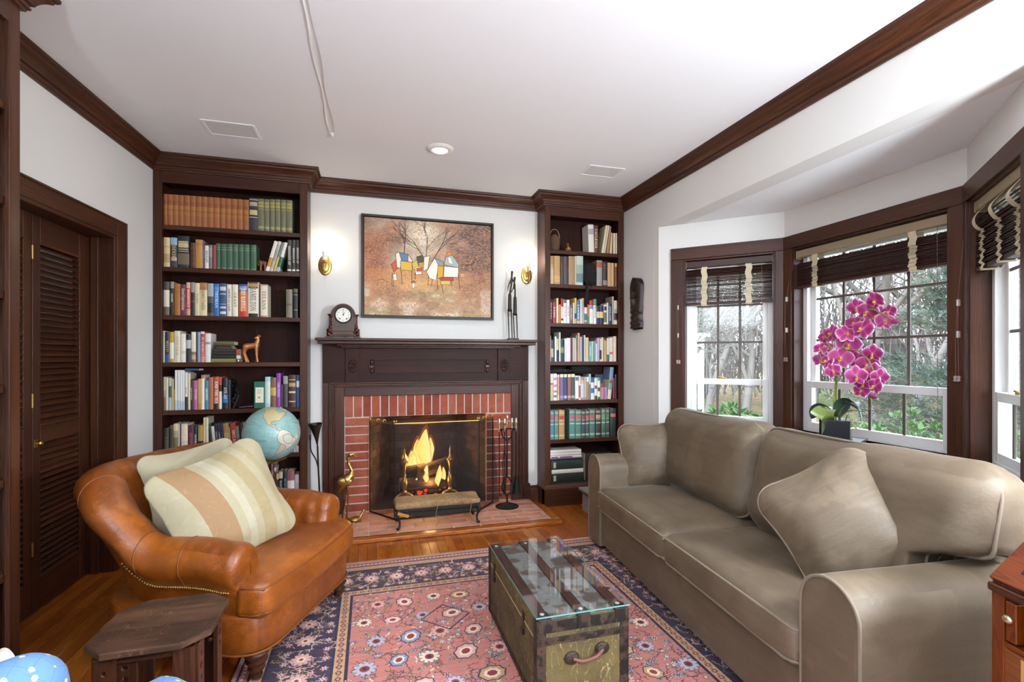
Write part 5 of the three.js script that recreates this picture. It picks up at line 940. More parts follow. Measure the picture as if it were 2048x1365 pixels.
// ---------------------------------------------------------------- things on the fireplace wall and the mantel
{
  // oil painting: a huddle of stilt houses under bare trees
  const tex = canvasTex(1024, 768, (g, W, Hh) => {
    const R = rng(401), br = (n, fn) => { for (let i = 0; i < n; i++) fn(i); };
    g.fillStyle = '#b98a62'; g.fillRect(0, 0, W, Hh);
    const pal = (x, y) => { const n = fbm(x * 5, y * 5, 77, 4), n2 = fbm(x * 9 + 3, y * 9, 79, 3); let c;
      const ex = (t) => clamp((t - 0.5) * 2.4 + 0.5), N = ex(n), N2 = ex(n2); if (y < 0.52) { const lit = Math.exp(-Math.pow((x - 0.4 - (0.3 - y) * 0.25) / 0.24, 2)) * (1.1 - y * 0.9) + 0.5 * Math.exp(-Math.pow((x - 0.12) / 0.1, 2) - Math.pow(y / 0.16, 2)); c = mixc(mixc(hex(0x6b4a3e), hex(0xa8634a), N2), mixc(hex(0xb4aa98), hex(0xe4dac6), N2), clamp(lit * 1.15 + (N - 0.5) * 0.7)); c = mixc(c, mixc(hex(0x5c4a48), hex(0x9c7868), N2), sstep(0.58 + (n - 0.5) * 0.3, 0.82, x) * lerp(0.85, 0.4, sstep(0.26, 0.48, y))); c = mixc(c, mixc(hex(0x5e3c32), hex(0xb45c3c), N), 0.7 * (1 - sstep(0.06 + (n - 0.5) * 0.3, 0.3 + (n2 - 0.5) * 0.3, x)) * sstep(0.08, 0.26, y)); }
      else { const k = clamp((y - 0.52) / 0.48); c = mixc(mixc(hex(0xa25c3a), hex(0xd89c62), N), mixc(hex(0xa08e70), hex(0xdccab0), N2), k * 0.85); const mid = Math.exp(-Math.pow((x - 0.4) / 0.3, 2) - Math.pow((y - 0.66) / 0.12, 2)); c = mixc(c, hex(0xeab86c), mid * 0.65); c = mixc(c, mixc(hex(0x6d463c), hex(0xa8745c), N), 0.8 * (1 - k) * sstep(0.6, 0.85, x + (n - 0.5) * 0.2)); c = mixc(c, hex(0x9a4c34), 0.5 * (1 - sstep(0.05, 0.3, x)) * (1 - k)); c = mixc(c, hex(0x8a8a5c), 0.55 * sstep(0.6, 0.9, N) * sstep(0.25, 0.5, k)); c = mixc(c, hex(0xe0d8ca), 0.6 * sstep(0.62, 0.95, N2) * sstep(0.2, 0.5, k)); if (N2 < 0.2 && k > 0.3) c = mixc(c, hex(0x8c6a58), 0.5); }
      return c; };
    br(22000, () => { const x = R(), y = R(), c = pal(x, y), v = (R() - 0.5) * 40; g.fillStyle = css([c[0] + v, c[1] + v, c[2] + v]); g.globalAlpha = 0.7; const s = 2 + R() * 8; g.save(); g.translate(x * W, y * Hh); g.rotate((R() - 0.5) * 1.2); g.fillRect(-s, -s / 3, s * 2, s * 0.7); g.restore(); });
    br(2200, () => { const x = R(), y = 0.55 + R() * 0.45, v = R(); g.globalAlpha = 0.5; g.fillStyle = v < 0.3 ? '#5a3a2c' : v < 0.6 ? '#e8d8bc' : v < 0.8 ? '#7c7a4c' : '#c87844'; g.fillRect(x * W, y * Hh, 2 + R() * 6, 1 + R() * 3); });
    g.globalAlpha = 1; const P = (pts, c, lw = 3) => { g.beginPath(); pts.forEach((p, i) => g[i ? 'lineTo' : 'moveTo'](p[0] * W, p[1] * Hh)); g.closePath(); if (c) { g.fillStyle = c; g.fill(); } g.strokeStyle = '#2a2018'; g.lineWidth = lw; g.lineJoin = 'round'; g.stroke(); };
    const Lw = (pts, w = 3, c = '#2c2119') => { g.beginPath(); pts.forEach((p, i) => g[i ? 'lineTo' : 'moveTo'](p[0] * W, p[1] * Hh)); g.strokeStyle = c; g.lineWidth = w; g.lineCap = 'round'; g.stroke(); };
    const tree = (x, y, a, L, w, d) => { const x2 = x + Math.cos(a) * L * 0.75, y2 = y + Math.sin(a) * L; Lw([[x, y], [x2, y2]], w, '#3a2e24'); if (d > 0) for (let i = 0; i < 3; i++) tree(lerp(x, x2, 0.5 + 0.25 * i), lerp(y, y2, 0.5 + 0.25 * i), a + (R() - 0.5) * 1.5, L * (0.5 + 0.2 * R()), w * 0.6, d - 1); };
    tree(0.30, 0.36, -1.5, 0.2, 7, 4); tree(0.46, 0.40, -2.15, 0.22, 6, 4); tree(0.47, 0.42, -1.5, 0.26, 5, 4); tree(0.52, 0.42, -1.05, 0.24, 6, 4);
    const ST = '#2c2119'; for (const [x, y0, y1, k] of [[0.225, 0.56, 0.7, -0.01], [0.275, 0.52, 0.67, 0.012], [0.36, 0.52, 0.66, 0], [0.385, 0.55, 0.62, 0], [0.49, 0.56, 0.68, -0.005], [0.53, 0.58, 0.68, -0.02], [0.56, 0.62, 0.72, 0.004], [0.595, 0.62, 0.74, 0.01], [0.675, 0.6, 0.68, 0.004], [0.73, 0.54, 0.71, 0.014], [0.21, 0.56, 0.68, -0.004]]) Lw([[x, y0], [x + k, y1]], 4, ST);
    P([[0.2, 0.47], [0.245, 0.42], [0.255, 0.51], [0.22, 0.55]], '#c05a3a'); P([[0.235, 0.36], [0.262, 0.34], [0.28, 0.43], [0.27, 0.51], [0.245, 0.5]], '#e8dcc6'); P([[0.262, 0.34], [0.33, 0.36], [0.33, 0.435], [0.28, 0.43]], '#5a78a6'); P([[0.33, 0.36], [0.36, 0.41], [0.365, 0.44], [0.33, 0.435]], '#d8ccb8'); P([[0.272, 0.43], [0.362, 0.44], [0.362, 0.53], [0.275, 0.525]], '#d9ae3c'); P([[0.36, 0.45], [0.41, 0.4], [0.42, 0.5], [0.37, 0.52]], '#cfb848'); P([[0.395, 0.38], [0.44, 0.36], [0.46, 0.44], [0.41, 0.47]], '#4a443c'); P([[0.41, 0.44], [0.46, 0.43], [0.455, 0.49], [0.42, 0.5]], '#d08c30'); P([[0.385, 0.49], [0.43, 0.48], [0.44, 0.56], [0.39, 0.57]], '#ece4d8'); P([[0.395, 0.5], [0.435, 0.49], [0.437, 0.53], [0.397, 0.535]], '#c24a3a', 2); P([[0.455, 0.38], [0.5, 0.36], [0.485, 0.5], [0.45, 0.53]], '#e6dcc8'); P([[0.475, 0.53], [0.54, 0.38], [0.57, 0.46], [0.55, 0.62], [0.5, 0.6]], '#eee6d6'); P([[0.54, 0.38], [0.61, 0.42], [0.615, 0.47], [0.57, 0.46]], '#8a9290'); P([[0.565, 0.46], [0.612, 0.465], [0.605, 0.58], [0.56, 0.6]], '#d4a228'); P([[0.615, 0.45], [0.63, 0.36], [0.68, 0.34], [0.735, 0.44], [0.73, 0.47]], '#9fb4b0'); P([[0.63, 0.36], [0.64, 0.31], [0.675, 0.305], [0.68, 0.34]], '#d08a2c'); P([[0.645, 0.36], [0.67, 0.37], [0.69, 0.44], [0.65, 0.43]], '#e4e0d4', 2); P([[0.615, 0.465], [0.732, 0.47], [0.728, 0.575], [0.612, 0.58]], '#efe6da'); P([[0.575, 0.6], [0.6, 0.585], [0.69, 0.58], [0.69, 0.615], [0.6, 0.62]], '#b8402e'); P([[0.585, 0.62], [0.665, 0.615], [0.665, 0.66], [0.59, 0.665]], '#d8b850'); P([[0.215, 0.575], [0.24, 0.565], [0.245, 0.635], [0.22, 0.64]], '#e8e0d2', 2); P([[0.35, 0.65], [0.375, 0.63], [0.395, 0.65]], '#b8562c', 2); P([[0.362, 0.66], [0.385, 0.66], [0.38, 0.71], [0.365, 0.71]], '#ece6dc', 2); P([[0.74, 0.53], [0.785, 0.53], [0.785, 0.57], [0.75, 0.58]], '#cf9a6a', 2);
    Lw([[0.79, 0.44], [0.84, 0.43], [0.865, 0.4]], 6); Lw([[0.8, 0.44], [0.795, 0.49]], 3); Lw([[0.84, 0.43], [0.845, 0.49]], 3); Lw([[0.075, 0.65], [0.13, 0.63], [0.18, 0.66]], 2.5); Lw([[0.1, 0.64], [0.095, 0.7]], 2); Lw([[0.165, 0.65], [0.17, 0.7]], 2); Lw([[0.47, 0.75], [0.52, 0.76]], 3, '#5a5a50');
  });
  const w = 1.122, h = 0.857, t = thing('painting', 'framed oil painting of stilt houses under bare trees above the mantel', 'painting', [0.4865, 2.0645, ZB]);
  part(t, 'frame', [rb(w, 0.018, 0.036, 0, h / 2 - 0.009, 0.018, 0.002, 'x'), rb(w, 0.018, 0.036, 0, -h / 2 + 0.009, 0.018, 0.002, 'x'), rb(0.018, h - 0.036, 0.036, -w / 2 + 0.009, 0, 0.018, 0.002, 'y'), rb(0.018, h - 0.036, 0.036, w / 2 - 0.009, 0, 0.018, 0.002, 'y')], std({ color: 0x2c241c, roughness: 0.5 }));
  const cv = new THREE.BoxGeometry(w - 0.05, h - 0.05, 0.016).translate(0, 0, 0.016); part(t, 'canvas', cv, std({ map: tex, roughness: 0.62, bumpMap: dataTex(512, 384, (u, v) => 255 * fbm(u * 90, v * 120, 55, 3), false), bumpScale: 0.002 })); part(t, 'backing', bb(-w / 2 + 0.018, w / 2 - 0.018, -h / 2 + 0.018, h / 2 - 0.018, 0.001, 0.007), M.black);
}
for (const [x, label] of [[-0.355, 'brass candle sconce on the wall beside the left bookcase'], [1.362, 'brass candle sconce on the wall beside the right bookcase']]) {
  const t = thing('wall_sconce', label, 'sconce', [x, 2.055, ZB], 0, 'brass wall sconces');
  part(t, 'backplate', sphere(1, 0, 0, 0.002, 28, 14, 0.052, 0.083, 0.012), M.brass); part(t, 'plate_boss', sphere(1, 0, -0.005, 0.012, 20, 12, 0.034, 0.056, 0.010), M.brass);
  part(t, 'arm', [tube([[0, -0.04, 0.016], [0, -0.056, 0.05], [0, -0.04, 0.085], [0, -0.005, 0.092]], 0.005, 20, 8), tube([[0, -0.03, 0.016], [-0.012, -0.02, 0.03], [0, -0.012, 0.04], [0.008, -0.02, 0.03]], 0.003, 14, 6)], M.brass);
  part(t, 'drip_pan', T(lathe([[0.004, 0], [0.03, 0.002], [0.032, 0.006], [0.018, 0.008], [0.014, 0.02], [0.016, 0.024], [0, 0.024]], 20), 0, 0.0, 0.092), M.brass);
  part(t, 'finial', T(lathe([[0, -0.09], [0.004, -0.086], [0.005, -0.08], [0.002, -0.074], [0.003, -0.05], [0.006, -0.03], [0.004, 0]], 10), 0, 0, 0.092), M.brass);
  part(t, 'candle_sleeve', T(lathe([[0, 0], [0.0125, 0], [0.0125, 0.075], [0, 0.076]], 16), 0, 0.02, 0.092), M.paint);
  part(t, 'flame_bulb', T(lathe([[0, 0], [0.008, 0.004], [0.0135, 0.02], [0.012, 0.035], [0.006, 0.055], [0.001, 0.072], [0, 0.073]], 16), 0, 0.096, 0.092), std({ color: 0xffffff, emissive: 0xffecc8, emissiveIntensity: 9 }));
  const l = new THREE.PointLight(new THREE.Color(1, 0.86, 0.66), SCONCE); l.position.set(x, 2.055 + 0.125, ZB + 0.092); l.castShadow = true; l.shadow.radius = 0.7; l.name = 'sconce_bulb_light'; scene.add(l);
}
{
  // mantel clock
  const t = thing('mantel_clock', 'carved wooden mantel clock with round white dial', 'clock', [-0.207, 1.46, -4.145]), wd = M.carved, s = [];
  const arch = []; for (let i = 0; i <= 24; i++) { const a = i / 24 * PI; arch.push([Math.cos(a) * 0.088, 0.17 + Math.sin(a) * 0.095]); }
  part(t, 'case', boxUV(T(extr([[0.088, 0.03], ...arch, [-0.088, 0.03]], 0.075, 0.004), 0, 0, -0.04), 'y'), M.carved);
  const ring = []; for (let i = 0; i <= 24; i++) { const a = i / 24 * PI; ring.push([Math.cos(a) * 0.094, 0.17 + Math.sin(a) * 0.101]); } for (let i = 24; i >= 0; i--) { const a = i / 24 * PI; ring.push([Math.cos(a) * 0.078, 0.17 + Math.sin(a) * 0.085]); } part(t, 'arch_moulding', boxUV(T(extr(ring, 0.012, 0.003), 0, 0, 0.036)), M.wood);
  part(t, 'base', [rb(0.2, 0.012, 0.095, 0, 0.022, 0.0, 0.003), rb(0.168, 0.03, 0.09, 0, 0.04, 0.002, 0.006)], M.carved);
  for (const k of [-1, 1]) {
    part(t, 'foot_scroll', [rb(0.045, 0.07, 0.08, k * 0.102, 0.04, 0, 0.008), sphere(0.02, k * 0.1, 0.06, 0.036, 10, 8), sphere(0.016, k * 0.108, 0.03, 0.038, 10, 8), sphere(0.013, k * 0.085, 0.045, 0.04, 8, 6), sphere(0.018, k * 0.094, 0.088, 0.02, 10, 8), rb(0.055, 0.01, 0.09, k * 0.104, 0.005, 0, 0.002)].map((g) => boxUV(g)), M.carved);
    part(t, 'column', T(lathe([[0.013, 0.09], [0.009, 0.1], [0.008, 0.15], [0.01, 0.165], [0.008, 0.172], [0.014, 0.178], [0.019, 0.184], [0.019, 0.19], [0, 0.19]], 14), k * 0.1, 0, 0.01), M.carved);
  }
  const dial = canvasTex(512, 512, (g, W) => { g.fillStyle = '#eceae0'; g.fillRect(0, 0, W, W); g.translate(W / 2, W / 2); g.fillStyle = '#2a2a2a'; g.font = 'bold 62px serif'; g.textAlign = 'center'; g.textBaseline = 'middle'; for (let i = 1; i <= 12; i++) { const a = i / 12 * 2 * PI; g.fillText(String(i), Math.sin(a) * 190, -Math.cos(a) * 190); } g.fillStyle = '#1a1a1a'; for (const [x, y] of [[-115, 128], [115, 128]]) { g.beginPath(); g.arc(x, y, 24, 0, 7); g.fill(); } g.strokeStyle = '#555'; g.lineWidth = 3; g.beginPath(); g.arc(0, 0, 240, 0, 7); g.stroke(); });
  const df = new THREE.CircleGeometry(0.058, 40).translate(0, 0.182, 0.0402); part(t, 'dial', df, std({ map: dial, roughness: 0.3 }));
  part(t, 'bezel', T(rot(new THREE.TorusGeometry(0.062, 0.006, 10, 48)), 0, 0.182, 0.04), M.bronze);
  part(t, 'hand', boxUV(T(extr([[-0.0018, -0.006], [0.0018, -0.006], [0.0008, 0.042], [-0.0008, 0.042]], 0.001), 0, 0.182, 0.042)), M.black); part(t, 'hand', boxUV(T(rot(extr([[-0.0022, -0.006], [0.0022, -0.006], [0.001, 0.028], [-0.001, 0.028]], 0.001), 0, 0, -0.55), 0, 0.182, 0.0435)), M.black); part(t, 'hand_boss', sphere(0.005, 0, 0.182, 0.044, 10, 8), M.black);
}
{
  // elongated bronze couple
  const t = thing('couple_sculpture', 'tall thin bronze sculpture of an embracing couple on the mantel', 'sculpture', [1.205, 1.46, -4.16]), z = 0;
  part(t, 'base', rb(0.092, 0.016, 0.055, 0, 0.008, 0, 0.002), M.bronze);
  const fig = (x, hd, hip, hem, dx, tilt) => { const b = []; const f = (p, q) => b.push([p, q]);
    f([x - 0.012, 0.012, z, 0.0045], [x - 0.018 + tilt, hem, z, 0.006]); f([x + 0.016, 0.012, z, 0.0045], [x + 0.012 + tilt, hem, z, 0.006]);
    f([x - 0.003 + tilt, hem, z, 0.0165], [x - 0.002 + tilt, hip, z, 0.014]); f([x - 0.002 + tilt, hip, z, 0.009], [x + dx * 0.5, hip + 0.07, z, 0.007]); f([x + dx * 0.5, hip + 0.07, z, 0.007], [x + dx, hd - 0.08, z, 0.011]); f([x + dx, hd - 0.08, z, 0.011], [x + dx, hd - 0.045, z, 0.006]); f([x + dx, hd - 0.045, z, 0.008], [x + dx + 0.003, hd - 0.012, z, 0.0105]); return b; };
  const A1 = fig(-0.024, 0.61, 0.395, 0.265, 0.012, -0.004), A2 = fig(0.024, 0.56, 0.37, 0.232, -0.012, -0.004);
  A1.push([[-0.022, 0.525, 0, 0.006], [-0.045, 0.47, 0, 0.0045]], [[-0.045, 0.47, 0, 0.0045], [-0.05, 0.425, 0, 0.003]], [[0, 0.525, 0, 0.006], [0.012, 0.5, 0.008, 0.004]]); A2.push([[0.006, 0.47, 0, 0.005], [-0.014, 0.42, 0, 0.004]]);
  part(t, 'man_figure', blob(A1, 0.0045, 0.004), M.bronze); part(t, 'woman_figure', blob(A2, 0.0045, 0.004), M.bronze);
}
{
  // carved mask hung on the wall beside the bay
  const t = thing('wooden_mask', 'long dark carved wooden mask hanging on the wall by the bay', 'mask', [XR, 1.77, -3.815], -PI / 2), n = 40;
  const dp = (u, v) => { const y = v, x = (u - 0.5) * 2, e = Math.sqrt(Math.max(0, 1 - x * x)); let d = 0.05 * e; d += 0.022 * Math.exp(-x * x * 30) * sstep(0.42, 0.5, y) * (1 - sstep(0.7, 0.74, y)); d -= 0.014 * Math.exp(-Math.pow((Math.abs(x) - 0.42) * 4, 2) - Math.pow((y - 0.55) * 18, 2)); d += 0.012 * Math.exp(-Math.pow(x * 2.2, 2) - Math.pow((y - 0.43) * 30, 2)) + 0.008 * Math.sin(y * 60) * (y < 0.36 ? 1 : 0) * e; return d; };
  const f = surf(18, n, (u, v) => { const wv = v < 0.45 ? 0.085 + 0.006 * Math.sin(v * 19) : lerp(0.088, 0.1, sstep(0.45, 0.8, v)) * Math.sqrt(Math.max(0.0, 1 - Math.pow(Math.max(0, (v - 0.82) / 0.18), 2))), rag = v < 0.02 ? 0.035 * hash2(Math.floor(u * 9), 1, 4) : 0; return [(u - 0.5) * 2 * wv, -0.22 + 0.45 * v + rag, 0.004 + dp(u, v)]; });
  const bk = surf(1, n, (u, v) => { const wv = v < 0.45 ? 0.085 + 0.006 * Math.sin(v * 19) : lerp(0.088, 0.1, sstep(0.45, 0.8, v)) * Math.sqrt(Math.max(0.0, 1 - Math.pow(Math.max(0, (v - 0.82) / 0.18), 2))); return [(u - 0.5) * 2 * wv, -0.22 + 0.45 * v, 0.002]; });
  part(t, 'face', planarUV(f), phys({ map: WT, color: 0x8a7a74, roughness: 0.4 })); part(t, 'back', bk, M.woodDull); part(t, 'brow', [tube([[-0.06, 0.062, 0.045], [-0.02, 0.05, 0.062], [0.02, 0.05, 0.062], [0.06, 0.062, 0.045]], 0.005, 16, 6)], phys({ map: WT, color: 0x8a7a74, roughness: 0.4 })); part(t, 'lips', tube([[-0.025, -0.03, 0.058], [0, -0.024, 0.066], [0.025, -0.03, 0.058]], 0.006, 12, 6), phys({ map: WT, color: 0x8a7a74, roughness: 0.4 }));
}
// ---------------------------------------------------------------- fire, andirons, screen, tools, stool, bronze animals
{
  // andirons
  for (const [x, label] of [[0.278, 'left brass andiron with turned finial in the fireplace'], [0.672, 'right brass andiron with turned finial in the fireplace']]) {
    const t = thing('andiron', label, 'andiron', [x, HY, -4.3], 0, 'pair of andirons');
    part(t, 'post', lathe([[0, 0.11], [0.026, 0.112], [0.022, 0.125], [0.014, 0.135], [0.018, 0.15], [0.027, 0.19], [0.024, 0.22], [0.014, 0.245], [0.012, 0.26], [0.018, 0.268], [0.012, 0.276], [0.011, 0.31], [0.017, 0.34], [0.027, 0.365], [0.033, 0.378], [0.033, 0.386], [0.02, 0.392], [0.014, 0.405], [0.007, 0.42], [0.009, 0.43], [0.006, 0.44], [0.011, 0.452], [0.005, 0.464], [0.008, 0.474], [0.003, 0.49], [0, 0.51]], 18), M.brassOld);
    part(t, 'arched_foot', [tube([[-0.085, 0.004, 0.02], [-0.08, 0.05, 0.015], [-0.05, 0.095, 0], [0, 0.108, 0], [0.05, 0.095, 0], [0.08, 0.05, 0.015], [0.085, 0.004, 0.02]], 0.013, 28, 10)], M.brassOld);
    part(t, 'log_bar', [bar([0, 0.1, 0], [0, 0.1, -0.36], 0.011, 8), bar([0, 0.1, -0.34], [0, 0.0, -0.34], 0.011, 8)], M.iron);
  }
  const bark = std({ map: dataTex(256, 256, (u, v) => mixc(hex(0x2a1c14), hex(0x7d5c44), clamp(0.5 + 1.3 * (fbm(u * 4, v * 20, 301, 4, 4, 20) - 0.5)))), roughness: 0.95, bumpMap: FINE, bumpScale: 0.004 }), cut = std({ color: 0xb88a5c, roughness: 0.9 }), char = std({ color: 0x171210, roughness: 0.95, bumpMap: FINE, bumpScale: 0.004 });
  const log = (a, b, r, m, label) => { const t = thing('fire_log', label, 'log', [0, 0, 0], 0, 'logs in the fire'), A = new THREE.Vector3(...a), B = new THREE.Vector3(...b), d = B.clone().sub(A), n = 18; const g = surf(n, 14, (u, v) => { const q = v * 2 * PI, rr = r * (1 + 0.1 * (fbm(u * 5, v * 6, 31 + Math.round(r * 900), 3, 0, 6) - 0.5) * 2); return [Math.cos(q) * rr, u * d.length(), Math.sin(q) * rr]; }, { closeV: true, uvs: [1, 2] }); const c1 = new THREE.CircleGeometry(r * 0.98, 14).rotateX(PI / 2), c2 = new THREE.CircleGeometry(r * 0.98, 14).rotateX(-PI / 2).translate(0, d.length(), 0), Q = new THREE.Quaternion().setFromUnitVectors(new THREE.Vector3(0, 1, 0), d.clone().normalize()); for (const q of [g, c1, c2]) { q.applyQuaternion(Q); q.translate(A.x, A.y, A.z); } part(t, 'bark', g, m); part(t, 'cut_end', [c1, c2], cut); };
  log([0.24, 0.2, -4.37], [0.70, 0.2, -4.39], 0.06, bark, 'large bottom log lying across the andirons');
  log([0.27, 0.21, -4.52], [0.72, 0.21, -4.5], 0.062, bark, 'large log at the back of the fire');
  log([0.40, 0.30, -4.36], [0.74, 0.36, -4.5], 0.058, bark, 'upper log leaning to the right in the fire');
  log([0.30, 0.295, -4.44], [0.47, 0.33, -4.40], 0.048, bark, 'short split log on top at the left of the fire');
  log([0.47, 0.13, -4.36], [0.66, 0.13, -4.37], 0.032, char, 'charred stick among the embers');
  // embers
  const R = rng(71), em = [], co = []; for (let i = 0; i < 130; i++) { const g = new THREE.IcosahedronGeometry(0.012 + 0.014 * R(), 0); g.scale(1, 0.7, 1); g.rotateY(R() * 6); g.translate(0.27 + R() * 0.42, HY + 0.07 + R() * 0.06, -4.34 - R() * 0.2); (i % 2 ? em : co).push(g); }
  const e = thing('ember_bed', 'glowing red ember bed under the logs', 'embers'); part(e, 'glowing_fire_embers', em, std({ color: 0x331008, emissive: 0xff3a10, emissiveIntensity: 2.2 })).userData.kind = 'stuff'; part(e, 'ash_coals', co, char).userData.kind = 'stuff'; part(e, 'grate', [0.3, 0.38, 0.46, 0.54, 0.62].map((x) => bar([x, HY + 0.06, -4.33], [x, HY + 0.06, -4.58], 0.008, 6)).concat([bar([0.28, HY + 0.06, -4.35], [0.66, HY + 0.06, -4.35], 0.008, 6), bar([0.28, 0, -4.35], [0.28, HY + 0.06, -4.35], 0.008, 6), bar([0.66, 0, -4.35], [0.66, HY + 0.06, -4.35], 0.008, 6)]), M.iron);
  // flames: curling tongues, white-hot inside, orange outside
  const fm = dataTex(4, 128, (u, v) => v < 0.45 ? mixc([255, 236, 170], [255, 214, 96], v / 0.45) : mixc([255, 214, 96], [255, 96, 12], (v - 0.45) / 0.55), true, false);
  const hot = std({ color: 0x000000, emissive: 0xffffff, emissiveMap: fm, emissiveIntensity: 3.4, transparent: true, opacity: 0.97 }), soft = std({ color: 0x000000, emissive: 0xff8a20, emissiveIntensity: 0.9, transparent: true, opacity: 0.26 });
  const f = thing('fire_flames', 'bright yellow flames rising from the logs', 'flames');
  const tongue = (x, y, z, h, r, ph, m, nm) => part(f, nm, surf(26, 14, (u, v) => { const q = v * 2 * PI, k = Math.pow(Math.sin(Math.min(1, u * 1.12 + 0.02) * PI * 0.5 + 0), 0.6) * Math.pow(1 - u, 0.72) * 1.5, rr = r * k * (1 + 0.18 * Math.sin(q * 3 + u * 9 + ph)), sw = 0.18 * r * Math.sin(u * 6 + ph) + u * u * r * 0.5 * Math.sin(ph * 2.3); return [x + sw + Math.cos(q) * rr, y + u * h, z + Math.sin(q) * rr * 0.6]; }, { closeV: true }), m);
  const fl = [[0.455, 0.31, -4.43, 0.36, 0.066, 0.3], [0.415, 0.3, -4.46, 0.28, 0.06, 1.7], [0.5, 0.33, -4.45, 0.26, 0.052, 2.9], [0.355, 0.3, -4.45, 0.18, 0.055, 4.1], [0.305, 0.31, -4.46, 0.15, 0.038, 5.2], [0.46, 0.22, -4.33, 0.15, 0.03, 0.9], [0.57, 0.18, -4.33, 0.18, 0.03, 3.3], [0.625, 0.19, -4.35, 0.15, 0.024, 2.2], [0.38, 0.16, -4.34, 0.1, 0.024, 1.2]];
  for (const [x, y, z, h, r, ph] of fl) { tongue(x, y, z, h, r, ph, hot, 'flame_core'); tongue(x, y - 0.01, z, h * 1.15, r * 1.25, ph, soft, 'flame_veil'); }
  for (const [x, y, z, I] of [[0.44, 0.45, -4.42, 1.5], [0.5, 0.22, -4.3, 0.3]]) { const l = new THREE.PointLight(new THREE.Color(1, 0.58, 0.22), I); l.position.set(x, y, z); l.castShadow = true; l.shadow.radius = 2; l.name = 'fire_flame_light'; scene.add(l); }
}
{
  // three-fold mesh screen with brass rail
  const t = thing('fire_screen', 'three panel black mesh fire screen with brass top rail', 'fire screen'), y0 = HY, y1 = 0.79, pts = [[-0.005, -4.215], [0.18, -3.955], [0.86, -3.985], [1.03, -4.195]];
  const mesh = std({ color: 0x14110e, roughness: 0.8, transparent: true, opacity: 0.5, side: THREE.DoubleSide });
  for (let i = 0; i < 3; i++) {
    const [a, b] = [pts[i], pts[i + 1]], P = (u, y) => [lerp(a[0], b[0], u), y, lerp(a[1], b[1], u)];
    part(t, 'mesh_panel', surf(24, 1, (u, v) => { const fold = 0.004 * Math.sin(u * 60) * (i === 2 ? 3 : 0.3); const flare = i === 2 ? (1 - v) * u * 0.06 : 0; const p = P(u, lerp(y0 + 0.006, y1 - 0.012, v)); return [p[0] + flare, p[1], p[2] + fold]; }), mesh, 'see-through black wire mesh');
    part(t, 'brass_rail', bar(P(0, y1 - 0.004), P(1, y1 - 0.004), 0.0062, 10), M.brass); part(t, 'bottom_bar', bar(P(0, y0 + 0.006), P(1, y0 + 0.006), 0.006, 6), M.iron); part(t, 'panel_post', bar(P(0, y0), P(0, y1), 0.005, 6), M.iron); if (i === 2) part(t, 'panel_post', bar(P(1, y0), P(1, y1), 0.005, 6), M.iron);
    for (const u of [0.02, 0.98]) part(t, 'finial', T(lathe([[0, -0.004], [0.008, 0], [0.005, 0.008], [0.009, 0.016], [0.004, 0.024], [0, 0.026]], 10), ...P(u, y1)), M.brass);
  }
  for (const p of [[pts[0], pts[1]], [pts[2], pts[3]]]) part(t, 'scroll_hook', [0.35, 0.6].map((u) => T(new THREE.TorusGeometry(0.011, 0.003, 6, 14, 4.6), lerp(p[0][0], p[1][0], u), y1 + 0.008, lerp(p[0][1], p[1][1], u))), M.brass);
}
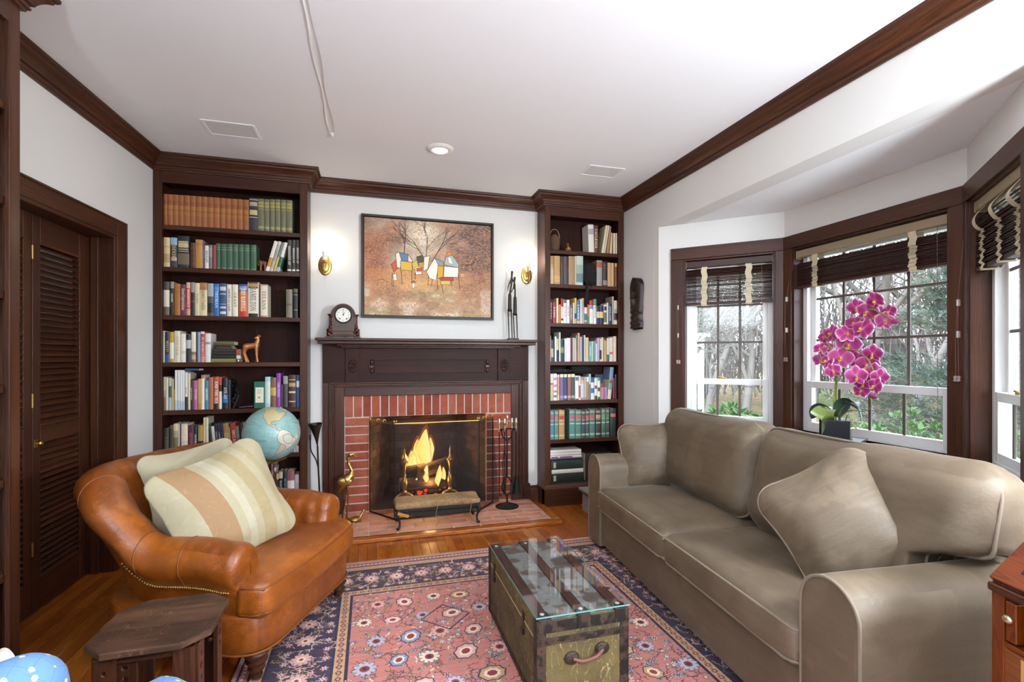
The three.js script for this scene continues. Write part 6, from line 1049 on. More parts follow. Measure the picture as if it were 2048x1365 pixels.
{
  // worn footstool with burlap top in front of the screen
  const t = thing('footstool', 'low iron footstool with worn burlap top on the hearth', 'stool', [0.497, HY, -3.815]), W = 0.64, D = 0.2, hh = 0.165;
  const bur = std({ map: dataTex(256, 256, (u, v) => mixc(hex(0x6d5236), hex(0xb4946a), clamp(0.5 + 0.9 * (fbm(u * 6, v * 6, 311, 4, 6, 6) - 0.5) + 0.5 * (vnoise(u * 128, v * 128, 4, 128, 128) - 0.5)))), roughness: 1, bumpMap: FAB, bumpScale: 0.002 });
  const c = cushion(W, 0.05, D, { r: 0.022, puff: 0.3, n: 22, wr: 0.008, freq: 14, seed: 5 }); part(t, 'burlap_top', T(c, 0, hh + 0.002, 0), bur);
  part(t, 'iron_rim', [rb(W - 0.01, 0.02, 0.012, 0, hh - 0.03, D / 2 - 0.01, 0.003), rb(W - 0.01, 0.02, 0.012, 0, hh - 0.03, -D / 2 + 0.01, 0.003), rb(0.012, 0.02, D - 0.02, -W / 2 + 0.01, hh - 0.03, 0, 0.003), rb(0.012, 0.02, D - 0.02, W / 2 - 0.01, hh - 0.03, 0, 0.003)], M.ironOld);
  const beads = []; for (let i = 0; i < 48; i++) beads.push(sphere(0.0055, -W / 2 + 0.02 + i * (W - 0.04) / 47, hh - 0.042, D / 2 - 0.004, 6, 5)); part(t, 'bead_edge', merge(beads), M.ironOld).userData.kind = 'stuff';
  part(t, 'apron', boxUV(T(extr([[-W / 2 + 0.02, 0], ...Array.from({ length: 17 }, (_, i) => [-W / 2 + 0.02 + (W - 0.04) * i / 16, -0.03 - 0.022 * Math.sin(i / 16 * PI)]), [W / 2 - 0.02, 0]].reverse(), 0.008), 0, hh - 0.035, D / 2 - 0.018)), M.ironOld);
  for (const [sx, sz] of [[-1, 1], [1, 1], [-1, -1], [1, -1]]) part(t, 'cabriole_leg', taperTube([[sx * (W / 2 - 0.025), hh - 0.02, sz * (D / 2 - 0.015)], [sx * (W / 2 - 0.012), hh - 0.06, sz * (D / 2)], [sx * (W / 2 - 0.03), 0.05, sz * (D / 2 - 0.006)], [sx * (W / 2 - 0.022), 0.01, sz * (D / 2 + 0.006)], [sx * (W / 2 - 0.012), 0.008, sz * (D / 2 + 0.012)]], [0.014, 0.016, 0.009, 0.008, 0.011], 16, 8), M.ironOld);
  for (const x of [-0.02, 0.24]) part(t, 'twine_tie', tube([[x, hh + 0.03, D / 2 - 0.01], [x + 0.004, hh - 0.01, D / 2 + 0.012], [x - 0.006, 0.09, D / 2 + 0.016], [x + 0.01, 0.04, D / 2 + 0.012], [x - 0.004, 0.004, D / 2 + 0.016]], 0.0028, 30, 5), bur); part(t, 'paper_tag', rot(rb(0.085, 0.022, 0.003, 0, 0, 0, 0.001), 0, 0, -0.35).translate(-W / 2 + 0.055, hh - 0.055, D / 2 + 0.012), std({ color: 0xb0803c, roughness: 0.9 }));
}
{
  // fire tools on a stand
  const t = thing('fire_tool_stand', 'black iron fire tool stand with brass handles', 'fire tools', [1.12, HY, -4.05]), tw = [];
  const fb = surf(30, 6, (u, v) => { const a = u * 2 * PI, r = (0.092 + 0.01 * Math.cos(a * 6)) * (1 - v); return [Math.cos(a) * r, 0.004 + 0.03 * Math.pow(v, 1.6) + 0.012 * v, Math.sin(a) * r * 0.85]; }, { closeU: true }); part(t, 'foot', fb, M.ironOld); part(t, 'foot_edge', lathe([[0.0, 0], [0.1, 0], [0.098, 0.006], [0, 0.012]], 24), M.ironOld);
  part(t, 'stem', [bar([0, 0.03, 0], [0, 0.1, 0], 0.008, 8), bar([0, 0.25, 0], [0, 0.57, 0], 0.007, 8), tube([[0, 0.09, 0], [-0.035, 0.13, 0], [-0.045, 0.18, 0], [-0.025, 0.23, 0], [0, 0.26, 0]], 0.006, 20, 8), tube([[0, 0.09, 0], [0.035, 0.13, 0], [0.045, 0.18, 0], [0.025, 0.23, 0], [0, 0.26, 0]], 0.006, 20, 8)], M.iron);
  part(t, 'fork_arm', [tube([[0, 0.56, 0], [-0.04, 0.6, 0], [-0.05, 0.65, 0], [-0.07, 0.655, 0.01]], 0.006, 16, 8), tube([[0, 0.56, 0], [0.04, 0.6, 0], [0.05, 0.65, 0], [0.075, 0.655, 0.01]], 0.006, 16, 8), tube([[0, 0.57, 0], [0.0, 0.62, -0.02], [0.005, 0.66, -0.035]], 0.006, 12, 8), tube([[-0.07, 0.66, 0.01], [0, 0.668, 0.03], [0.075, 0.66, 0.01]], 0.005, 16, 8)], M.iron);
  part(t, 'stem_finial', T(lathe([[0, 0.655], [0.01, 0.66], [0.006, 0.68], [0.014, 0.7], [0.008, 0.72], [0.011, 0.74], [0.015, 0.76], [0.008, 0.775], [0, 0.785]], 14), 0.01, 0, -0.035), M.brassPale);
  const hd = [[0, 0.64], [0.008, 0.642], [0.006, 0.655], [0.011, 0.67], [0.007, 0.69], [0.01, 0.705], [0.013, 0.725], [0.007, 0.738], [0.01, 0.75], [0, 0.758]];
  for (const [x, z, nm, lab] of [[-0.072, 0.012, 'poker', 'black poker with brass handle, left on the tool stand'], [0.076, 0.012, 'shovel', 'black shovel with brass handle, right on the tool stand'], [-0.03, 0.03, 'tongs', 'black tongs with brass handle, front left on the tool stand'], [0.045, -0.005, 'brush', 'black hearth brush with brass handle, middle of the tool stand']]) {
    const q = thing('fire_' + nm, lab, nm, [1.12 + x, HY, -4.05 + z], 0, 'fire tools'); part(q, 'handle', lathe(hd, 14), M.brassPale); part(q, 'shaft', bar([0, 0.12, 0], [0, 0.645, 0], 0.005, 8), M.iron);
    if (nm === 'shovel') part(q, 'blade', surf(8, 8, (u, v) => [(u - 0.5) * 0.075 * (0.55 + 0.45 * v), 0.26 - 0.15 * v, 0.01 + 0.012 * Math.pow(2 * u - 1, 2) + 0.006 * v]), M.iron); if (nm === 'poker') part(q, 'hook', tube([[0, 0.12, 0], [0.004, 0.1, 0.004], [0.018, 0.105, 0.006]], 0.005, 8, 6), M.iron); if (nm === 'tongs') part(q, 'jaw', [tube([[0, 0.5, 0], [-0.014, 0.4, 0], [-0.006, 0.12, 0]], 0.004, 10, 6), tube([[0, 0.5, 0], [0.014, 0.4, 0], [0.006, 0.12, 0]], 0.004, 10, 6)], M.iron); if (nm === 'brush') part(q, 'bristles', T(lathe([[0, 0.1], [0.022, 0.1], [0.018, 0.19], [0.006, 0.2], [0, 0.2]], 12)), std({ color: 0x2e2620, roughness: 1 }));
  }
}
{
  // brass crane with a small turtle at its feet
  const t = thing('brass_crane', 'tall brass crane figure standing on the hearth', 'figurine', [-0.175, HY, -4.06]), b = [], L = (p, q) => b.push([p, q]);
  L([0.0, 0.315, 0, 0.042], [-0.03, 0.285, 0, 0.036]); L([0.0, 0.315, 0, 0.042], [0.025, 0.34, 0, 0.03]); L([-0.03, 0.285, 0, 0.034], [-0.062, 0.225, 0, 0.008]); L([0.025, 0.34, 0, 0.026], [0.035, 0.385, 0, 0.015]); L([0.035, 0.385, 0, 0.015], [0.012, 0.43, 0, 0.011]); L([0.012, 0.43, 0, 0.011], [0.008, 0.48, 0, 0.01]); L([0.008, 0.48, 0, 0.01], [0.022, 0.508, 0, 0.0125]); L([0.022, 0.508, 0, 0.0125], [0.044, 0.512, 0, 0.01]); L([0.04, 0.513, 0, 0.007], [0.084, 0.526, 0, 0.0025]); L([0.04, 0.506, 0, 0.006], [0.072, 0.49, 0, 0.0022]);
  part(t, 'body', blob(b, 0.0048, 0.008), M.brassOld); part(t, 'wing', [sphere(1, -0.018, 0.305, 0.03, 16, 10, 0.058, 0.03, 0.012), sphere(1, -0.018, 0.305, -0.03, 16, 10, 0.058, 0.03, 0.012)].map((g) => rot(g, 0, 0, 0.0)), M.brassOld);
  for (const s of [-1, 1]) part(t, 'leg', taperTube([[-0.006 + s * 0.006, 0.27, s * 0.014], [-0.004 + s * 0.012, 0.15, s * 0.016], [-0.02 + s * 0.016, 0.02, s * 0.018], [-0.02 + s * 0.016, 0.006, s * 0.018]], [0.012, 0.006, 0.006, 0.008], 16, 8), M.brassOld);
  part(t, 'foot', [[-0.036, 0.018], [-0.004, -0.018]].flatMap(([x, z]) => [-0.5, 0, 0.5].map((a) => bar([x, 0.005, z], [x + Math.cos(a) * 0.035, 0.004, z + Math.sin(a) * 0.035], 0.004, 6))), M.brassOld);
  const k = thing('brass_turtle', 'small brass turtle with raised head at the feet of the crane', 'figurine', [-0.115, HY, -4.0], 0.5); part(k, 'shell', sphere(1, 0, 0.018, 0, 18, 10, 0.05, 0.022, 0.042), M.brassOld); part(k, 'head', blob([[[0.035, 0.02, 0, 0.009], [0.06, 0.05, 0, 0.007]], [[0.06, 0.05, 0, 0.009], [0.072, 0.07, 0, 0.011]], [[0.072, 0.07, 0, 0.01], [0.085, 0.078, 0, 0.006]]], 0.004, 0.005), M.brassOld); for (const [x, z] of [[0.03, 0.035], [0.03, -0.035], [-0.03, 0.035], [-0.03, -0.035]]) part(k, 'leg', sphere(1, x * 1.15, 0.006, z * 1.15, 8, 6, 0.014, 0.006, 0.012), M.brassOld);
}
{
  // trumpet-shaped iron lilies by the left pilaster
  const t = thing('iron_lily_stand', 'tall dark iron lily with trumpet flower between bookcase and mantel', 'sculpture', [-0.4, 0, -4.14]);
  part(t, 'trumpet', [[0, 0.6, 0.785, 0.05, -0.016, 0.006]].map(([z, y0, y1, r, dx]) => T(surf(20, 14, (u, v) => { const a = u * 2 * PI, q = Math.pow(v, 1.5), rr = 0.004 + (r - 0.004) * q; return [dx * v + Math.cos(a) * rr, lerp(y0, y1, v) + 0.006 * Math.cos(a + 1) * q, z + Math.sin(a) * rr]; }, { closeU: true }))), M.bronze);
  part(t, 'stem', [tube([[0, 0.61, 0], [0.006, 0.45, 0.004], [0.014, 0.25, 0], [0.018, 0.01, 0]], 0.007, 20, 8), tube([[-0.05, 0.66, 0.02], [-0.045, 0.58, 0.02], [-0.01, 0.5, 0.005], [0.008, 0.42, 0]], 0.005, 16, 8)], M.bronze); part(t, 'bud', sphere(1, -0.051, 0.68, 0.02, 10, 8, 0.008, 0.03, 0.008), M.bronze); part(t, 'base', T(lathe([[0, 0], [0.05, 0], [0.05, 0.006], [0.012, 0.016], [0, 0.016]], 20), 0.018, 0, 0), M.bronze);
}
// ---------------------------------------------------------------- sofa
{
  const t = thing('sofa', 'long taupe suede sofa with two seat cushions in front of the bay', 'sofa', [1.497, 0, -3.225], -(PI / 2 + 0.0795)), Lx = 2.175, D = 0.88, AW = 0.225, AH = 0.635;
  const pipe = (parent, pts, closed = false, r = 0.0055) => { const m = sh(new THREE.Mesh(tube(pts, r, Math.max(40, pts.length * 4), 6, closed), M.suedePiping)); m.name = 'piping'; parent.add(m); return m; };
  // base
  part(t, 'base', rb(Lx - 0.03, 0.24, D - 0.02, Lx / 2, 0.165, -D / 2, 0.025, 'x', 3), M.suede);
  // arms with an arched front
  for (const [x0, nm] of [[0, 'arm'], [Lx - AW, 'arm']]) {
    const r = 0.1, prof = (v) => { const seg = v * 3; if (seg < 1) return [0, lerp(0.045, AH - r, seg)]; if (seg < 2) { const a = PI - (seg - 1) * PI; return [AW / 2 + Math.cos(a) * AW / 2, AH - r + Math.sin(a) * r]; } return [AW, lerp(AH - r, 0.045, seg - 2)]; };
    const dz = (z, v) => 0.005 * (fbm(z * 5 + x0, v * 7, 3, 3) - 0.5), g = surf(30, 48, (u, v) => { const [px, py] = prof(v), k = sstep(0, 0.04, u), s = 1 - 0.06 * (1 - k); return [x0 + AW / 2 + (px - AW / 2) * (s + 0.02 * Math.sin(u * PI)) + dz(u, v) * 2, py - (1 - k) * 0.006, -u * D - 0.0]; });
    const cap = surf(16, 48, (u, v) => { const [px, py] = prof(v), c = [AW / 2, 0.045]; return [x0 + lerp(c[0], AW / 2 + (px - AW / 2) * 0.94, u), lerp(c[1], py - 0.006, u), 0.012 * Math.sqrt(1 - u * u * 0.999)]; });
    const arm = part(t, nm, [planarUV(g), planarUV(cap)], M.suede);
    pipe(arm, Array.from({ length: 41 }, (_, i) => { const [px, py] = prof(i / 40); return [x0 + AW / 2 + (px - AW / 2) * 0.95, py - 0.003, 0.001]; }));
  }
  // back frame
  part(t, 'back_frame', rb(Lx - 0.02, 0.66, 0.17, Lx / 2, 0.39, -D + 0.085, 0.05, 'x', 3), M.suede);
  // seat cushions
  const sw = (Lx - 2 * AW) / 2;
  for (let i = 0; i < 2; i++) {
    const cx = AW + sw * (i + 0.5), o = { r: 0.045, puff: 0.34, n: 26, wr: 0.007, freq: 7, seed: 3 + i, crown: [1, 0.1] }, g = cushion(sw - 0.004, 0.165, 0.665, o), map = g.userData.map;
    const m = part(t, 'seat_cushion', T(g, cx, 0.357, -0.315), M.suede);
    for (const s of [1, -1]) pipe(m, Array.from({ length: 81 }, (_, k) => { const q = k / 80 * 4, e = Math.floor(q) % 4, f = (q - Math.floor(q)) * 2 - 1, E = 0.93, p = e === 0 ? [f * E, E] : e === 1 ? [E, -f * E] : e === 2 ? [-f * E, -E] : [-E, f * E], a = map(p[0] * 1.0, s * 0.72, p[1]), w = map(p[0] / E, s * 0.72, p[1] / E); return [cx + w[0], 0.357 + w[1], -0.315 + w[2]]; }), true, 0.0055);
  }
  // back cushions; the near one reaches over the arm
  for (let i = 0; i < 2; i++) {
    const x0 = i ? AW + sw + 0.004 : 0.13, x1 = i ? Lx - 0.035 : AW + sw - 0.004, W = x1 - x0, hh = 0.5, th = 0.25, o = { r: 0.1, puff: 0.16, n: 28, wr: 0.016, freq: 5.5, seed: 13 + i * 4, crown: [1, 0.4] };
    const g = cushion(W, th, hh, o), map = g.userData.map, mm = new THREE.Matrix4().makeRotationX(PI / 2 - 0.2).setPosition((x0 + x1) / 2, 0.69, -0.575);
    const fix = (v) => { if (v.y < 0.7) { const k = 1 - sstep(0.63, 0.69, v.y); const lo = AW + 0.008, hi = Lx - AW - 0.008; if (v.x < lo) v.x = lerp(v.x, lo + (v.x - lo) * 0.08, k); if (v.x > hi) v.x = lerp(v.x, hi + (v.x - hi) * 0.08, k); } return v; };
    g.applyMatrix4(mm); const P = g.attributes.position, v = new THREE.Vector3(); for (let k = 0; k < P.count; k++) { fix(v.fromBufferAttribute(P, k)); P.setXYZ(k, v.x, v.y, v.z); } g.deleteAttribute('uv'); let q = mergeVertices(g.deleteAttribute('normal'), 1e-4); q.computeVertexNormals();
    const m = part(t, 'back_cushion', planarUV(q), M.suede);
    for (const s of [1, -1]) pipe(m, Array.from({ length: 97 }, (_, k) => { const z = k / 96 * 4, e = Math.floor(z) % 4, f = (z - Math.floor(z)) * 2 - 1, p = e === 0 ? [f, 1] : e === 1 ? [1, -f] : e === 2 ? [-f, -1] : [-1, f], w = map(p[0], s * 0.5, p[1]); const vv = fix(new THREE.Vector3(w[0] * 1.004, w[1], w[2] * 1.004).applyMatrix4(mm)); return [vv.x, vv.y, vv.z]; }), true, 0.006);
  }
  for (const [x, z] of [[0.08, -0.07], [Lx - 0.08, -0.07], [0.08, -D + 0.07], [Lx - 0.08, -D + 0.07]]) part(t, 'foot', T(lathe([[0, 0], [0.022, 0], [0.03, 0.05], [0, 0.05]], 12), x, 0, z), M.black);
}
function pillowUV(g, s) { const p = g.attributes.position, uv = g.attributes.uv; for (let i = 0; i < p.count; i++) uv.setXY(i, 0.5 + p.getX(i) / s * 0.94, 0.5 - p.getZ(i) / s * 0.94); return g; }
function pillow(name, label, s, mat, pos, eul, seed, th = 0.15, pipeMat) {
  const t = thing(name, label, 'pillow', pos); t.rotation.set(...eul, 'YXZ');
  const g = pillowUV(cushion(s, th, s, { r: th * 0.5, puff: 0.2, n: 26, wr: 0.01, freq: 9, seed, pinch: 0.92 }), s), map = g.userData.map, m = part(t, 'cover', rot(g, PI / 2), mat);
  if (pipeMat) { const p = sh(new THREE.Mesh(rot(tube(Array.from({ length: 81 }, (_, k) => { const z = k / 80 * 4, e = Math.floor(z) % 4, f = (z - Math.floor(z)) * 2 - 1, q = e === 0 ? [f, 1] : e === 1 ? [1, -f] : e === 2 ? [-f, -1] : [-1, f]; return map(q[0], 0, q[1]).map((c, i) => i === 1 ? 0 : c * 1.012); }), 0.005, 160, 6, true), PI / 2), pipeMat)); p.name = 'piping'; t.add(p); }
  return t;
}
pillow('throw_pillow', 'taupe suede pillow propped against the far sofa arm', 0.42, M.suede, [1.86, 0.635, -2.985], [-0.3, -0.38, 0.06], 31, 0.17, M.suedePiping);
pillow('throw_pillow', 'taupe suede pillow lying tilted against the near end of the sofa back', 0.44, M.suede, [1.73, 0.675, -1.46], [-0.42, -0.85, 0.62], 37, 0.19, M.suedePiping);
// ---------------------------------------------------------------- leather tub chair
{
  const t = thing('armchair', 'brown leather tub armchair with rolled back and turned legs', 'armchair', [-0.635, 0, -2.645], 1.166), yb = 0.13;
  // plan of the roll: right arm front -> round the back -> left arm front
  const path = new THREE.CatmullRomCurve3([[0.365, 0, 0.30], [0.37, 0, 0.12], [0.385, 0, -0.08], [0.375, 0, -0.25], [0.28, 0, -0.375], [0.13, 0, -0.415], [0, 0, -0.42], [-0.13, 0, -0.415], [-0.28, 0, -0.375], [-0.375, 0, -0.25], [-0.385, 0, -0.08], [-0.37, 0, 0.12], [-0.365, 0, 0.30]].map((p) => new THREE.Vector3(p[0] * 0.93, 0, p[2] * 0.95)), false, 'centripetal');
  const topH = (s) => { const d = Math.abs(s - 0.5) * 2; return lerp(0.835, 0.575, sstep(0.34, 0.68, d)) - 0.015 * sstep(0.85, 1, d); };
  const frame = (s) => { const p = path.getPointAt(clamp(s, 0, 1)), d = path.getTangentAt(clamp(s, 0, 1)); return [p, new THREE.Vector3(-d.z, 0, d.x)]; };
  const NU = 150, NV = 40;
  const section = (s, v) => {          // v: 0 inner bottom -> up -> roll -> outer bottom ; returns [out, y]
    const Hh = topH(s), d = Math.abs(s - 0.5) * 2, r = lerp(0.085, 0.088, sstep(0.4, 0.7, d)), cx = lerp(0.05, 0.022, sstep(0.4, 0.7, d)), cy = Hh - r, lean = lerp(0.07, 0.02, sstep(0.3, 0.7, d));
    if (v < 0.3) { const k = v / 0.3; return [lerp(-0.055 - lean, cx - r, Math.pow(k, 0.9)) + 0.02 * Math.sin(k * PI) * -1, lerp(0.30, cy, k)]; }
    if (v < 0.72) { const a = PI - (v - 0.3) / 0.42 * (PI * 1.28); return [cx + Math.cos(a) * r, cy + Math.sin(a) * r]; }
    const k = (v - 0.72) / 0.28, a0 = PI - PI * 1.28, x0 = cx + Math.cos(a0) * r, y0 = cy + Math.sin(a0) * r; return [lerp(x0, lerp(-0.10, 0.03, sstep(0.35, 0.98, d)), Math.min(1, k * 1.05)) - 0.01 * Math.sin(k * PI), lerp(y0, yb + 0.02, k)];
  };
  const P = (u, v) => {
    const end = 0.045, s = clamp((u - end) / (1 - 2 * end), 0, 1), e = u < end ? 1 - u / end : u > 1 - end ? 1 - (1 - u) / end : 0; let [o, y] = section(s, v);
    const [p, n] = frame(s), d = Math.abs(s - 0.5) * 2, r = 0.085, Hh = topH(s); let f = 0;
    if (e > 0) { const c = [0.0, y > Hh - 2 * r ? Hh - r : y], q = Math.sqrt(Math.max(0, 1 - e * e)); o = lerp(0.01, o, q); if (y > Hh - 2 * r) y = lerp(Hh - r, y, q); f = 0.05 * Math.sin(e * PI / 2); }
    const roll = v > 0.3 && v < 0.75 ? 1 : 0, pl = 0.0035 * Math.sin(s * 150) * Math.exp(-Math.pow((v - 0.3) * 7, 2)) + 0.006 * (fbm(s * 26, v * 7, 5, 3) - 0.5) + (roll ? 0.003 * Math.sin(s * 90 + v * 8) * (d < 0.55 ? 1 : 0.3) : 0);
    return [p.x + n.x * (o + pl), y, p.z + n.z * (o + pl) + f];
  };
  const body = planarUV(surf(NU, NV, P)); part(t, 'back_and_arms', body, M.leather);
  // seams across the roll, and nailheads under the near arm
  const seam = (s, v0, v1) => tube(Array.from({ length: 16 }, (_, i) => P(s * (1 - 0.09) + 0.045, lerp(v0, v1, i / 15))), 0.0028, 30, 5);
  for (const s of [0.1, 0.19, 0.3, 0.42, 0.58, 0.7, 0.81, 0.9]) part(t, 'seam', seam(s, 0.25, 0.74), M.leatherSeam);
  const nails = []; for (const [a, b] of [[0.0, 0.23], [0.77, 1]]) for (let i = 0; i <= 46; i++) { const p = P(lerp(a, b, i / 46) * 0.91 + 0.045, 0.745); nails.push(sphere(0.0055, p[0] * 1.008, p[1], p[2] - (p[2] < -0.1 ? 0.004 : 0), 6, 5)); } part(t, 'nailhead_row', merge(nails), M.brassOld).userData.kind = 'stuff';
  // tufting buttons inside the arms
  for (const sx of [-1, 1]) part(t, 'tuft_button', sphere(1, sx * 0.292, 0.485, 0.2, 12, 8, 0.008, 0.012, 0.012), M.leatherSeam);
  // apron, rounded in front
  const rr = (w, d, r) => { const s = new THREE.Shape(), x = w / 2, z = d / 2; s.moveTo(-x + r, -z); s.lineTo(x - r, -z); s.quadraticCurveTo(x, -z, x, -z + r); s.lineTo(x, z - 0.14); s.quadraticCurveTo(x, z, x - 0.14, z); s.lineTo(-x + 0.14, z); s.quadraticCurveTo(-x, z, -x, z - 0.14); s.lineTo(-x, -z + r); s.quadraticCurveTo(-x, -z, -x + r, -z); return s; };
  const ap = new THREE.ExtrudeGeometry(rr(0.80, 0.80, 0.32), { depth: 0.13, bevelEnabled: true, bevelThickness: 0.012, bevelSize: 0.012, bevelSegments: 4, curveSegments: 16 }); ap.rotateX(PI / 2); ap.translate(0, yb + 0.145, 0.01); part(t, 'apron', planarUV(crease(ap, 0.8)), M.leather);
  const pp = rr(0.826, 0.826, 0.33).getPoints(40).map((p) => [p.x, yb + 0.006, p.y * 1 + 0.01]); part(t, 'apron_piping', tube(pp, 0.005, 160, 6, true), M.leatherSeam);
  // T-shaped seat cushion
  const cg = cushion(0.80, 0.165, 0.72, { r: 0.05, puff: 0.42, n: 34, wr: 0.006, freq: 9, seed: 8, crown: [1, 0.1] }), map = cg.userData.map;
  const fx = (x, z) => { const k = 1 - sstep(0.20, 0.25, z); return x * lerp(1, 0.70, k); };
  { const p = cg.attributes.position; for (let i = 0; i < p.count; i++) { const z = p.getZ(i); p.setX(i, fx(p.getX(i), z)); const fr = sstep(0.2, 0.36, z); p.setZ(i, z + 0.03 * fr * (1 - Math.pow(p.getX(i) / 0.4, 2))); } const g0 = mergeVertices(cg.deleteAttribute('uv').deleteAttribute('normal'), 1e-4); g0.computeVertexNormals(); const m = part(t, 'seat_cushion', T(planarUV(g0), 0, 0.345, 0.065), M.leather);
    for (const s of [1, -1]) { const pts = Array.from({ length: 121 }, (_, k) => { const q = k / 120 * 4, e = Math.floor(q) % 4, f = (q - Math.floor(q)) * 2 - 1, pr = e === 0 ? [f, 1] : e === 1 ? [1, -f] : e === 2 ? [-f, -1] : [-1, f], w = map(pr[0], s * 0.66, pr[1]); const x = fx(w[0], w[2]); return [x, 0.345 + w[1], 0.065 + w[2] + 0.03 * sstep(0.2, 0.36, w[2]) * (1 - Math.pow(x / 0.4, 2))]; }); const pm = sh(new THREE.Mesh(tube(pts, 0.0045, 200, 6, true), M.leatherSeam)); pm.name = 'piping'; m.add(pm); } }
  const leg = lathe([[0, 0.02], [0.02, 0.021], [0.024, 0.032], [0.019, 0.04], [0.028, 0.05], [0.034, 0.06], [0.027, 0.069], [0.038, 0.08], [0.043, 0.092], [0.036, 0.101], [0.046, 0.112], [0.05, 0.135], [0, 0.135]], 20);
  for (const [x, z] of [[-0.345, 0.36], [0.345, 0.36], [-0.3, -0.34], [0.3, -0.34]]) { const l = part(t, 'turned_leg', T(leg.clone(), x, 0, z), M.wood); const c = sh(new THREE.Mesh(T(rot(new THREE.CylinderGeometry(0.018, 0.018, 0.014, 14), 0, 0, PI / 2), x, 0.018, z), M.brassOld)); c.name = 'caster'; l.add(c); }
}
{
  const st = canvasTex(512, 512, (g, W) => { g.fillStyle = '#aea384'; g.fillRect(0, 0, W, W); g.save(); for (const [x, w, c] of [[120, 105, '#9e7c56'], [262, 34, '#b8b096'], [330, 60, '#a3936c'], [430, 30, '#a89a74']]) { g.fillStyle = c; g.beginPath(); g.moveTo(x - 60, 0); g.quadraticCurveTo(x + 40, W / 2, x - 10, W); g.lineTo(x - 10 + w, W); g.quadraticCurveTo(x + 40 + w, W / 2, x - 60 + w, 0); g.fill(); } const R = rng(4); for (let i = 0; i < 900; i++) { g.fillStyle = `rgba(${R() < 0.5 ? '255,250,235' : '120,100,70'},${0.06 * R()})`; g.beginPath(); g.ellipse(R() * W, R() * W, 20 * R(), 6 * R(), R() * 3, 0, 7); g.fill(); } });
    pillow('throw_pillow', 'cream pillow with a wide tan stripe leaning in the leather armchair', 0.47, phys({ map: st, roughness: 0.75, sheen: 0.3, bumpMap: FAB, bumpScale: 0.0004 }), [-0.615, 0.648, -2.455], [-0.38, 0.60, 0.30], 51, 0.16);
  pillow('throw_pillow', 'pale cream pillow tucked behind the striped one in the armchair', 0.42, phys({ color: 0xaaa084, roughness: 0.8, bumpMap: FAB, bumpScale: 0.0004 }), [-0.80, 0.665, -2.70], [-0.3, 0.75, 0.1], 53, 0.13);
}
{
  // corner of a blue dotted armchair at the lower left
  const dots = canvasTex(512, 512, (g, W) => { g.fillStyle = '#6f97c8'; g.fillRect(0, 0, W, W); g.strokeStyle = '#4f76a8'; g.lineWidth = 4; for (const s of [-1, 1]) for (let i = -2; i < 4; i++) { g.beginPath(); g.moveTo(i * W / 2, 0); g.lineTo(i * W / 2 + s * W, W * 1); g.stroke(); } g.fillStyle = '#e8e6d6'; for (const [x, y] of [[0, 0], [W, 0], [0, W], [W, W], [W / 2, W / 2], [0, W / 2], [W / 2, 0], [W, W / 2], [W / 2, W]]) { g.beginPath(); g.ellipse(x, y, 34, 30, 0, 0, 7); g.fill(); } }, true); dots.repeat.set(11, 11);
  const m = phys({ map: dots, roughness: 0.8, bumpMap: FAB, bumpScale: 0.0004 }), pm = std({ color: 0x7ea2cc, roughness: 0.8 }), t = thing('armchair', 'blue upholstered armchair with white dots at the lower left edge', 'armchair', [-0.526, 0, -1.119], 138.6 * PI / 180);
  const c = cushion(0.52, 0.13, 0.58, { r: 0.035, puff: 0.2, n: 18, wr: 0.003, seed: 61 }), map = c.userData.map; part(t, 'seat_cushion', T(c, 0, 0.41, 0.01), m);
  part(t, 'piping', tube(Array.from({ length: 81 }, (_, k) => { const q = k / 80 * 4, e = Math.floor(q) % 4, f = (q - Math.floor(q)) * 2 - 1, pr = e === 0 ? [f, 1] : e === 1 ? [1, -f] : e === 2 ? [-f, -1] : [-1, f], w = map(pr[0], 0.7, pr[1]); return [w[0], 0.41 + w[1], 0.01 + w[2]]; }), 0.005, 120, 6, true), pm);
  for (const s of [1, -1]) part(t, 'arm', T(cushion(0.14, 0.42, 0.5, { r: 0.07, puff: 0.05, n: 18, wr: 0.003, seed: 63 }), s * 0.335, 0.415, -0.145), m);
  part(t, 'base', rb(0.62, 0.2, 0.6, 0, 0.24, -0.02, 0.03, 'x', 2), m); part(t, 'back', T(cushion(0.66, 0.62, 0.16, { r: 0.07, puff: 0.05, n: 14, wr: 0.003, seed: 64 }), 0, 0.64, -0.39), m);
  for (const [x, z] of [[-0.27, 0.24], [0.27, 0.24], [-0.27, -0.3], [0.27, -0.3]]) part(t, 'leg', T(lathe([[0, 0], [0.014, 0], [0.022, 0.14], [0, 0.14]], 12), x, 0, z), M.wood);
  const th = solo('knit_throw', T(surf(20, 30, (u, v) => { const x = (u - 0.5) * 0.16, z = (v - 0.5) * 0.2; return [x, -0.05 * Math.pow(Math.abs(u - 0.5) * 2, 2) + 0.004 * Math.sin(v * 140), z]; }), 0, 0, 0), std({ color: 0xe8e2cc, roughness: 0.95 }), 'cream ribbed throw over the blue armchair at the lower left corner', 'throw'); th.position.set(-0.86, 0.63, -1.325); th.rotation.set(0.0, 138.6 * PI / 180, 0.1);
}
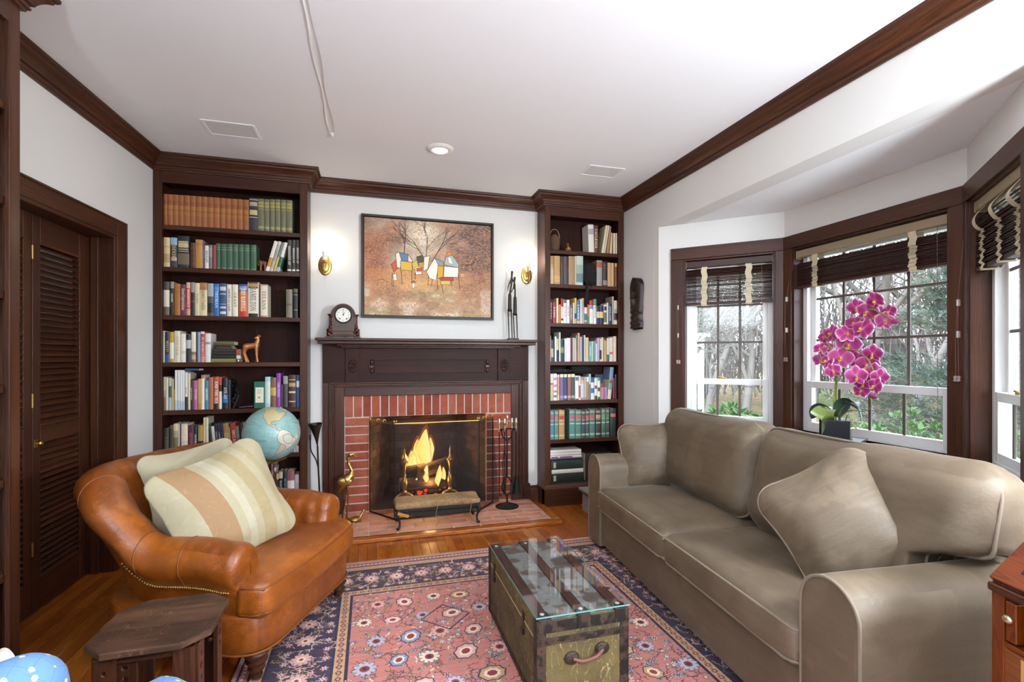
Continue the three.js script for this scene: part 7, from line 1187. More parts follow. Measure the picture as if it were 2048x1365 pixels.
// ---------------------------------------------------------------- Persian rug
{
  const W = 1340, Hh = 2048, wm = 2.31, hm = 3.53, px = W / wm;
  const tex = canvasTex(W, Hh, (g) => {
    const R = rng(501), col = { field: '#c07a70', navy: '#2c2f4c', ivory: '#e6d6c0', rose: '#dcaaa0', blue: '#8090ae', sand: '#c49a70', olive: '#6e6a4a', red: '#8c3430' };
    const flower = (x, y, r, c1, c2, c3, n = 8) => { g.save(); g.translate(x, y); g.rotate(R() * 6); g.fillStyle = col.navy; g.beginPath(); for (let i = 0; i <= n * 2; i++) { const a = i / n * PI, q = r * (i % 2 ? 0.74 : 1.1); g.lineTo(Math.cos(a) * q, Math.sin(a) * q); } g.fill(); g.fillStyle = c1; for (let i = 0; i < n; i++) { const a = i / n * 2 * PI; g.beginPath(); g.ellipse(Math.cos(a) * r * 0.6, Math.sin(a) * r * 0.6, r * 0.36, r * 0.2, a, 0, 7); g.fill(); } g.fillStyle = c2; g.beginPath(); g.arc(0, 0, r * 0.4, 0, 7); g.fill(); g.fillStyle = c3; g.beginPath(); g.arc(0, 0, r * 0.18, 0, 7); g.fill(); g.restore(); };
    const palm = (x, y, r, a, c) => { g.save(); g.translate(x, y); g.rotate(a); for (const [k, cc] of [[1.12, col.navy], [1, c], [0.66, col.ivory], [0.4, col.red]]) { g.fillStyle = cc; g.beginPath(); g.moveTo(0, r * k); for (let i = -6; i <= 6; i++) { const q = i / 6 * 2.2, rr = r * k * (i % 2 ? 0.86 : 1.0); g.lineTo(Math.sin(q) * rr * 0.8, -Math.cos(q) * rr); } g.closePath(); g.fill(); } g.restore(); };
    const leaf = (x, y, r, a, c) => { g.save(); g.translate(x, y); g.rotate(a); g.fillStyle = c; g.beginPath(); g.moveTo(-r, 0); g.quadraticCurveTo(0, -r * 0.55, r, 0); g.quadraticCurveTo(0, r * 0.2, -r, 0); g.fill(); g.restore(); };
    const vine = (x, y, s, c, w) => { g.strokeStyle = c; g.lineWidth = w; g.beginPath(); g.moveTo(x, y); let a = R() * 6; for (let i = 0; i < 4; i++) { const x1 = x + Math.cos(a) * s, y1 = y + Math.sin(a) * s; g.quadraticCurveTo(x + Math.cos(a + 0.9) * s * 0.7, y + Math.sin(a + 0.9) * s * 0.7, x1, y1); x = x1; y = y1; a += (R() - 0.3) * 1.9; } g.stroke(); };
    g.fillStyle = '#b98f80'; g.fillRect(0, 0, W, Hh);
    const ring = (i0, c) => { g.fillStyle = c; g.fillRect(i0, i0, W - 2 * i0, Hh - 2 * i0); };
    const b = [10, 34, 40, 66, 72, 218, 224, 250, 258];
    ring(b[0], col.navy); ring(b[0] + 5, '#b4766c'); ring(b[1], col.navy); ring(b[2], col.sand); ring(b[3], col.navy); ring(b[4], '#43384a'); ring(b[5], col.navy); ring(b[6], col.sand); ring(b[7], col.navy); ring(b[8], col.field);
    const edge = (d, step, fn) => { for (let x = d; x < W - d; x += step) { fn(x, d, 0); fn(x, Hh - d, PI); } for (let y = d; y < Hh - d; y += step) { fn(d, y, -PI / 2); fn(W - d, y, PI / 2); } };
    edge(53, 24, (x, y, a) => { flower(x, y, 8, col.rose, col.ivory, col.navy, 6); leaf(x + 12 * Math.cos(a), y + 12 * Math.sin(a), 6, a, col.olive); });
    edge(237, 24, (x, y, a) => { flower(x, y, 8, col.red, col.ivory, col.navy, 6); leaf(x + 12 * Math.cos(a), y + 12 * Math.sin(a), 6, a + 1, col.navy); });
    edge(22, 14, (x, y) => { g.fillStyle = col.ivory; g.fillRect(x - 3, y - 3, 6, 6); });
    // main border: vines, palmettes and rosettes packed on a dark ground
    edge(145, 20, (x, y, a) => { for (let k = 0; k < 6; k++) { const o = (R() - 0.5) * 126, c = [col.sand, col.rose, col.ivory, col.olive][Math.floor(R() * 4)]; vine(x - Math.sin(a) * o, y + Math.cos(a) * o, 10, c, 2.2); leaf(x - Math.sin(a) * o + 8, y + Math.cos(a) * o, 8, R() * 6, [col.rose, col.sand, col.blue][Math.floor(R() * 3)]); } });
    let k = 0; edge(145, 84, (x, y, a) => { if (k++ % 2) palm(x, y, 30, a, '#b4665a'); else flower(x, y, 27, col.rose, col.ivory, col.red, 10); });
    edge(145, 42, (x, y, a) => { for (const o of [-48, 48]) flower(x - Math.sin(a) * o + 10, y + Math.cos(a) * o + 10, 11, col.rose, col.ivory, col.navy, 6); });
    // field
    const D = 258; for (let i = 0; i < 5200; i++) { const x = D + R() * (W - 2 * D), y = D + R() * (Hh - 2 * D), q = R(); if (q < 0.34) vine(x, y, 14, ['#6b3a36', col.navy, col.olive, '#c98a80'][Math.floor(R() * 4)], 1.8); else if (q < 0.7) leaf(x, y, 5 + R() * 5, R() * 6, [col.navy, col.ivory, col.blue, col.olive, col.sand][Math.floor(R() * 5)]); else flower(x, y, 5 + R() * 6, [col.ivory, col.rose, col.sand, '#b0b4c0'][Math.floor(R() * 4)], [col.red, col.navy, col.ivory][Math.floor(R() * 3)], col.sand, 6); }
    const half = W / 2; for (let y = D + 70; y < Hh - D; y += 104) for (let j = 0; j < 5; j++) for (const s of [-1, 1]) { const x = half + s * (44 + j * 84 + (Math.floor(y / 104) % 2) * 40); if (x < D + 30 || x > W - D - 30) continue; const jx = (R() - 0.5) * 20, jy = (R() - 0.5) * 20; if ((j + Math.floor(y / 104)) % 2) palm(x + jx, y + jy, 24 + R() * 10, R() * 6, [col.rose, '#8a94ac', col.sand][Math.floor(R() * 3)]); else flower(x + jx, y + jy, 22 + R() * 9, [col.ivory, col.rose, '#aeb4c4'][Math.floor(R() * 3)], col.red, col.navy, 10); }
    g.strokeStyle = col.navy; g.lineWidth = 4; for (let y = D + 200; y < Hh - D; y += 420) for (const s of [-1, 1]) { g.beginPath(); g.moveTo(half + s * 150, y - 70); g.lineTo(half + s * 220, y); g.lineTo(half + s * 150, y + 70); g.lineTo(half + s * 80, y); g.closePath(); g.stroke(); }
    // wool: abrash bands and knots
    for (let y = 0; y < Hh; y += 3) { g.fillStyle = `rgba(${R() < 0.5 ? '255,240,230' : '30,10,10'},${0.05 * R()})`; g.fillRect(0, y, W, 3); }
  });
  const t = thing('persian_rug', 'large rose red Persian rug with dark floral border', 'rug', [0.62, 0, -1.485]);
  const g = new THREE.BoxGeometry(wm, 0.008, hm).translate(0, 0.004, 0); part(t, 'pile', g, phys({ map: tex, roughness: 0.7, sheen: 0.5, sheenColor: new THREE.Color(0xf0e4e8), sheenRoughness: 0.45, bumpMap: FINE, bumpScale: 0.001 }));
  const fr = [], R = rng(6); for (let x = -wm / 2; x < wm / 2; x += 0.006) fr.push(bx(0.0025, 0.003, 0.03 + 0.012 * R(), x, 0.002, -hm / 2 - 0.015, 'z')); part(t, 'fringe', fr, std({ color: 0xc8b4a4, roughness: 1 })).userData.kind = 'stuff';
}
// ---------------------------------------------------------------- trunk, octagonal table, desk, globe, low plinth
{
  const X0 = 0.583, X1 = 0.953, Z0 = -2.452, Z1 = -1.70, Y0 = 0.012, Y1 = 0.34;
  const cvs = dataTex(512, 512, (u, v) => { const a = fbm(u * 5, v * 5, 601, 4, 5, 5), f = vnoise(u * 160, v * 160, 603, 160, 160), s = Math.abs(fbm(u * 20, v * 6, 605, 3, 20, 6) - 0.5) < 0.008; let c = mixc(hex(0x3a3118), hex(0x6a5c30), clamp(0.5 + 1.1 * (a - 0.5) + 0.3 * (f - 0.5))); if (s || f > 0.985) c = mixc(c, hex(0xb8a880), 0.6); return c; }); cvs.repeat.set(2, 2);
  const metal = dataTex(512, 512, (u, v) => { const a = fbm(u * 6, v * 6, 611, 4, 6, 6), f = fbm(u * 40, v * 40, 613, 2, 40, 40), r = sstep(0.5, 0.62, fbm(u * 14, v * 14, 615, 3, 14, 14)); return mixc(mixc(hex(0x5e625f), hex(0x8c918d), clamp(a * 0.6 + f * 0.5)), hex(0x4a3a30), r * 0.7); }); metal.repeat.set(1.5, 1.5);
  const rustT = dataTex(256, 256, (u, v) => { const a = fbm(u * 6, v * 6, 621, 4, 6, 6), r = sstep(0.45, 0.6, fbm(u * 12, v * 12, 623, 3, 12, 12)); return mixc(mixc(hex(0x2c211a), hex(0x5a4636), a), hex(0x15110f), r * 0.8); }); rustT.repeat.set(3, 3);
  const mC = std({ map: cvs, roughness: 0.7 }), mM = std({ map: metal, roughness: 0.6, metalness: 0.25 }), mR = std({ map: rustT, roughness: 0.6, metalness: 0.35 }), slat = std({ map: WT, color: 0xd8c8b8, roughness: 0.7 });
  const t = thing('steamer_trunk', 'old olive green steamer trunk used as a coffee table', 'trunk'), seamY = 0.265;
  part(t, 'body', rbb(X0, X1, Y0, seamY - 0.002, Z0, Z1, 0.004, 'z'), mC); part(t, 'lid', rbb(X0, X1, seamY, Y1 - 0.006, Z0, Z1, 0.004, 'z'), mC);
  part(t, 'lid_sheet', bb(X0 + 0.01, X1 - 0.01, Y1 - 0.0065, Y1 - 0.004, Z0 + 0.01, Z1 - 0.01), mM);
  for (const x of [X0 + 0.03, (X0 + X1) / 2, X1 - 0.03]) part(t, 'wood_slat', rb(0.046, 0.008, Z1 - Z0 - 0.01, x, Y1 - 0.002, (Z0 + Z1) / 2, 0.003, 'z'), slat);
  for (const x of [X0 + 0.03, (X0 + X1) / 2, X1 - 0.03]) for (const z of [Z0, Z1]) { const s = z === Z0 ? -1 : 1; part(t, 'slat_clamp', [rb(0.052, 0.004, 0.05, x, Y1 + 0.002, z - s * 0.022, 0.0015), rb(0.052, 0.05, 0.005, x, Y1 - 0.022, z + s * 0.003, 0.002)], mR); }
  for (const z of [Z0, Z1]) { const s = z === Z0 ? -1 : 1; part(t, 'end_band', rb(X1 - X0 + 0.004, 0.042, 0.004, (X0 + X1) / 2, Y1 - 0.028, z + s * 0.001, 0.001), mR); part(t, 'seam_band', rb(X1 - X0 + 0.004, 0.026, 0.005, (X0 + X1) / 2, seamY - 0.006, z + s * 0.001, 0.001), mR); }
  for (const x of [X0, X1]) for (const z of [Z0, Z1]) part(t, 'corner_strap', [rb(0.036, Y1 - Y0 - 0.004, 0.004, x + (x === X0 ? 0.017 : -0.017), (Y0 + Y1) / 2, z + (z === Z0 ? -0.0012 : 0.0012), 0.001), rb(0.004, Y1 - Y0 - 0.004, 0.036, x + (x === X0 ? -0.0012 : 0.0012), (Y0 + Y1) / 2, z + (z === Z0 ? 0.017 : -0.017), 0.001)], mR);
  part(t, 'lower_band', [rb(0.004, 0.025, Z1 - Z0, X0 - 0.0012, 0.03, (Z0 + Z1) / 2, 0.001), rb(0.004, 0.025, Z1 - Z0, X1 + 0.0012, 0.03, (Z0 + Z1) / 2, 0.001), rb(X1 - X0, 0.025, 0.004, (X0 + X1) / 2, 0.03, Z1 + 0.0012, 0.001)], mR);
  const riv = []; for (let i = 0; i < 16; i++) for (const y of [Y1 - 0.028, seamY - 0.006]) riv.push(sphere(1, X0 + 0.012 + i * (X1 - X0 - 0.024) / 15, y, Z1 + 0.0035, 6, 4, 0.0035, 0.0035, 0.002)); for (let i = 0; i < 9; i++) for (const x of [X0 + 0.018, X1 - 0.018]) riv.push(sphere(1, x, 0.02 + i * 0.026, Z1 + 0.0035, 6, 4, 0.0035, 0.0035, 0.002)); part(t, 'rivets', merge(riv), M.ironOld).userData.kind = 'stuff';
  const lea = phys({ color: 0x6a4032, roughness: 0.6 }), hx = (X0 + X1) / 2 + 0.012, hy = 0.195;
  for (const s of [-1, 1]) part(t, 'handle_loop', [sphere(1, hx + s * 0.062, hy + s * 0.008, Z1 + 0.004, 16, 10, 0.03, 0.024, 0.011), sphere(1, hx + s * 0.052, hy + s * 0.008, Z1 + 0.012, 12, 8, 0.016, 0.016, 0.008)], mR);
  part(t, 'leather_handle', tube([[hx - 0.06, hy - 0.006, Z1 + 0.014], [hx - 0.03, hy - 0.014, Z1 + 0.024], [hx + 0.03, hy - 0.006, Z1 + 0.024], [hx + 0.06, hy + 0.01, Z1 + 0.014]], 0.007, 20, 8), lea);
  for (const z of [-2.33, -1.86]) part(t, 'side_hasp', [rb(0.006, 0.09, 0.022, X0 - 0.004, seamY - 0.01, z, 0.002), rb(0.01, 0.025, 0.03, X0 - 0.005, seamY - 0.04, z, 0.003)], mR);
  part(t, 'lid_edge_strip', rb(0.003, 0.004, Z1 - Z0 - 0.07, X0 - 0.001, seamY, (Z0 + Z1) / 2, 0.001), std({ color: 0xb8a070, roughness: 0.6 }));
  const gl = thing('glass_top', 'thin clear glass sheet laid on the trunk', 'glass', [0, 0, 0]);
  part(gl, 'glass_sheet', rbb(X0 - 0.004, X1 + 0.004, Y1 + 0.0095, Y1 + 0.0155, Z0 - 0.004, Z1 + 0.006, 0.0015), M.glass); part(gl, 'glass_edge', [bb(X0 - 0.0045, X1 + 0.0045, Y1 + 0.0097, Y1 + 0.0153, Z1 + 0.006, Z1 + 0.0068), bb(X0 - 0.0048, X0 - 0.004, Y1 + 0.0097, Y1 + 0.0153, Z0 - 0.004, Z1 + 0.006), bb(X1 + 0.004, X1 + 0.0048, Y1 + 0.0097, Y1 + 0.0153, Z0 - 0.004, Z1 + 0.006)], phys({ color: 0x86c8c4, roughness: 0.1, transmission: 0.5, thickness: 0 }), 'green tinted cut edge');
  for (const [x, z] of [[X0 + 0.03, Z0 + 0.03], [X1 - 0.03, Z0 + 0.03], [X0 + 0.03, Z1 - 0.03], [X1 - 0.03, Z1 - 0.03], [(X0 + X1) / 2, Z0 + 0.03], [(X0 + X1) / 2, Z1 - 0.03]]) part(gl, 'clear_bumper', sphere(1, x, Y1 + 0.0065, z, 12, 8, 0.009, 0.003, 0.009), phys({ color: 0xf4f4f4, roughness: 0.1, transmission: 0.6, thickness: 0 }));
}
{
  // eight-sided side table with pierced legs
  const top = dataTex(512, 512, (u, v) => { const a = fbm(u * 3, v * 24, 631, 4, 3, 24), b = fbm(u * 5, v * 5, 633, 4, 5, 5), sp = vnoise(u * 90, v * 90, 635, 90, 90), sc = Math.abs(fbm(u * 9, v * 4, 637, 3, 9, 4) - 0.5) < 0.007; let c = mixc(hex(0x2c1c14), hex(0x6b4a34), clamp(0.35 + 0.8 * (a - 0.5) + 0.8 * (b - 0.5))); if (sp > 0.955) c = mixc(c, hex(0xb09070), 0.6); if (sc) c = mixc(c, hex(0x8a6a50), 0.4); return c; }); top.repeat.set(2.2, 2.2);
  const mt = phys({ map: top, roughness: 0.5, specularIntensity: 0.45 }), cx = -0.609, cz = -1.741, hw = 0.157, c = 0.062, t = thing('side_table', 'small eight-sided dark wooden side table with pierced legs', 'table', [cx, 0, cz]);
  const oct = (w, k) => [[w - k, -w], [w, -w + k], [w, w - k], [w - k, w], [-w + k, w], [-w, w - k], [-w, -w + k], [-w + k, -w]];
  part(t, 'table_top', boxUV(rot(extr(oct(hw, c), 0.014, 0.003), -PI / 2).translate(0, 0.483, 0), 'x'), mt);
  part(t, 'frame', boxUV(rot(extr(oct(hw - 0.03, c - 0.012), 0.03), -PI / 2).translate(0, 0.452, 0), 'x'), M.wood);
  const board = (w, holes) => { const h = holes ? [0.43, 0.395, 0.36].map((y, i) => circleHole(0, y - 0.0, [0.0065, 0.0095, 0.0065][i])) : []; return extr([[-w / 2, 0], [w / 2, 0], [w / 2, 0.47], [-w / 2, 0.47]], 0.011, 0.0012, h); };
  for (const [sx, sz] of [[1, 1], [1, -1], [-1, 1], [-1, -1]]) {
    const a = boxUV(T(board(0.055, sx * sz > 0 ? false : true), sx * 0.095, 0, sz > 0 ? 0.118 : -0.129), 'y'), b = boxUV(rot(board(0.05, true), 0, PI / 2).translate(sx > 0 ? 0.118 : -0.129, 0, sz * 0.092), 'y');
    part(t, 'leg_board', a, M.wood); part(t, 'leg_board', b, M.wood);
  }
  part(t, 'leg_board', boxUV(T(board(0.06, true), -0.055, 0, 0.1), 'y'), M.wood); part(t, 'stretcher', rb(0.2, 0.03, 0.012, 0, 0.12, 0, 0.002), M.wood);
}
{
  // slant-front desk at the right edge, its front facing the room
  const inl = canvasTex(512, 512, (g, W) => { g.fillStyle = '#7c4420'; g.fillRect(0, 0, W, W); const R = rng(641); for (let i = 0; i < 500; i++) { g.fillStyle = `rgba(${R() < 0.5 ? '150,90,40' : '70,30,12'},0.14)`; g.fillRect(0, R() * W, W, 2 + R() * 5); } g.strokeStyle = '#c89a58'; g.lineWidth = 5; g.strokeRect(26, 26, W - 52, W - 52); const leaf = (x, y, r, a, c) => { g.save(); g.translate(x, y); g.rotate(a); g.fillStyle = c; g.beginPath(); g.moveTo(-r, 0); g.quadraticCurveTo(0, -r * 0.5, r, 0); g.quadraticCurveTo(0, r * 0.5, -r, 0); g.fill(); g.restore(); }; g.strokeStyle = '#d8b070'; g.lineWidth = 6; g.beginPath(); g.moveTo(60, 400); g.bezierCurveTo(160, 180, 300, 420, 450, 130); g.stroke(); for (let i = 0; i < 34; i++) { const u = i / 33, x = 60 + u * 390 + (R() - 0.5) * 70, y = 330 - u * 160 + (R() - 0.5) * 180; leaf(x, y, 22 + R() * 20, R() * 6, ['#d8b478', '#c89650', '#e4c890'][i % 3]); } for (const [x, y] of [[150, 270], [300, 300], [390, 190]]) for (let i = 0; i < 7; i++) leaf(x + Math.cos(i) * 26, y + Math.sin(i) * 26, 22, i, '#e2c48c'); });
  const vn = phys({ map: WT, color: 0xffd0a0, roughness: 0.35, clearcoat: 0.35, clearcoatRoughness: 0.25 }), ven = phys({ map: (() => { const q = OAK.clone(); q.repeat.set(1.6, 3.2); return q; })(), color: 0xa88258, roughness: 0.32, clearcoat: 0.35, clearcoatRoughness: 0.2 }), mi = phys({ map: inl, roughness: 0.32, clearcoat: 0.4, clearcoatRoughness: 0.2 });
  const t = thing('slant_front_desk', 'inlaid wooden slant-front desk at the right edge beside the sofa', 'desk', [1.464, 0, -0.834], -(PI / 2 + 0.279)), W = 0.86, D = 0.46, YL = 0.755; // local x runs towards the camera, z to the front
  part(t, 'carcass', [rbb(0, 0.02, 0.08, YL, -D, -0.004, 0.003, 'y'), rbb(W - 0.02, W, 0.08, YL, -D, -0.004, 0.003, 'y'), bb(0.02, W - 0.02, 0.08, YL, -D, -D + 0.015, 'x'), bb(0.02, W - 0.02, 0.08, 0.1, -D, -0.02, 'x')], ven);
  const side = (x) => boxUV(T(rot(extr([[0, 0], [-(-0.29), 0.29], [D, 0.29], [D, 0]], 0.02), 0, PI / 2), x, YL, 0), 'y');
  part(t, 'upper_side', side(0), ven); part(t, 'upper_side', side(W - 0.02), ven); part(t, 'top', rbb(-0.008, W + 0.008, YL + 0.29, YL + 0.31, -D - 0.004, -0.285, 0.005, 'x'), ven);
  const lid = part(t, 'slant_lid', rb(W + 0.006, 0.016, 0.41, 0, 0, 0, 0.004, 'x').applyMatrix4(new THREE.Matrix4().makeRotationX(PI / 4).setPosition(W / 2, YL + 0.15, -0.142)), ven);
  const inset = sh(new THREE.Mesh(tube([[0.05, 0, 0.16], [W - 0.05, 0, 0.16], [W - 0.05, 0, -0.16], [0.05, 0, -0.16]].map((p) => [p[0] - W / 2, 0.0085, p[2]]), 0.0012, 4, 5, true), M.black)); inset.geometry = merge([[0, 0.165, W - 0.1, 0.002], [0, -0.165, W - 0.1, 0.002]].map(([x, z, w]) => bx(w, 0.0012, 0.003, x, 0.0083, z)).concat([-1, 1].map((s) => bx(0.003, 0.0012, 0.33, s * (W / 2 - 0.05), 0.0083, 0)))).applyMatrix4(new THREE.Matrix4().makeRotationX(PI / 4).setPosition(W / 2, YL + 0.15, -0.142)); inset.name = 'stringing'; lid.add(inset);
  part(t, 'lid_rail', rbb(-0.004, W + 0.004, YL - 0.022, YL, -0.03, 0.012, 0.006, 'x'), vn);
  part(t, 'loper', rbb(0.035, 0.06, YL - 0.125, YL - 0.03, -0.3, 0.004, 0.003, 'y'), ven); part(t, 'loper', rbb(W - 0.06, W - 0.035, YL - 0.125, YL - 0.03, -0.3, 0.004, 0.003, 'y'), ven); for (const x of [0.047, W - 0.047]) part(t, 'loper_knob', sphere(1, x, YL - 0.07, 0.01, 12, 8, 0.012, 0.01, 0.009), M.brassPale);
  const uvb = (x0, x1, y0, y1, z0, z1) => new THREE.BoxGeometry(x1 - x0, y1 - y0, z1 - z0).translate((x0 + x1) / 2, (y0 + y1) / 2, (z0 + z1) / 2);
  for (const [x0, x1, y0, y1] of [[0.08, W - 0.08, YL - 0.125, YL - 0.03], [0.03, W - 0.03, YL - 0.31, YL - 0.145], [0.03, W - 0.03, YL - 0.49, YL - 0.325], [0.03, W - 0.03, YL - 0.66, YL - 0.505]]) { const d = part(t, 'drawer', uvb(x0, x1, y0, y1, -0.36, 0), mi); for (const k of [0.28, 0.72]) { const h = sh(new THREE.Mesh(T(new THREE.TorusGeometry(0.022, 0.0035, 6, 14, PI).rotateZ(PI), lerp(x0, x1, k), (y0 + y1) / 2, 0.012), M.brassOld)); h.name = 'drawer_pull'; d.add(h); } }
  part(t, 'drawer_divider', [YL - 0.137, YL - 0.318, YL - 0.498].map((y) => rbb(0.02, W - 0.02, y - 0.006, y + 0.006, -0.3, 0.002, 0.002, 'x')).concat([rbb(0, 0.03, 0.09, YL - 0.02, -0.02, 0.003, 0.002, 'y'), rbb(W - 0.03, W, 0.09, YL - 0.02, -0.02, 0.003, 0.002, 'y')]), ven);
  for (const [x, z] of [[0.05, -0.05], [W - 0.05, -0.05], [0.05, -D + 0.05], [W - 0.05, -D + 0.05]]) part(t, 'bracket_foot', rb(0.09, 0.085, 0.08, x, 0.0425, z, 0.01), ven);
}
{
  // terrestrial globe on a floor stand
  const map = canvasTex(1024, 512, (g, W, Hh) => {
    g.fillStyle = '#93bcb6'; g.fillRect(0, 0, W, Hh); const R = rng(651); for (let i = 0; i < 1600; i++) { g.fillStyle = `rgba(${R() < 0.5 ? '190,214,196' : '70,130,140'},0.10)`; g.beginPath(); g.ellipse(R() * W, R() * Hh, 30 * R(), 10 * R(), 0, 0, 7); g.fill(); }
    g.strokeStyle = 'rgba(60,100,105,0.45)'; g.lineWidth = 1; for (let i = 0; i < 24; i++) { g.beginPath(); g.moveTo(i / 24 * W, 0); g.lineTo(i / 24 * W, Hh); g.stroke(); } for (let i = 1; i < 12; i++) { g.beginPath(); g.moveTo(0, i / 12 * Hh); g.lineTo(W, i / 12 * Hh); g.stroke(); }
    const X = (lo) => (lo + 180) / 360 * W, Y = (la) => (90 - la) / 180 * Hh, poly = (p, c) => { g.beginPath(); p.forEach((q, i) => g[i ? 'lineTo' : 'moveTo'](X(q[0]), Y(q[1]))); g.closePath(); g.fillStyle = c; g.fill(); g.strokeStyle = '#5c5648'; g.lineWidth = 2.2; g.stroke(); };
    poly([[-168, 66], [-156, 71], [-128, 70], [-95, 72], [-82, 68], [-94, 60], [-80, 52], [-64, 60], [-56, 52], [-66, 45], [-75, 38], [-81, 30], [-84, 30], [-90, 29], [-97, 26], [-97, 20], [-91, 19], [-87, 21], [-88, 16], [-83, 14], [-83, 9], [-78, 9], [-80, 7], [-86, 12], [-95, 16], [-105, 20], [-112, 29], [-117, 33], [-124, 40], [-124, 48], [-135, 58], [-152, 60], [-165, 55], [-158, 59], [-165, 62]], '#cbb98a');
    poly([[-78, 8], [-72, 12], [-62, 10], [-52, 5], [-50, 0], [-35, -6], [-39, -15], [-41, -22], [-48, -27], [-54, -34], [-58, -38], [-65, -42], [-66, -48], [-69, -52], [-68, -55], [-74, -52], [-73, -42], [-71, -30], [-70, -18], [-76, -14], [-81, -5], [-80, 1]], '#d6cdbc');
    poly([[-70, -18], [-60, -20], [-54, -26], [-58, -38], [-65, -42], [-69, -52], [-73, -42], [-71, -30]], '#c9b6a0'); poly([[-70, -1], [-60, 4], [-52, 2], [-45, -4], [-44, -15], [-57, -17], [-66, -11]], '#cfd0bc');
    poly([[-50, 60], [-44, 60], [-22, 70], [-20, 80], [-60, 82], [-72, 78], [-55, 70]], '#e4e0d4'); poly([[-17, 15], [-16, 21], [-6, 35], [10, 37], [20, 32], [32, 31], [43, 12], [51, 11], [40, -3], [40, -15], [33, -26], [20, -35], [14, -22], [12, -6], [8, 4], [-8, 5]], '#d6c08a'); poly([[-9, 37], [-9, 43], [0, 44], [-4, 48], [8, 54], [10, 58], [5, 60], [14, 68], [28, 71], [60, 69], [80, 73], [105, 77], [140, 73], [178, 68], [162, 58], [142, 54], [132, 43], [122, 40], [121, 30], [108, 20], [104, 9], [98, 16], [90, 22], [80, 14], [77, 8], [72, 20], [58, 25], [50, 30], [44, 13], [34, 28], [36, 36], [26, 38], [20, 40], [12, 45], [3, 42]], '#c8c08c'); poly([[114, -22], [114, -34], [130, -32], [140, -38], [150, -37], [153, -26], [142, -11], [136, -12], [130, -14]], '#d8b48c');
    g.fillStyle = '#4a7078'; g.font = 'italic 18px serif'; g.textAlign = 'center'; g.fillText('PACIFIC  OCEAN', X(-125), Y(-18)); g.fillText('ATLANTIC', X(-30), Y(28)); g.fillStyle = '#d8ccb0'; g.fillRect(0, 0, W, 8);
  });
  const t = thing('world_globe', 'large pale blue globe on a wooden stand in front of the left bookcase', 'globe', [-0.667, 0, -3.79]), r = 0.187, cy = 0.771;
  const s = new THREE.SphereGeometry(r, 64, 40); s.rotateY(0.38); s.rotateZ(-0.12); s.rotateX(-0.16); s.rotateY(-0.17); part(t, 'sphere', T(s, 0, cy, 0), phys({ map, roughness: 0.35, clearcoat: 0.4, clearcoatRoughness: 0.25 }));
  part(t, 'meridian_arm', [tube(Array.from({ length: 15 }, (_, i) => { const a = -PI / 2 - 0.5 + i / 14 * 1.0; return [Math.cos(a) * (r + 0.012), cy + Math.sin(a) * (r + 0.012), -0.01]; }), 0.006, 30, 6), rb(0.08, 0.02, 0.02, 0, cy - r - 0.02, 0, 0.004)], M.brassOld); part(t, 'axis_pin', [sphere(0.009, 0.054, cy + r * 0.955, -0.02, 10, 8)], M.brassOld);
  part(t, 'turned_post', lathe([[0, 0.1], [0.03, 0.1], [0.036, 0.14], [0.02, 0.17], [0.017, 0.3], [0.024, 0.33], [0.03, 0.4], [0.036, 0.44], [0.022, 0.475], [0.03, 0.49], [0.016, 0.51], [0.02, 0.55], [0.012, 0.565], [0, 0.57]], 20), phys({ map: WT, color: 0xffc090, roughness: 0.35 }));
  for (let i = 0; i < 3; i++) { const a = i / 3 * 2 * PI + 0.4; part(t, 'tripod_leg', taperTube([[0.01 * Math.cos(a), 0.13, 0.01 * Math.sin(a)], [0.09 * Math.cos(a), 0.13, 0.09 * Math.sin(a)], [0.16 * Math.cos(a), 0.05, 0.16 * Math.sin(a)], [0.2 * Math.cos(a), 0.012, 0.2 * Math.sin(a)]], [0.018, 0.016, 0.013, 0.012], 16, 8), M.wood); }
}
{
  const t = thing('low_bench', 'low grey painted plinth between the far sofa arm and the bookcase', 'plinth', [1.97, 0, -3.67]), m = std({ color: 0x8c857c, roughness: 0.7, bumpMap: FINE, bumpScale: 0.001 });
  part(t, 'slab', rb(0.5, 0.024, 0.5, 0, 0.178, 0, 0.006), m); part(t, 'moulding', rb(0.47, 0.018, 0.47, 0, 0.158, 0, 0.004), M.woodDull); part(t, 'body', rb(0.45, 0.149, 0.45, 0, 0.0745, 0, 0.004), m);
}
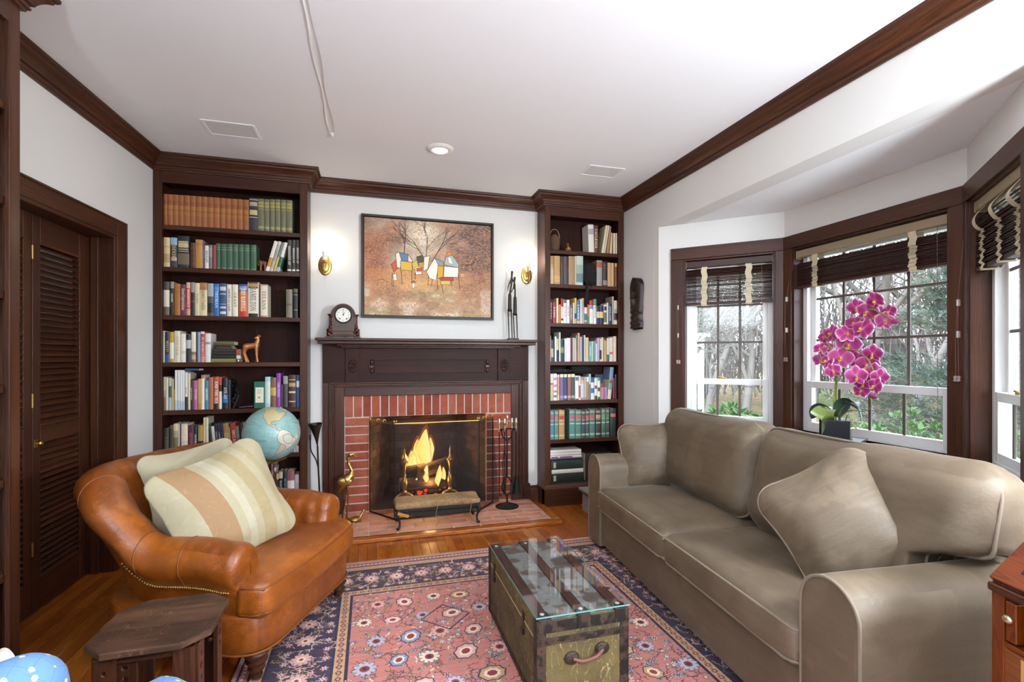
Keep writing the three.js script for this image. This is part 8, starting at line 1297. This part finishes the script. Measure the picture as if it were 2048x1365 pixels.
// ---------------------------------------------------------------- orchid on its stand behind the sofa
{
  const st = thing('plant_stand', 'square metal plant stand behind the sofa under the orchid', 'stand', [2.6, 0, -2.225], 0.5), steel = std({ color: 0xb8b4ac, metalness: 0.9, roughness: 0.28 }), dark = phys({ color: 0x2a3036, roughness: 0.25, metalness: 0.3 });
  part(st, 'tray', surf(4, 6, (u, v) => { const a = u * 2 * PI + PI / 4, r = lerp(0.13, 0.185, v) * 1.0; return [Math.cos(a) * r, lerp(0.772, 0.835, v), Math.sin(a) * r]; }), steel); part(st, 'tray_top', bb(-0.12, 0.12, 0.825, 0.832, -0.12, 0.12), dark); part(st, 'post', rb(0.05, 0.77, 0.05, 0, 0.4, 0, 0.004), steel); part(st, 'base', rb(0.3, 0.02, 0.3, 0, 0.011, 0, 0.004), steel);
  const t = thing('orchid', 'tall magenta orchid in a black square pot in front of the bay window', 'plant'), cx = 2.6, cz = -2.232, py = 0.8325;
  const pot = part(t, 'pot', rb(0.15, 0.115, 0.15, 0, 0, 0, 0.004).rotateY(0.62).translate(cx, py + 0.058, cz), phys({ color: 0x1c2024, roughness: 0.15, clearcoat: 0.6, clearcoatRoughness: 0.08 }));
  const green = phys({ color: 0x6f7a30, roughness: 0.45 }), stemM = phys({ color: 0x7d8236, roughness: 0.5 });
  const S = (p, r) => part(t, 'stem', tube(p, r, 40, 7), stemM);
  S([[cx, py + 0.1, cz], [2.6, 1.017, -2.229], [2.6, 1.255, -2.216], [2.6, 1.37, -2.19], [2.6, 1.466, -2.114], [2.6, 1.564, -2.033], [2.6, 1.53, -1.955], [2.6, 1.49, -1.899]], 0.0042);
  S([[cx + 0.008, py + 0.1, cz], [2.606, 1.02, -2.236], [2.606, 1.24, -2.222], [2.6, 1.343, -2.17], [2.6, 1.33, -2.073], [2.6, 1.227, -2.007], [2.6, 1.14, -1.985], [2.6, 1.098, -2.007]], 0.0038);
  S([[cx - 0.008, py + 0.1, cz], [2.594, 1.02, -2.24], [2.594, 1.26, -2.226], [2.598, 1.36, -2.26], [2.6, 1.39, -2.3], [2.6, 1.33, -2.34], [2.6, 1.25, -2.3]], 0.0038);
  S([[cx, py + 0.1, cz + 0.01], [2.61, 1.0, -2.16], [2.6, 1.01, -2.06], [2.6, 1.037, -2.02], [2.6, 1.1, -2.03]], 0.0025); part(t, 'support_stake', bar([cx + 0.01, py + 0.1, cz - 0.006], [2.6, 1.27, -2.225], 0.004, 6), stemM);
  // leaves: strap-shaped, drooping
  const leafG = (pts, w, cup) => { const c = new THREE.CatmullRomCurve3(pts.map((p) => new THREE.Vector3(...p))); return surf(24, 8, (u, v) => { const p = c.getPointAt(u), d = c.getTangentAt(u), side = new THREE.Vector3().crossVectors(d, new THREE.Vector3(0.25, 1, 0.1)).normalize(), up = new THREE.Vector3().crossVectors(side, d), k = Math.pow(Math.sin(Math.min(1, u * 0.93 + 0.07) * PI), 0.55), q = (v - 0.5) * 2; return [p.x + side.x * w * k * q + up.x * cup * q * q * k, p.y + side.y * w * k * q + up.y * cup * q * q * k, p.z + side.z * w * k * q + up.z * cup * q * q * k]; }); };
  const lm = phys({ color: 0x3c5040, roughness: 0.35, clearcoat: 0.3 }), lm2 = phys({ color: 0x6d7c3a, roughness: 0.4, clearcoat: 0.2 });
  part(t, 'leaf', leafG([[2.6, 0.96, -2.235], [2.59, 1.01, -2.28], [2.585, 1.0, -2.33], [2.575, 0.93, -2.37]], 0.045, 0.012), lm); part(t, 'leaf', leafG([[2.6, 0.96, -2.225], [2.6, 1.045, -2.17], [2.6, 1.05, -2.12], [2.6, 0.95, -2.075]], 0.047, 0.012), lm); part(t, 'leaf', leafG([[2.59, 0.97, -2.232], [2.55, 1.005, -2.235], [2.505, 0.97, -2.235], [2.49, 0.86, -2.228]], 0.062, 0.012), lm2, 'broad pale green hanging leaf'); part(t, 'leaf', leafG([[2.6, 0.96, -2.22], [2.64, 1.03, -2.19], [2.68, 1.0, -2.15]], 0.04, 0.01), lm);
  part(t, 'aerial_root', [tube([[2.6, 0.95, -2.17], [2.57, 0.98, -2.13], [2.57, 0.93, -2.1], [2.56, 0.91, -2.07]], 0.003, 20, 5), tube([[2.6, 0.96, -2.28], [2.58, 1.0, -2.33], [2.57, 1.0, -2.36]], 0.0025, 16, 5)], stemM);
  // blossoms
  const pet = canvasTex(128, 128, (g, W) => { const gr = g.createRadialGradient(W / 2, W * 0.45, 6, W / 2, W / 2, W * 0.52); gr.addColorStop(0, '#8e1258'); gr.addColorStop(0.55, '#b02a78'); gr.addColorStop(0.82, '#c86aa4'); gr.addColorStop(1, '#f0d4e6'); g.fillStyle = gr; g.fillRect(0, 0, W, W); g.strokeStyle = 'rgba(110,10,70,0.35)'; for (let i = 0; i < 9; i++) { g.beginPath(); g.moveTo(W / 2, 0); g.quadraticCurveTo(i * W / 8, W * 0.5, i * W / 8, W * 0.9); g.stroke(); } });
  const pm = phys({ map: pet, roughness: 0.6, transmission: 0.25, thickness: 0, side: THREE.DoubleSide }), lip = std({ color: 0xb8902c, roughness: 0.6 });
  const petal = (w, l, a, curl) => { const g = surf(8, 8, (u, v) => { const k = Math.pow(Math.sin(clamp(v * 0.94 + 0.05) * PI), 0.7) * (0.75 + 0.25 * v), q = (u - 0.5) * 2; return [q * w * k, v * l, curl * v * v * l - 0.25 * w * q * q]; }); return rot(g, 0, 0, a); };
  const bloomG = merge([petal(0.027, 0.04, 1.35, 0.1), petal(0.027, 0.04, -1.35, 0.1), petal(0.017, 0.042, 0, -0.15), petal(0.015, 0.038, 2.5, -0.1), petal(0.015, 0.038, -2.5, -0.1)]), lipG = merge([sphere(1, 0, -0.004, 0.01, 10, 8, 0.004, 0.006, 0.008), petal(0.006, 0.014, PI, 0.9).translate(0, -0.004, 0.008)]);
  const B = [[2.563, 1.445, -2.228, 1], [2.606, 1.429, -2.308, 0.9], [2.582, 1.356, -2.321, 0.7], [2.615, 1.366, -2.307, 0.8], [2.618, 1.292, -2.35, 0.8], [2.539, 1.283, -2.237, 0.8], [2.532, 1.229, -2.193, 0.8], [2.647, 1.496, -2.152, 1.1], [2.566, 1.459, -2.043, 1.1], [2.563, 1.438, -2.136, 1], [2.62, 1.378, -2.17, 1.2], [2.576, 1.303, -2.181, 1.2], [2.647, 1.589, -2.145, 0.9], [2.597, 1.555, -2.04, 1], [2.619, 1.527, -2.013, 1.1], [2.551, 1.604, -1.963, 0.9], [2.619, 1.498, -1.962, 0.9], [2.652, 1.549, -1.965, 0.7], [2.603, 1.325, -2.016, 0.9], [2.634, 1.286, -2.131, 1], [2.624, 1.264, -2.062, 1.1], [2.539, 1.204, -2.058, 1], [2.636, 1.166, -2.098, 0.9], [2.613, 1.214, -2.017, 1.1], [2.572, 1.201, -1.954, 0.8], [2.534, 1.156, -1.95, 0.8], [2.651, 1.118, -2.117, 0.8]], R = rng(77);
  for (const [x, y, z, s] of B) { const b = sh(new THREE.Mesh(bloomG, pm)); b.name = 'blossom'; b.position.set(x, y, z); b.rotation.set((R() - 0.5) * 0.9, -PI / 2 + 0.55 + (R() - 0.5) * 1.5, (R() - 0.5) * 0.9, 'YXZ'); b.scale.setScalar(s * 1.42); t.add(b); const l = sh(new THREE.Mesh(lipG, lip)); l.name = 'lip'; b.add(l); }
  for (const [x, y, z] of [[2.6, 1.49, -1.895], [2.6, 1.095, -2.008]]) part(t, 'bud', sphere(1, x, y, z, 12, 8, 0.014, 0.013, 0.02), std({ color: 0x9a3068, roughness: 0.6 }));
}
// ---------------------------------------------------------------- ornaments on the shelves
{
  const y4 = SHELF[3], t = thing('antelope_figurine', 'polished copper antelope figurine with tall horns on the left bookcase', 'figurine', [-0.86, y4, -4.115]), b = [], L = (p, q) => b.push([p, q]);
  L([-0.035, 0.118, 0, 0.024], [0.03, 0.128, 0, 0.02]); L([0.03, 0.13, 0, 0.02], [0.042, 0.17, 0, 0.012]); L([0.042, 0.17, 0, 0.011], [0.04, 0.19, 0, 0.01]); L([0.04, 0.19, 0, 0.01], [0.024, 0.182, 0.012, 0.006]);
  for (const s of [-1, 1]) { L([-0.04, 0.115, s * 0.01, 0.017], [-0.052, 0.07, s * 0.011, 0.008]); L([-0.052, 0.07, s * 0.011, 0.007], [-0.032 - s * 0.004, 0.004, s * 0.011, 0.009]); L([0.032, 0.115, s * 0.01, 0.013], [0.032, 0.06, s * 0.011, 0.007]); L([0.032, 0.06, s * 0.011, 0.007], [0.034 + s * 0.006, 0.004, s * 0.011, 0.009]); }
  L([-0.055, 0.125, 0, 0.006], [-0.062, 0.085, 0, 0.003]); part(t, 'body', blob(b, 0.0035, 0.008), M.copper);
  for (const s of [-1, 1]) { part(t, 'horn', taperTube([[0.04, 0.198, s * 0.004], [0.032 + s * 0.004, 0.23, s * 0.008], [0.04 + s * 0.012, 0.275, s * 0.012]], [0.0035, 0.003, 0.0015], 10, 6), M.bronze); part(t, 'ear', sphere(1, 0.05, 0.2 + 0.004 * s, s * 0.012, 8, 6, 0.011, 0.004, 0.004), M.copper); }
}
{
  const t = thing('elephant_figurine', 'small brown elephant figurine beside the green books', 'figurine', [-0.788, SHELF[1], -4.105]), b = [], L = (p, q) => b.push([p, q]);
  L([-0.006, 0.066, 0, 0.018], [0.018, 0.064, 0, 0.017]); L([-0.014, 0.075, 0, 0.012], [-0.02, 0.072, 0, 0.011]); L([-0.024, 0.068, 0, 0.006], [-0.028, 0.05, 0, 0.004]); L([-0.028, 0.05, 0, 0.004], [-0.022, 0.04, 0, 0.003]); for (const x of [-0.008, 0.02]) for (const s of [-1, 1]) L([x, 0.055, s * 0.009, 0.009], [x, 0.004, s * 0.009, 0.007]); part(t, 'body', blob(b, 0.003, 0.006), phys({ color: 0x6d4420, roughness: 0.4 })); for (const s of [-1, 1]) { part(t, 'ear', sphere(1, -0.01, 0.072, s * 0.013, 8, 6, 0.009, 0.012, 0.003), phys({ color: 0x6d4420, roughness: 0.4 })); part(t, 'tusk', tube([[-0.024, 0.062, s * 0.004], [-0.034, 0.058, s * 0.005]], 0.0012, 6, 5), M.paper); }
}
{
  const t = thing('display_plate', 'dark patterned plate standing on edge on the left bookcase', 'plate', [-0.985, SHELF[4], -4.125], -0.95), tex = canvasTex(256, 256, (g, W) => { g.fillStyle = '#1a1a22'; g.fillRect(0, 0, W, W); const R = rng(9); for (let i = 0; i < 160; i++) { const a = R() * 7, r = 40 + R() * 76; g.fillStyle = ['#8a8064', '#4a4a6a', '#a89870', '#3a3438'][i % 4]; g.beginPath(); g.ellipse(W / 2 + Math.cos(a) * r, W / 2 + Math.sin(a) * r, 8 * R() + 2, 4, a, 0, 7); g.fill(); } });
  const g = rot(lathe([[0, 0], [0.06, 0.002], [0.08, 0.006], [0.108, 0.016], [0.108, 0.019], [0.08, 0.009], [0, 0.004]], 40), PI / 2), p = g.attributes.position, uv = g.attributes.uv; for (let i = 0; i < p.count; i++) uv.setXY(i, 0.5 + p.getX(i) / 0.22, 0.5 + p.getY(i) / 0.22); part(t, 'plate', T(rot(g, -0.12), 0, 0.111, 0), phys({ map: tex, roughness: 0.25, clearcoat: 0.5 })); part(t, 'easel', [bar([-0.04, 0.004, 0.02], [-0.03, 0.1, -0.025], 0.003, 6), bar([0.04, 0.004, 0.02], [0.03, 0.1, -0.025], 0.003, 6)], M.black);
}
{
  const t = thing('boxed_book', 'green boxed volume with cream label on the left bookcase', 'box', [-0.803, SHELF[4], -4.085]), tex = canvasTex(128, 256, (g) => { g.fillStyle = '#e8e0c8'; g.fillRect(0, 0, 128, 256); g.fillStyle = '#8a8468'; for (let i = 0; i < 5; i++) g.fillRect(24, 34 + i * 16, 80 - (i % 2) * 20, 4); g.fillStyle = '#c89a2c'; g.beginPath(); g.ellipse(56, 168, 22, 16, 0.4, 0, 7); g.fill(); g.fillStyle = '#5a5a2c'; g.fillRect(72, 150, 14, 5); });
  part(t, 'case', rb(0.074, 0.2, 0.13, 0, 0.1, -0.065, 0.002), std({ color: 0x1e6248, roughness: 0.5 })); part(t, 'label', new THREE.BoxGeometry(0.056, 0.115, 0.001).translate(0.001, 0.098, 0.0005), std({ map: tex, roughness: 0.7 }));
}
solo('spectacles_case', T(rot(rb(0.1, 0.014, 0.04, 0, 0, 0, 0.007, 'x', 3), 0, 0.2, 0.06), -0.895, SHELF[4] + 0.012, -4.1), phys({ color: 0x26242a, roughness: 0.3 }), 'slim dark case lying in front of the gap on the left bookcase', 'case');
{
  // woven basket, small dog, cap with strap, bag on the right bookcase
  const t = thing('woven_basket', 'small brown woven basket with arched handle on the top right shelf', 'basket', [1.578, SHELF[0], -4.13]), R = rng(12), wk = std({ color: 0x6a4c3a, roughness: 0.85, bumpMap: FAB, bumpScale: 0.002 });
  const rings = []; for (let i = 0; i < 16; i++) { const v = i / 15, r = 0.04 + 0.008 * Math.sin(v * 2.6); rings.push(T(new THREE.TorusGeometry(r, 0.005, 6, 28).rotateX(PI / 2), 0, 0.005 + v * 0.115, 0)); } part(t, 'weave', rings, wk).userData.kind = 'stuff'; part(t, 'body', lathe([[0, 0.002], [0.039, 0.002], [0.046, 0.06], [0.042, 0.122], [0.036, 0.122], [0.036, 0.01], [0, 0.01]], 24), wk); part(t, 'lid', lathe([[0, 0.15], [0.02, 0.148], [0.038, 0.134], [0.042, 0.122]], 24), wk); part(t, 'handle', tube([[-0.044, 0.08, 0.012], [-0.045, 0.14, 0.014], [-0.02, 0.188, 0.014], [0.02, 0.188, 0.014], [0.045, 0.14, 0.014], [0.044, 0.08, 0.012]], 0.004, 30, 6), std({ color: 0x8a7458, roughness: 0.8 })); part(t, 'rim_band', T(new THREE.TorusGeometry(0.044, 0.005, 6, 28).rotateX(PI / 2), 0, 0.08, 0), std({ color: 0x9a8468, roughness: 0.8 }));
  const d = thing('dog_figurine', 'tiny golden dog figurine beside the woven basket', 'figurine', [1.706, SHELF[0], -4.11]), b = [], L = (p, q) => b.push([p, q]); L([0.0, 0.035, 0, 0.013], [0.01, 0.028, 0, 0.014]); L([-0.004, 0.05, 0, 0.009], [-0.006, 0.064, 0.002, 0.01]); L([-0.006, 0.062, 0.002, 0.006], [-0.008, 0.058, 0.014, 0.005]); for (const s of [-1, 1]) { L([-0.008 + s * 0.004, 0.03, s * 0.006, 0.006], [-0.008 + s * 0.006, 0.004, s * 0.006, 0.005]); L([0.014, 0.022, s * 0.007, 0.007], [0.016, 0.004, s * 0.007, 0.006]); L([-0.006 + s * 0.007, 0.07, 0, 0.004], [-0.006 + s * 0.009, 0.078, 0, 0.003]); } part(d, 'body', blob(b, 0.0028, 0.004), phys({ color: 0x8a6030, roughness: 0.35, metalness: 0.3 }));
  const c = thing('baseball_hat', 'black hat with hanging strap in front of the old books', 'hat', [1.915, SHELF[1], -4.085]), ck = std({ color: 0x121114, roughness: 0.9, bumpMap: FAB, bumpScale: 0.001 }); part(c, 'crown', T(cushion(0.125, 0.2, 0.07, { r: 0.034, puff: 0.1, n: 14, wr: 0.008, freq: 22, seed: 91 }), 0, 0.104, -0.034), ck); part(c, 'strap', boxUV(T(surf(6, 20, (u, v) => [-0.055 + (u - 0.5) * 0.026 + 0.006 * Math.sin(v * 5), 0.05 - v * 0.25, 0.012 + 0.022 * sstep(0, 0.2, v)]))), ck); part(c, 'cord', tube([[0.0, 0.04, 0.004], [0.002, 0.01, 0.03], [-0.004, -0.03, 0.034]], 0.003, 14, 5), std({ color: 0x3a2a24, roughness: 0.9 }));
  const g = thing('black_bag', 'soft black camera bag lying across the books on the right bookcase', 'bag', [1.72, SHELF[4] + 0.243, -4.125]); part(g, 'pouch', T(cushion(0.19, 0.052, 0.11, { r: 0.024, puff: 0.3, n: 14, wr: 0.005, freq: 16, seed: 92 }), 0.1, 0.0285, 0), ck); part(g, 'flap', T(cushion(0.2, 0.03, 0.1, { r: 0.014, puff: 0.3, n: 12, wr: 0.004, freq: 18, seed: 93 }), -0.1, 0.017, 0), ck); for (const x of [-0.13, -0.06, 0.0]) part(g, 'snap', sphere(0.004, x, 0.022, 0.05, 8, 6), M.brassPale);
  const k = thing('framed_picture', 'small picture with orange and black panels behind the thin books', 'picture', [2.05, SHELF[4], -4.2]); part(k, 'panel', rb(0.085, 0.225, 0.01, 0, 0.1125, 0, 0.002), std({ color: 0x3a3c5a, roughness: 0.5 })); part(k, 'orange_field', bb(-0.035, 0.04, 0.03, 0.14, 0.005, 0.006), std({ color: 0xb06420, roughness: 0.5 })); part(k, 'black_field', bb(-0.035, 0.01, 0.1, 0.135, 0.006, 0.007), M.black);
}
renderer.render(scene, camera);
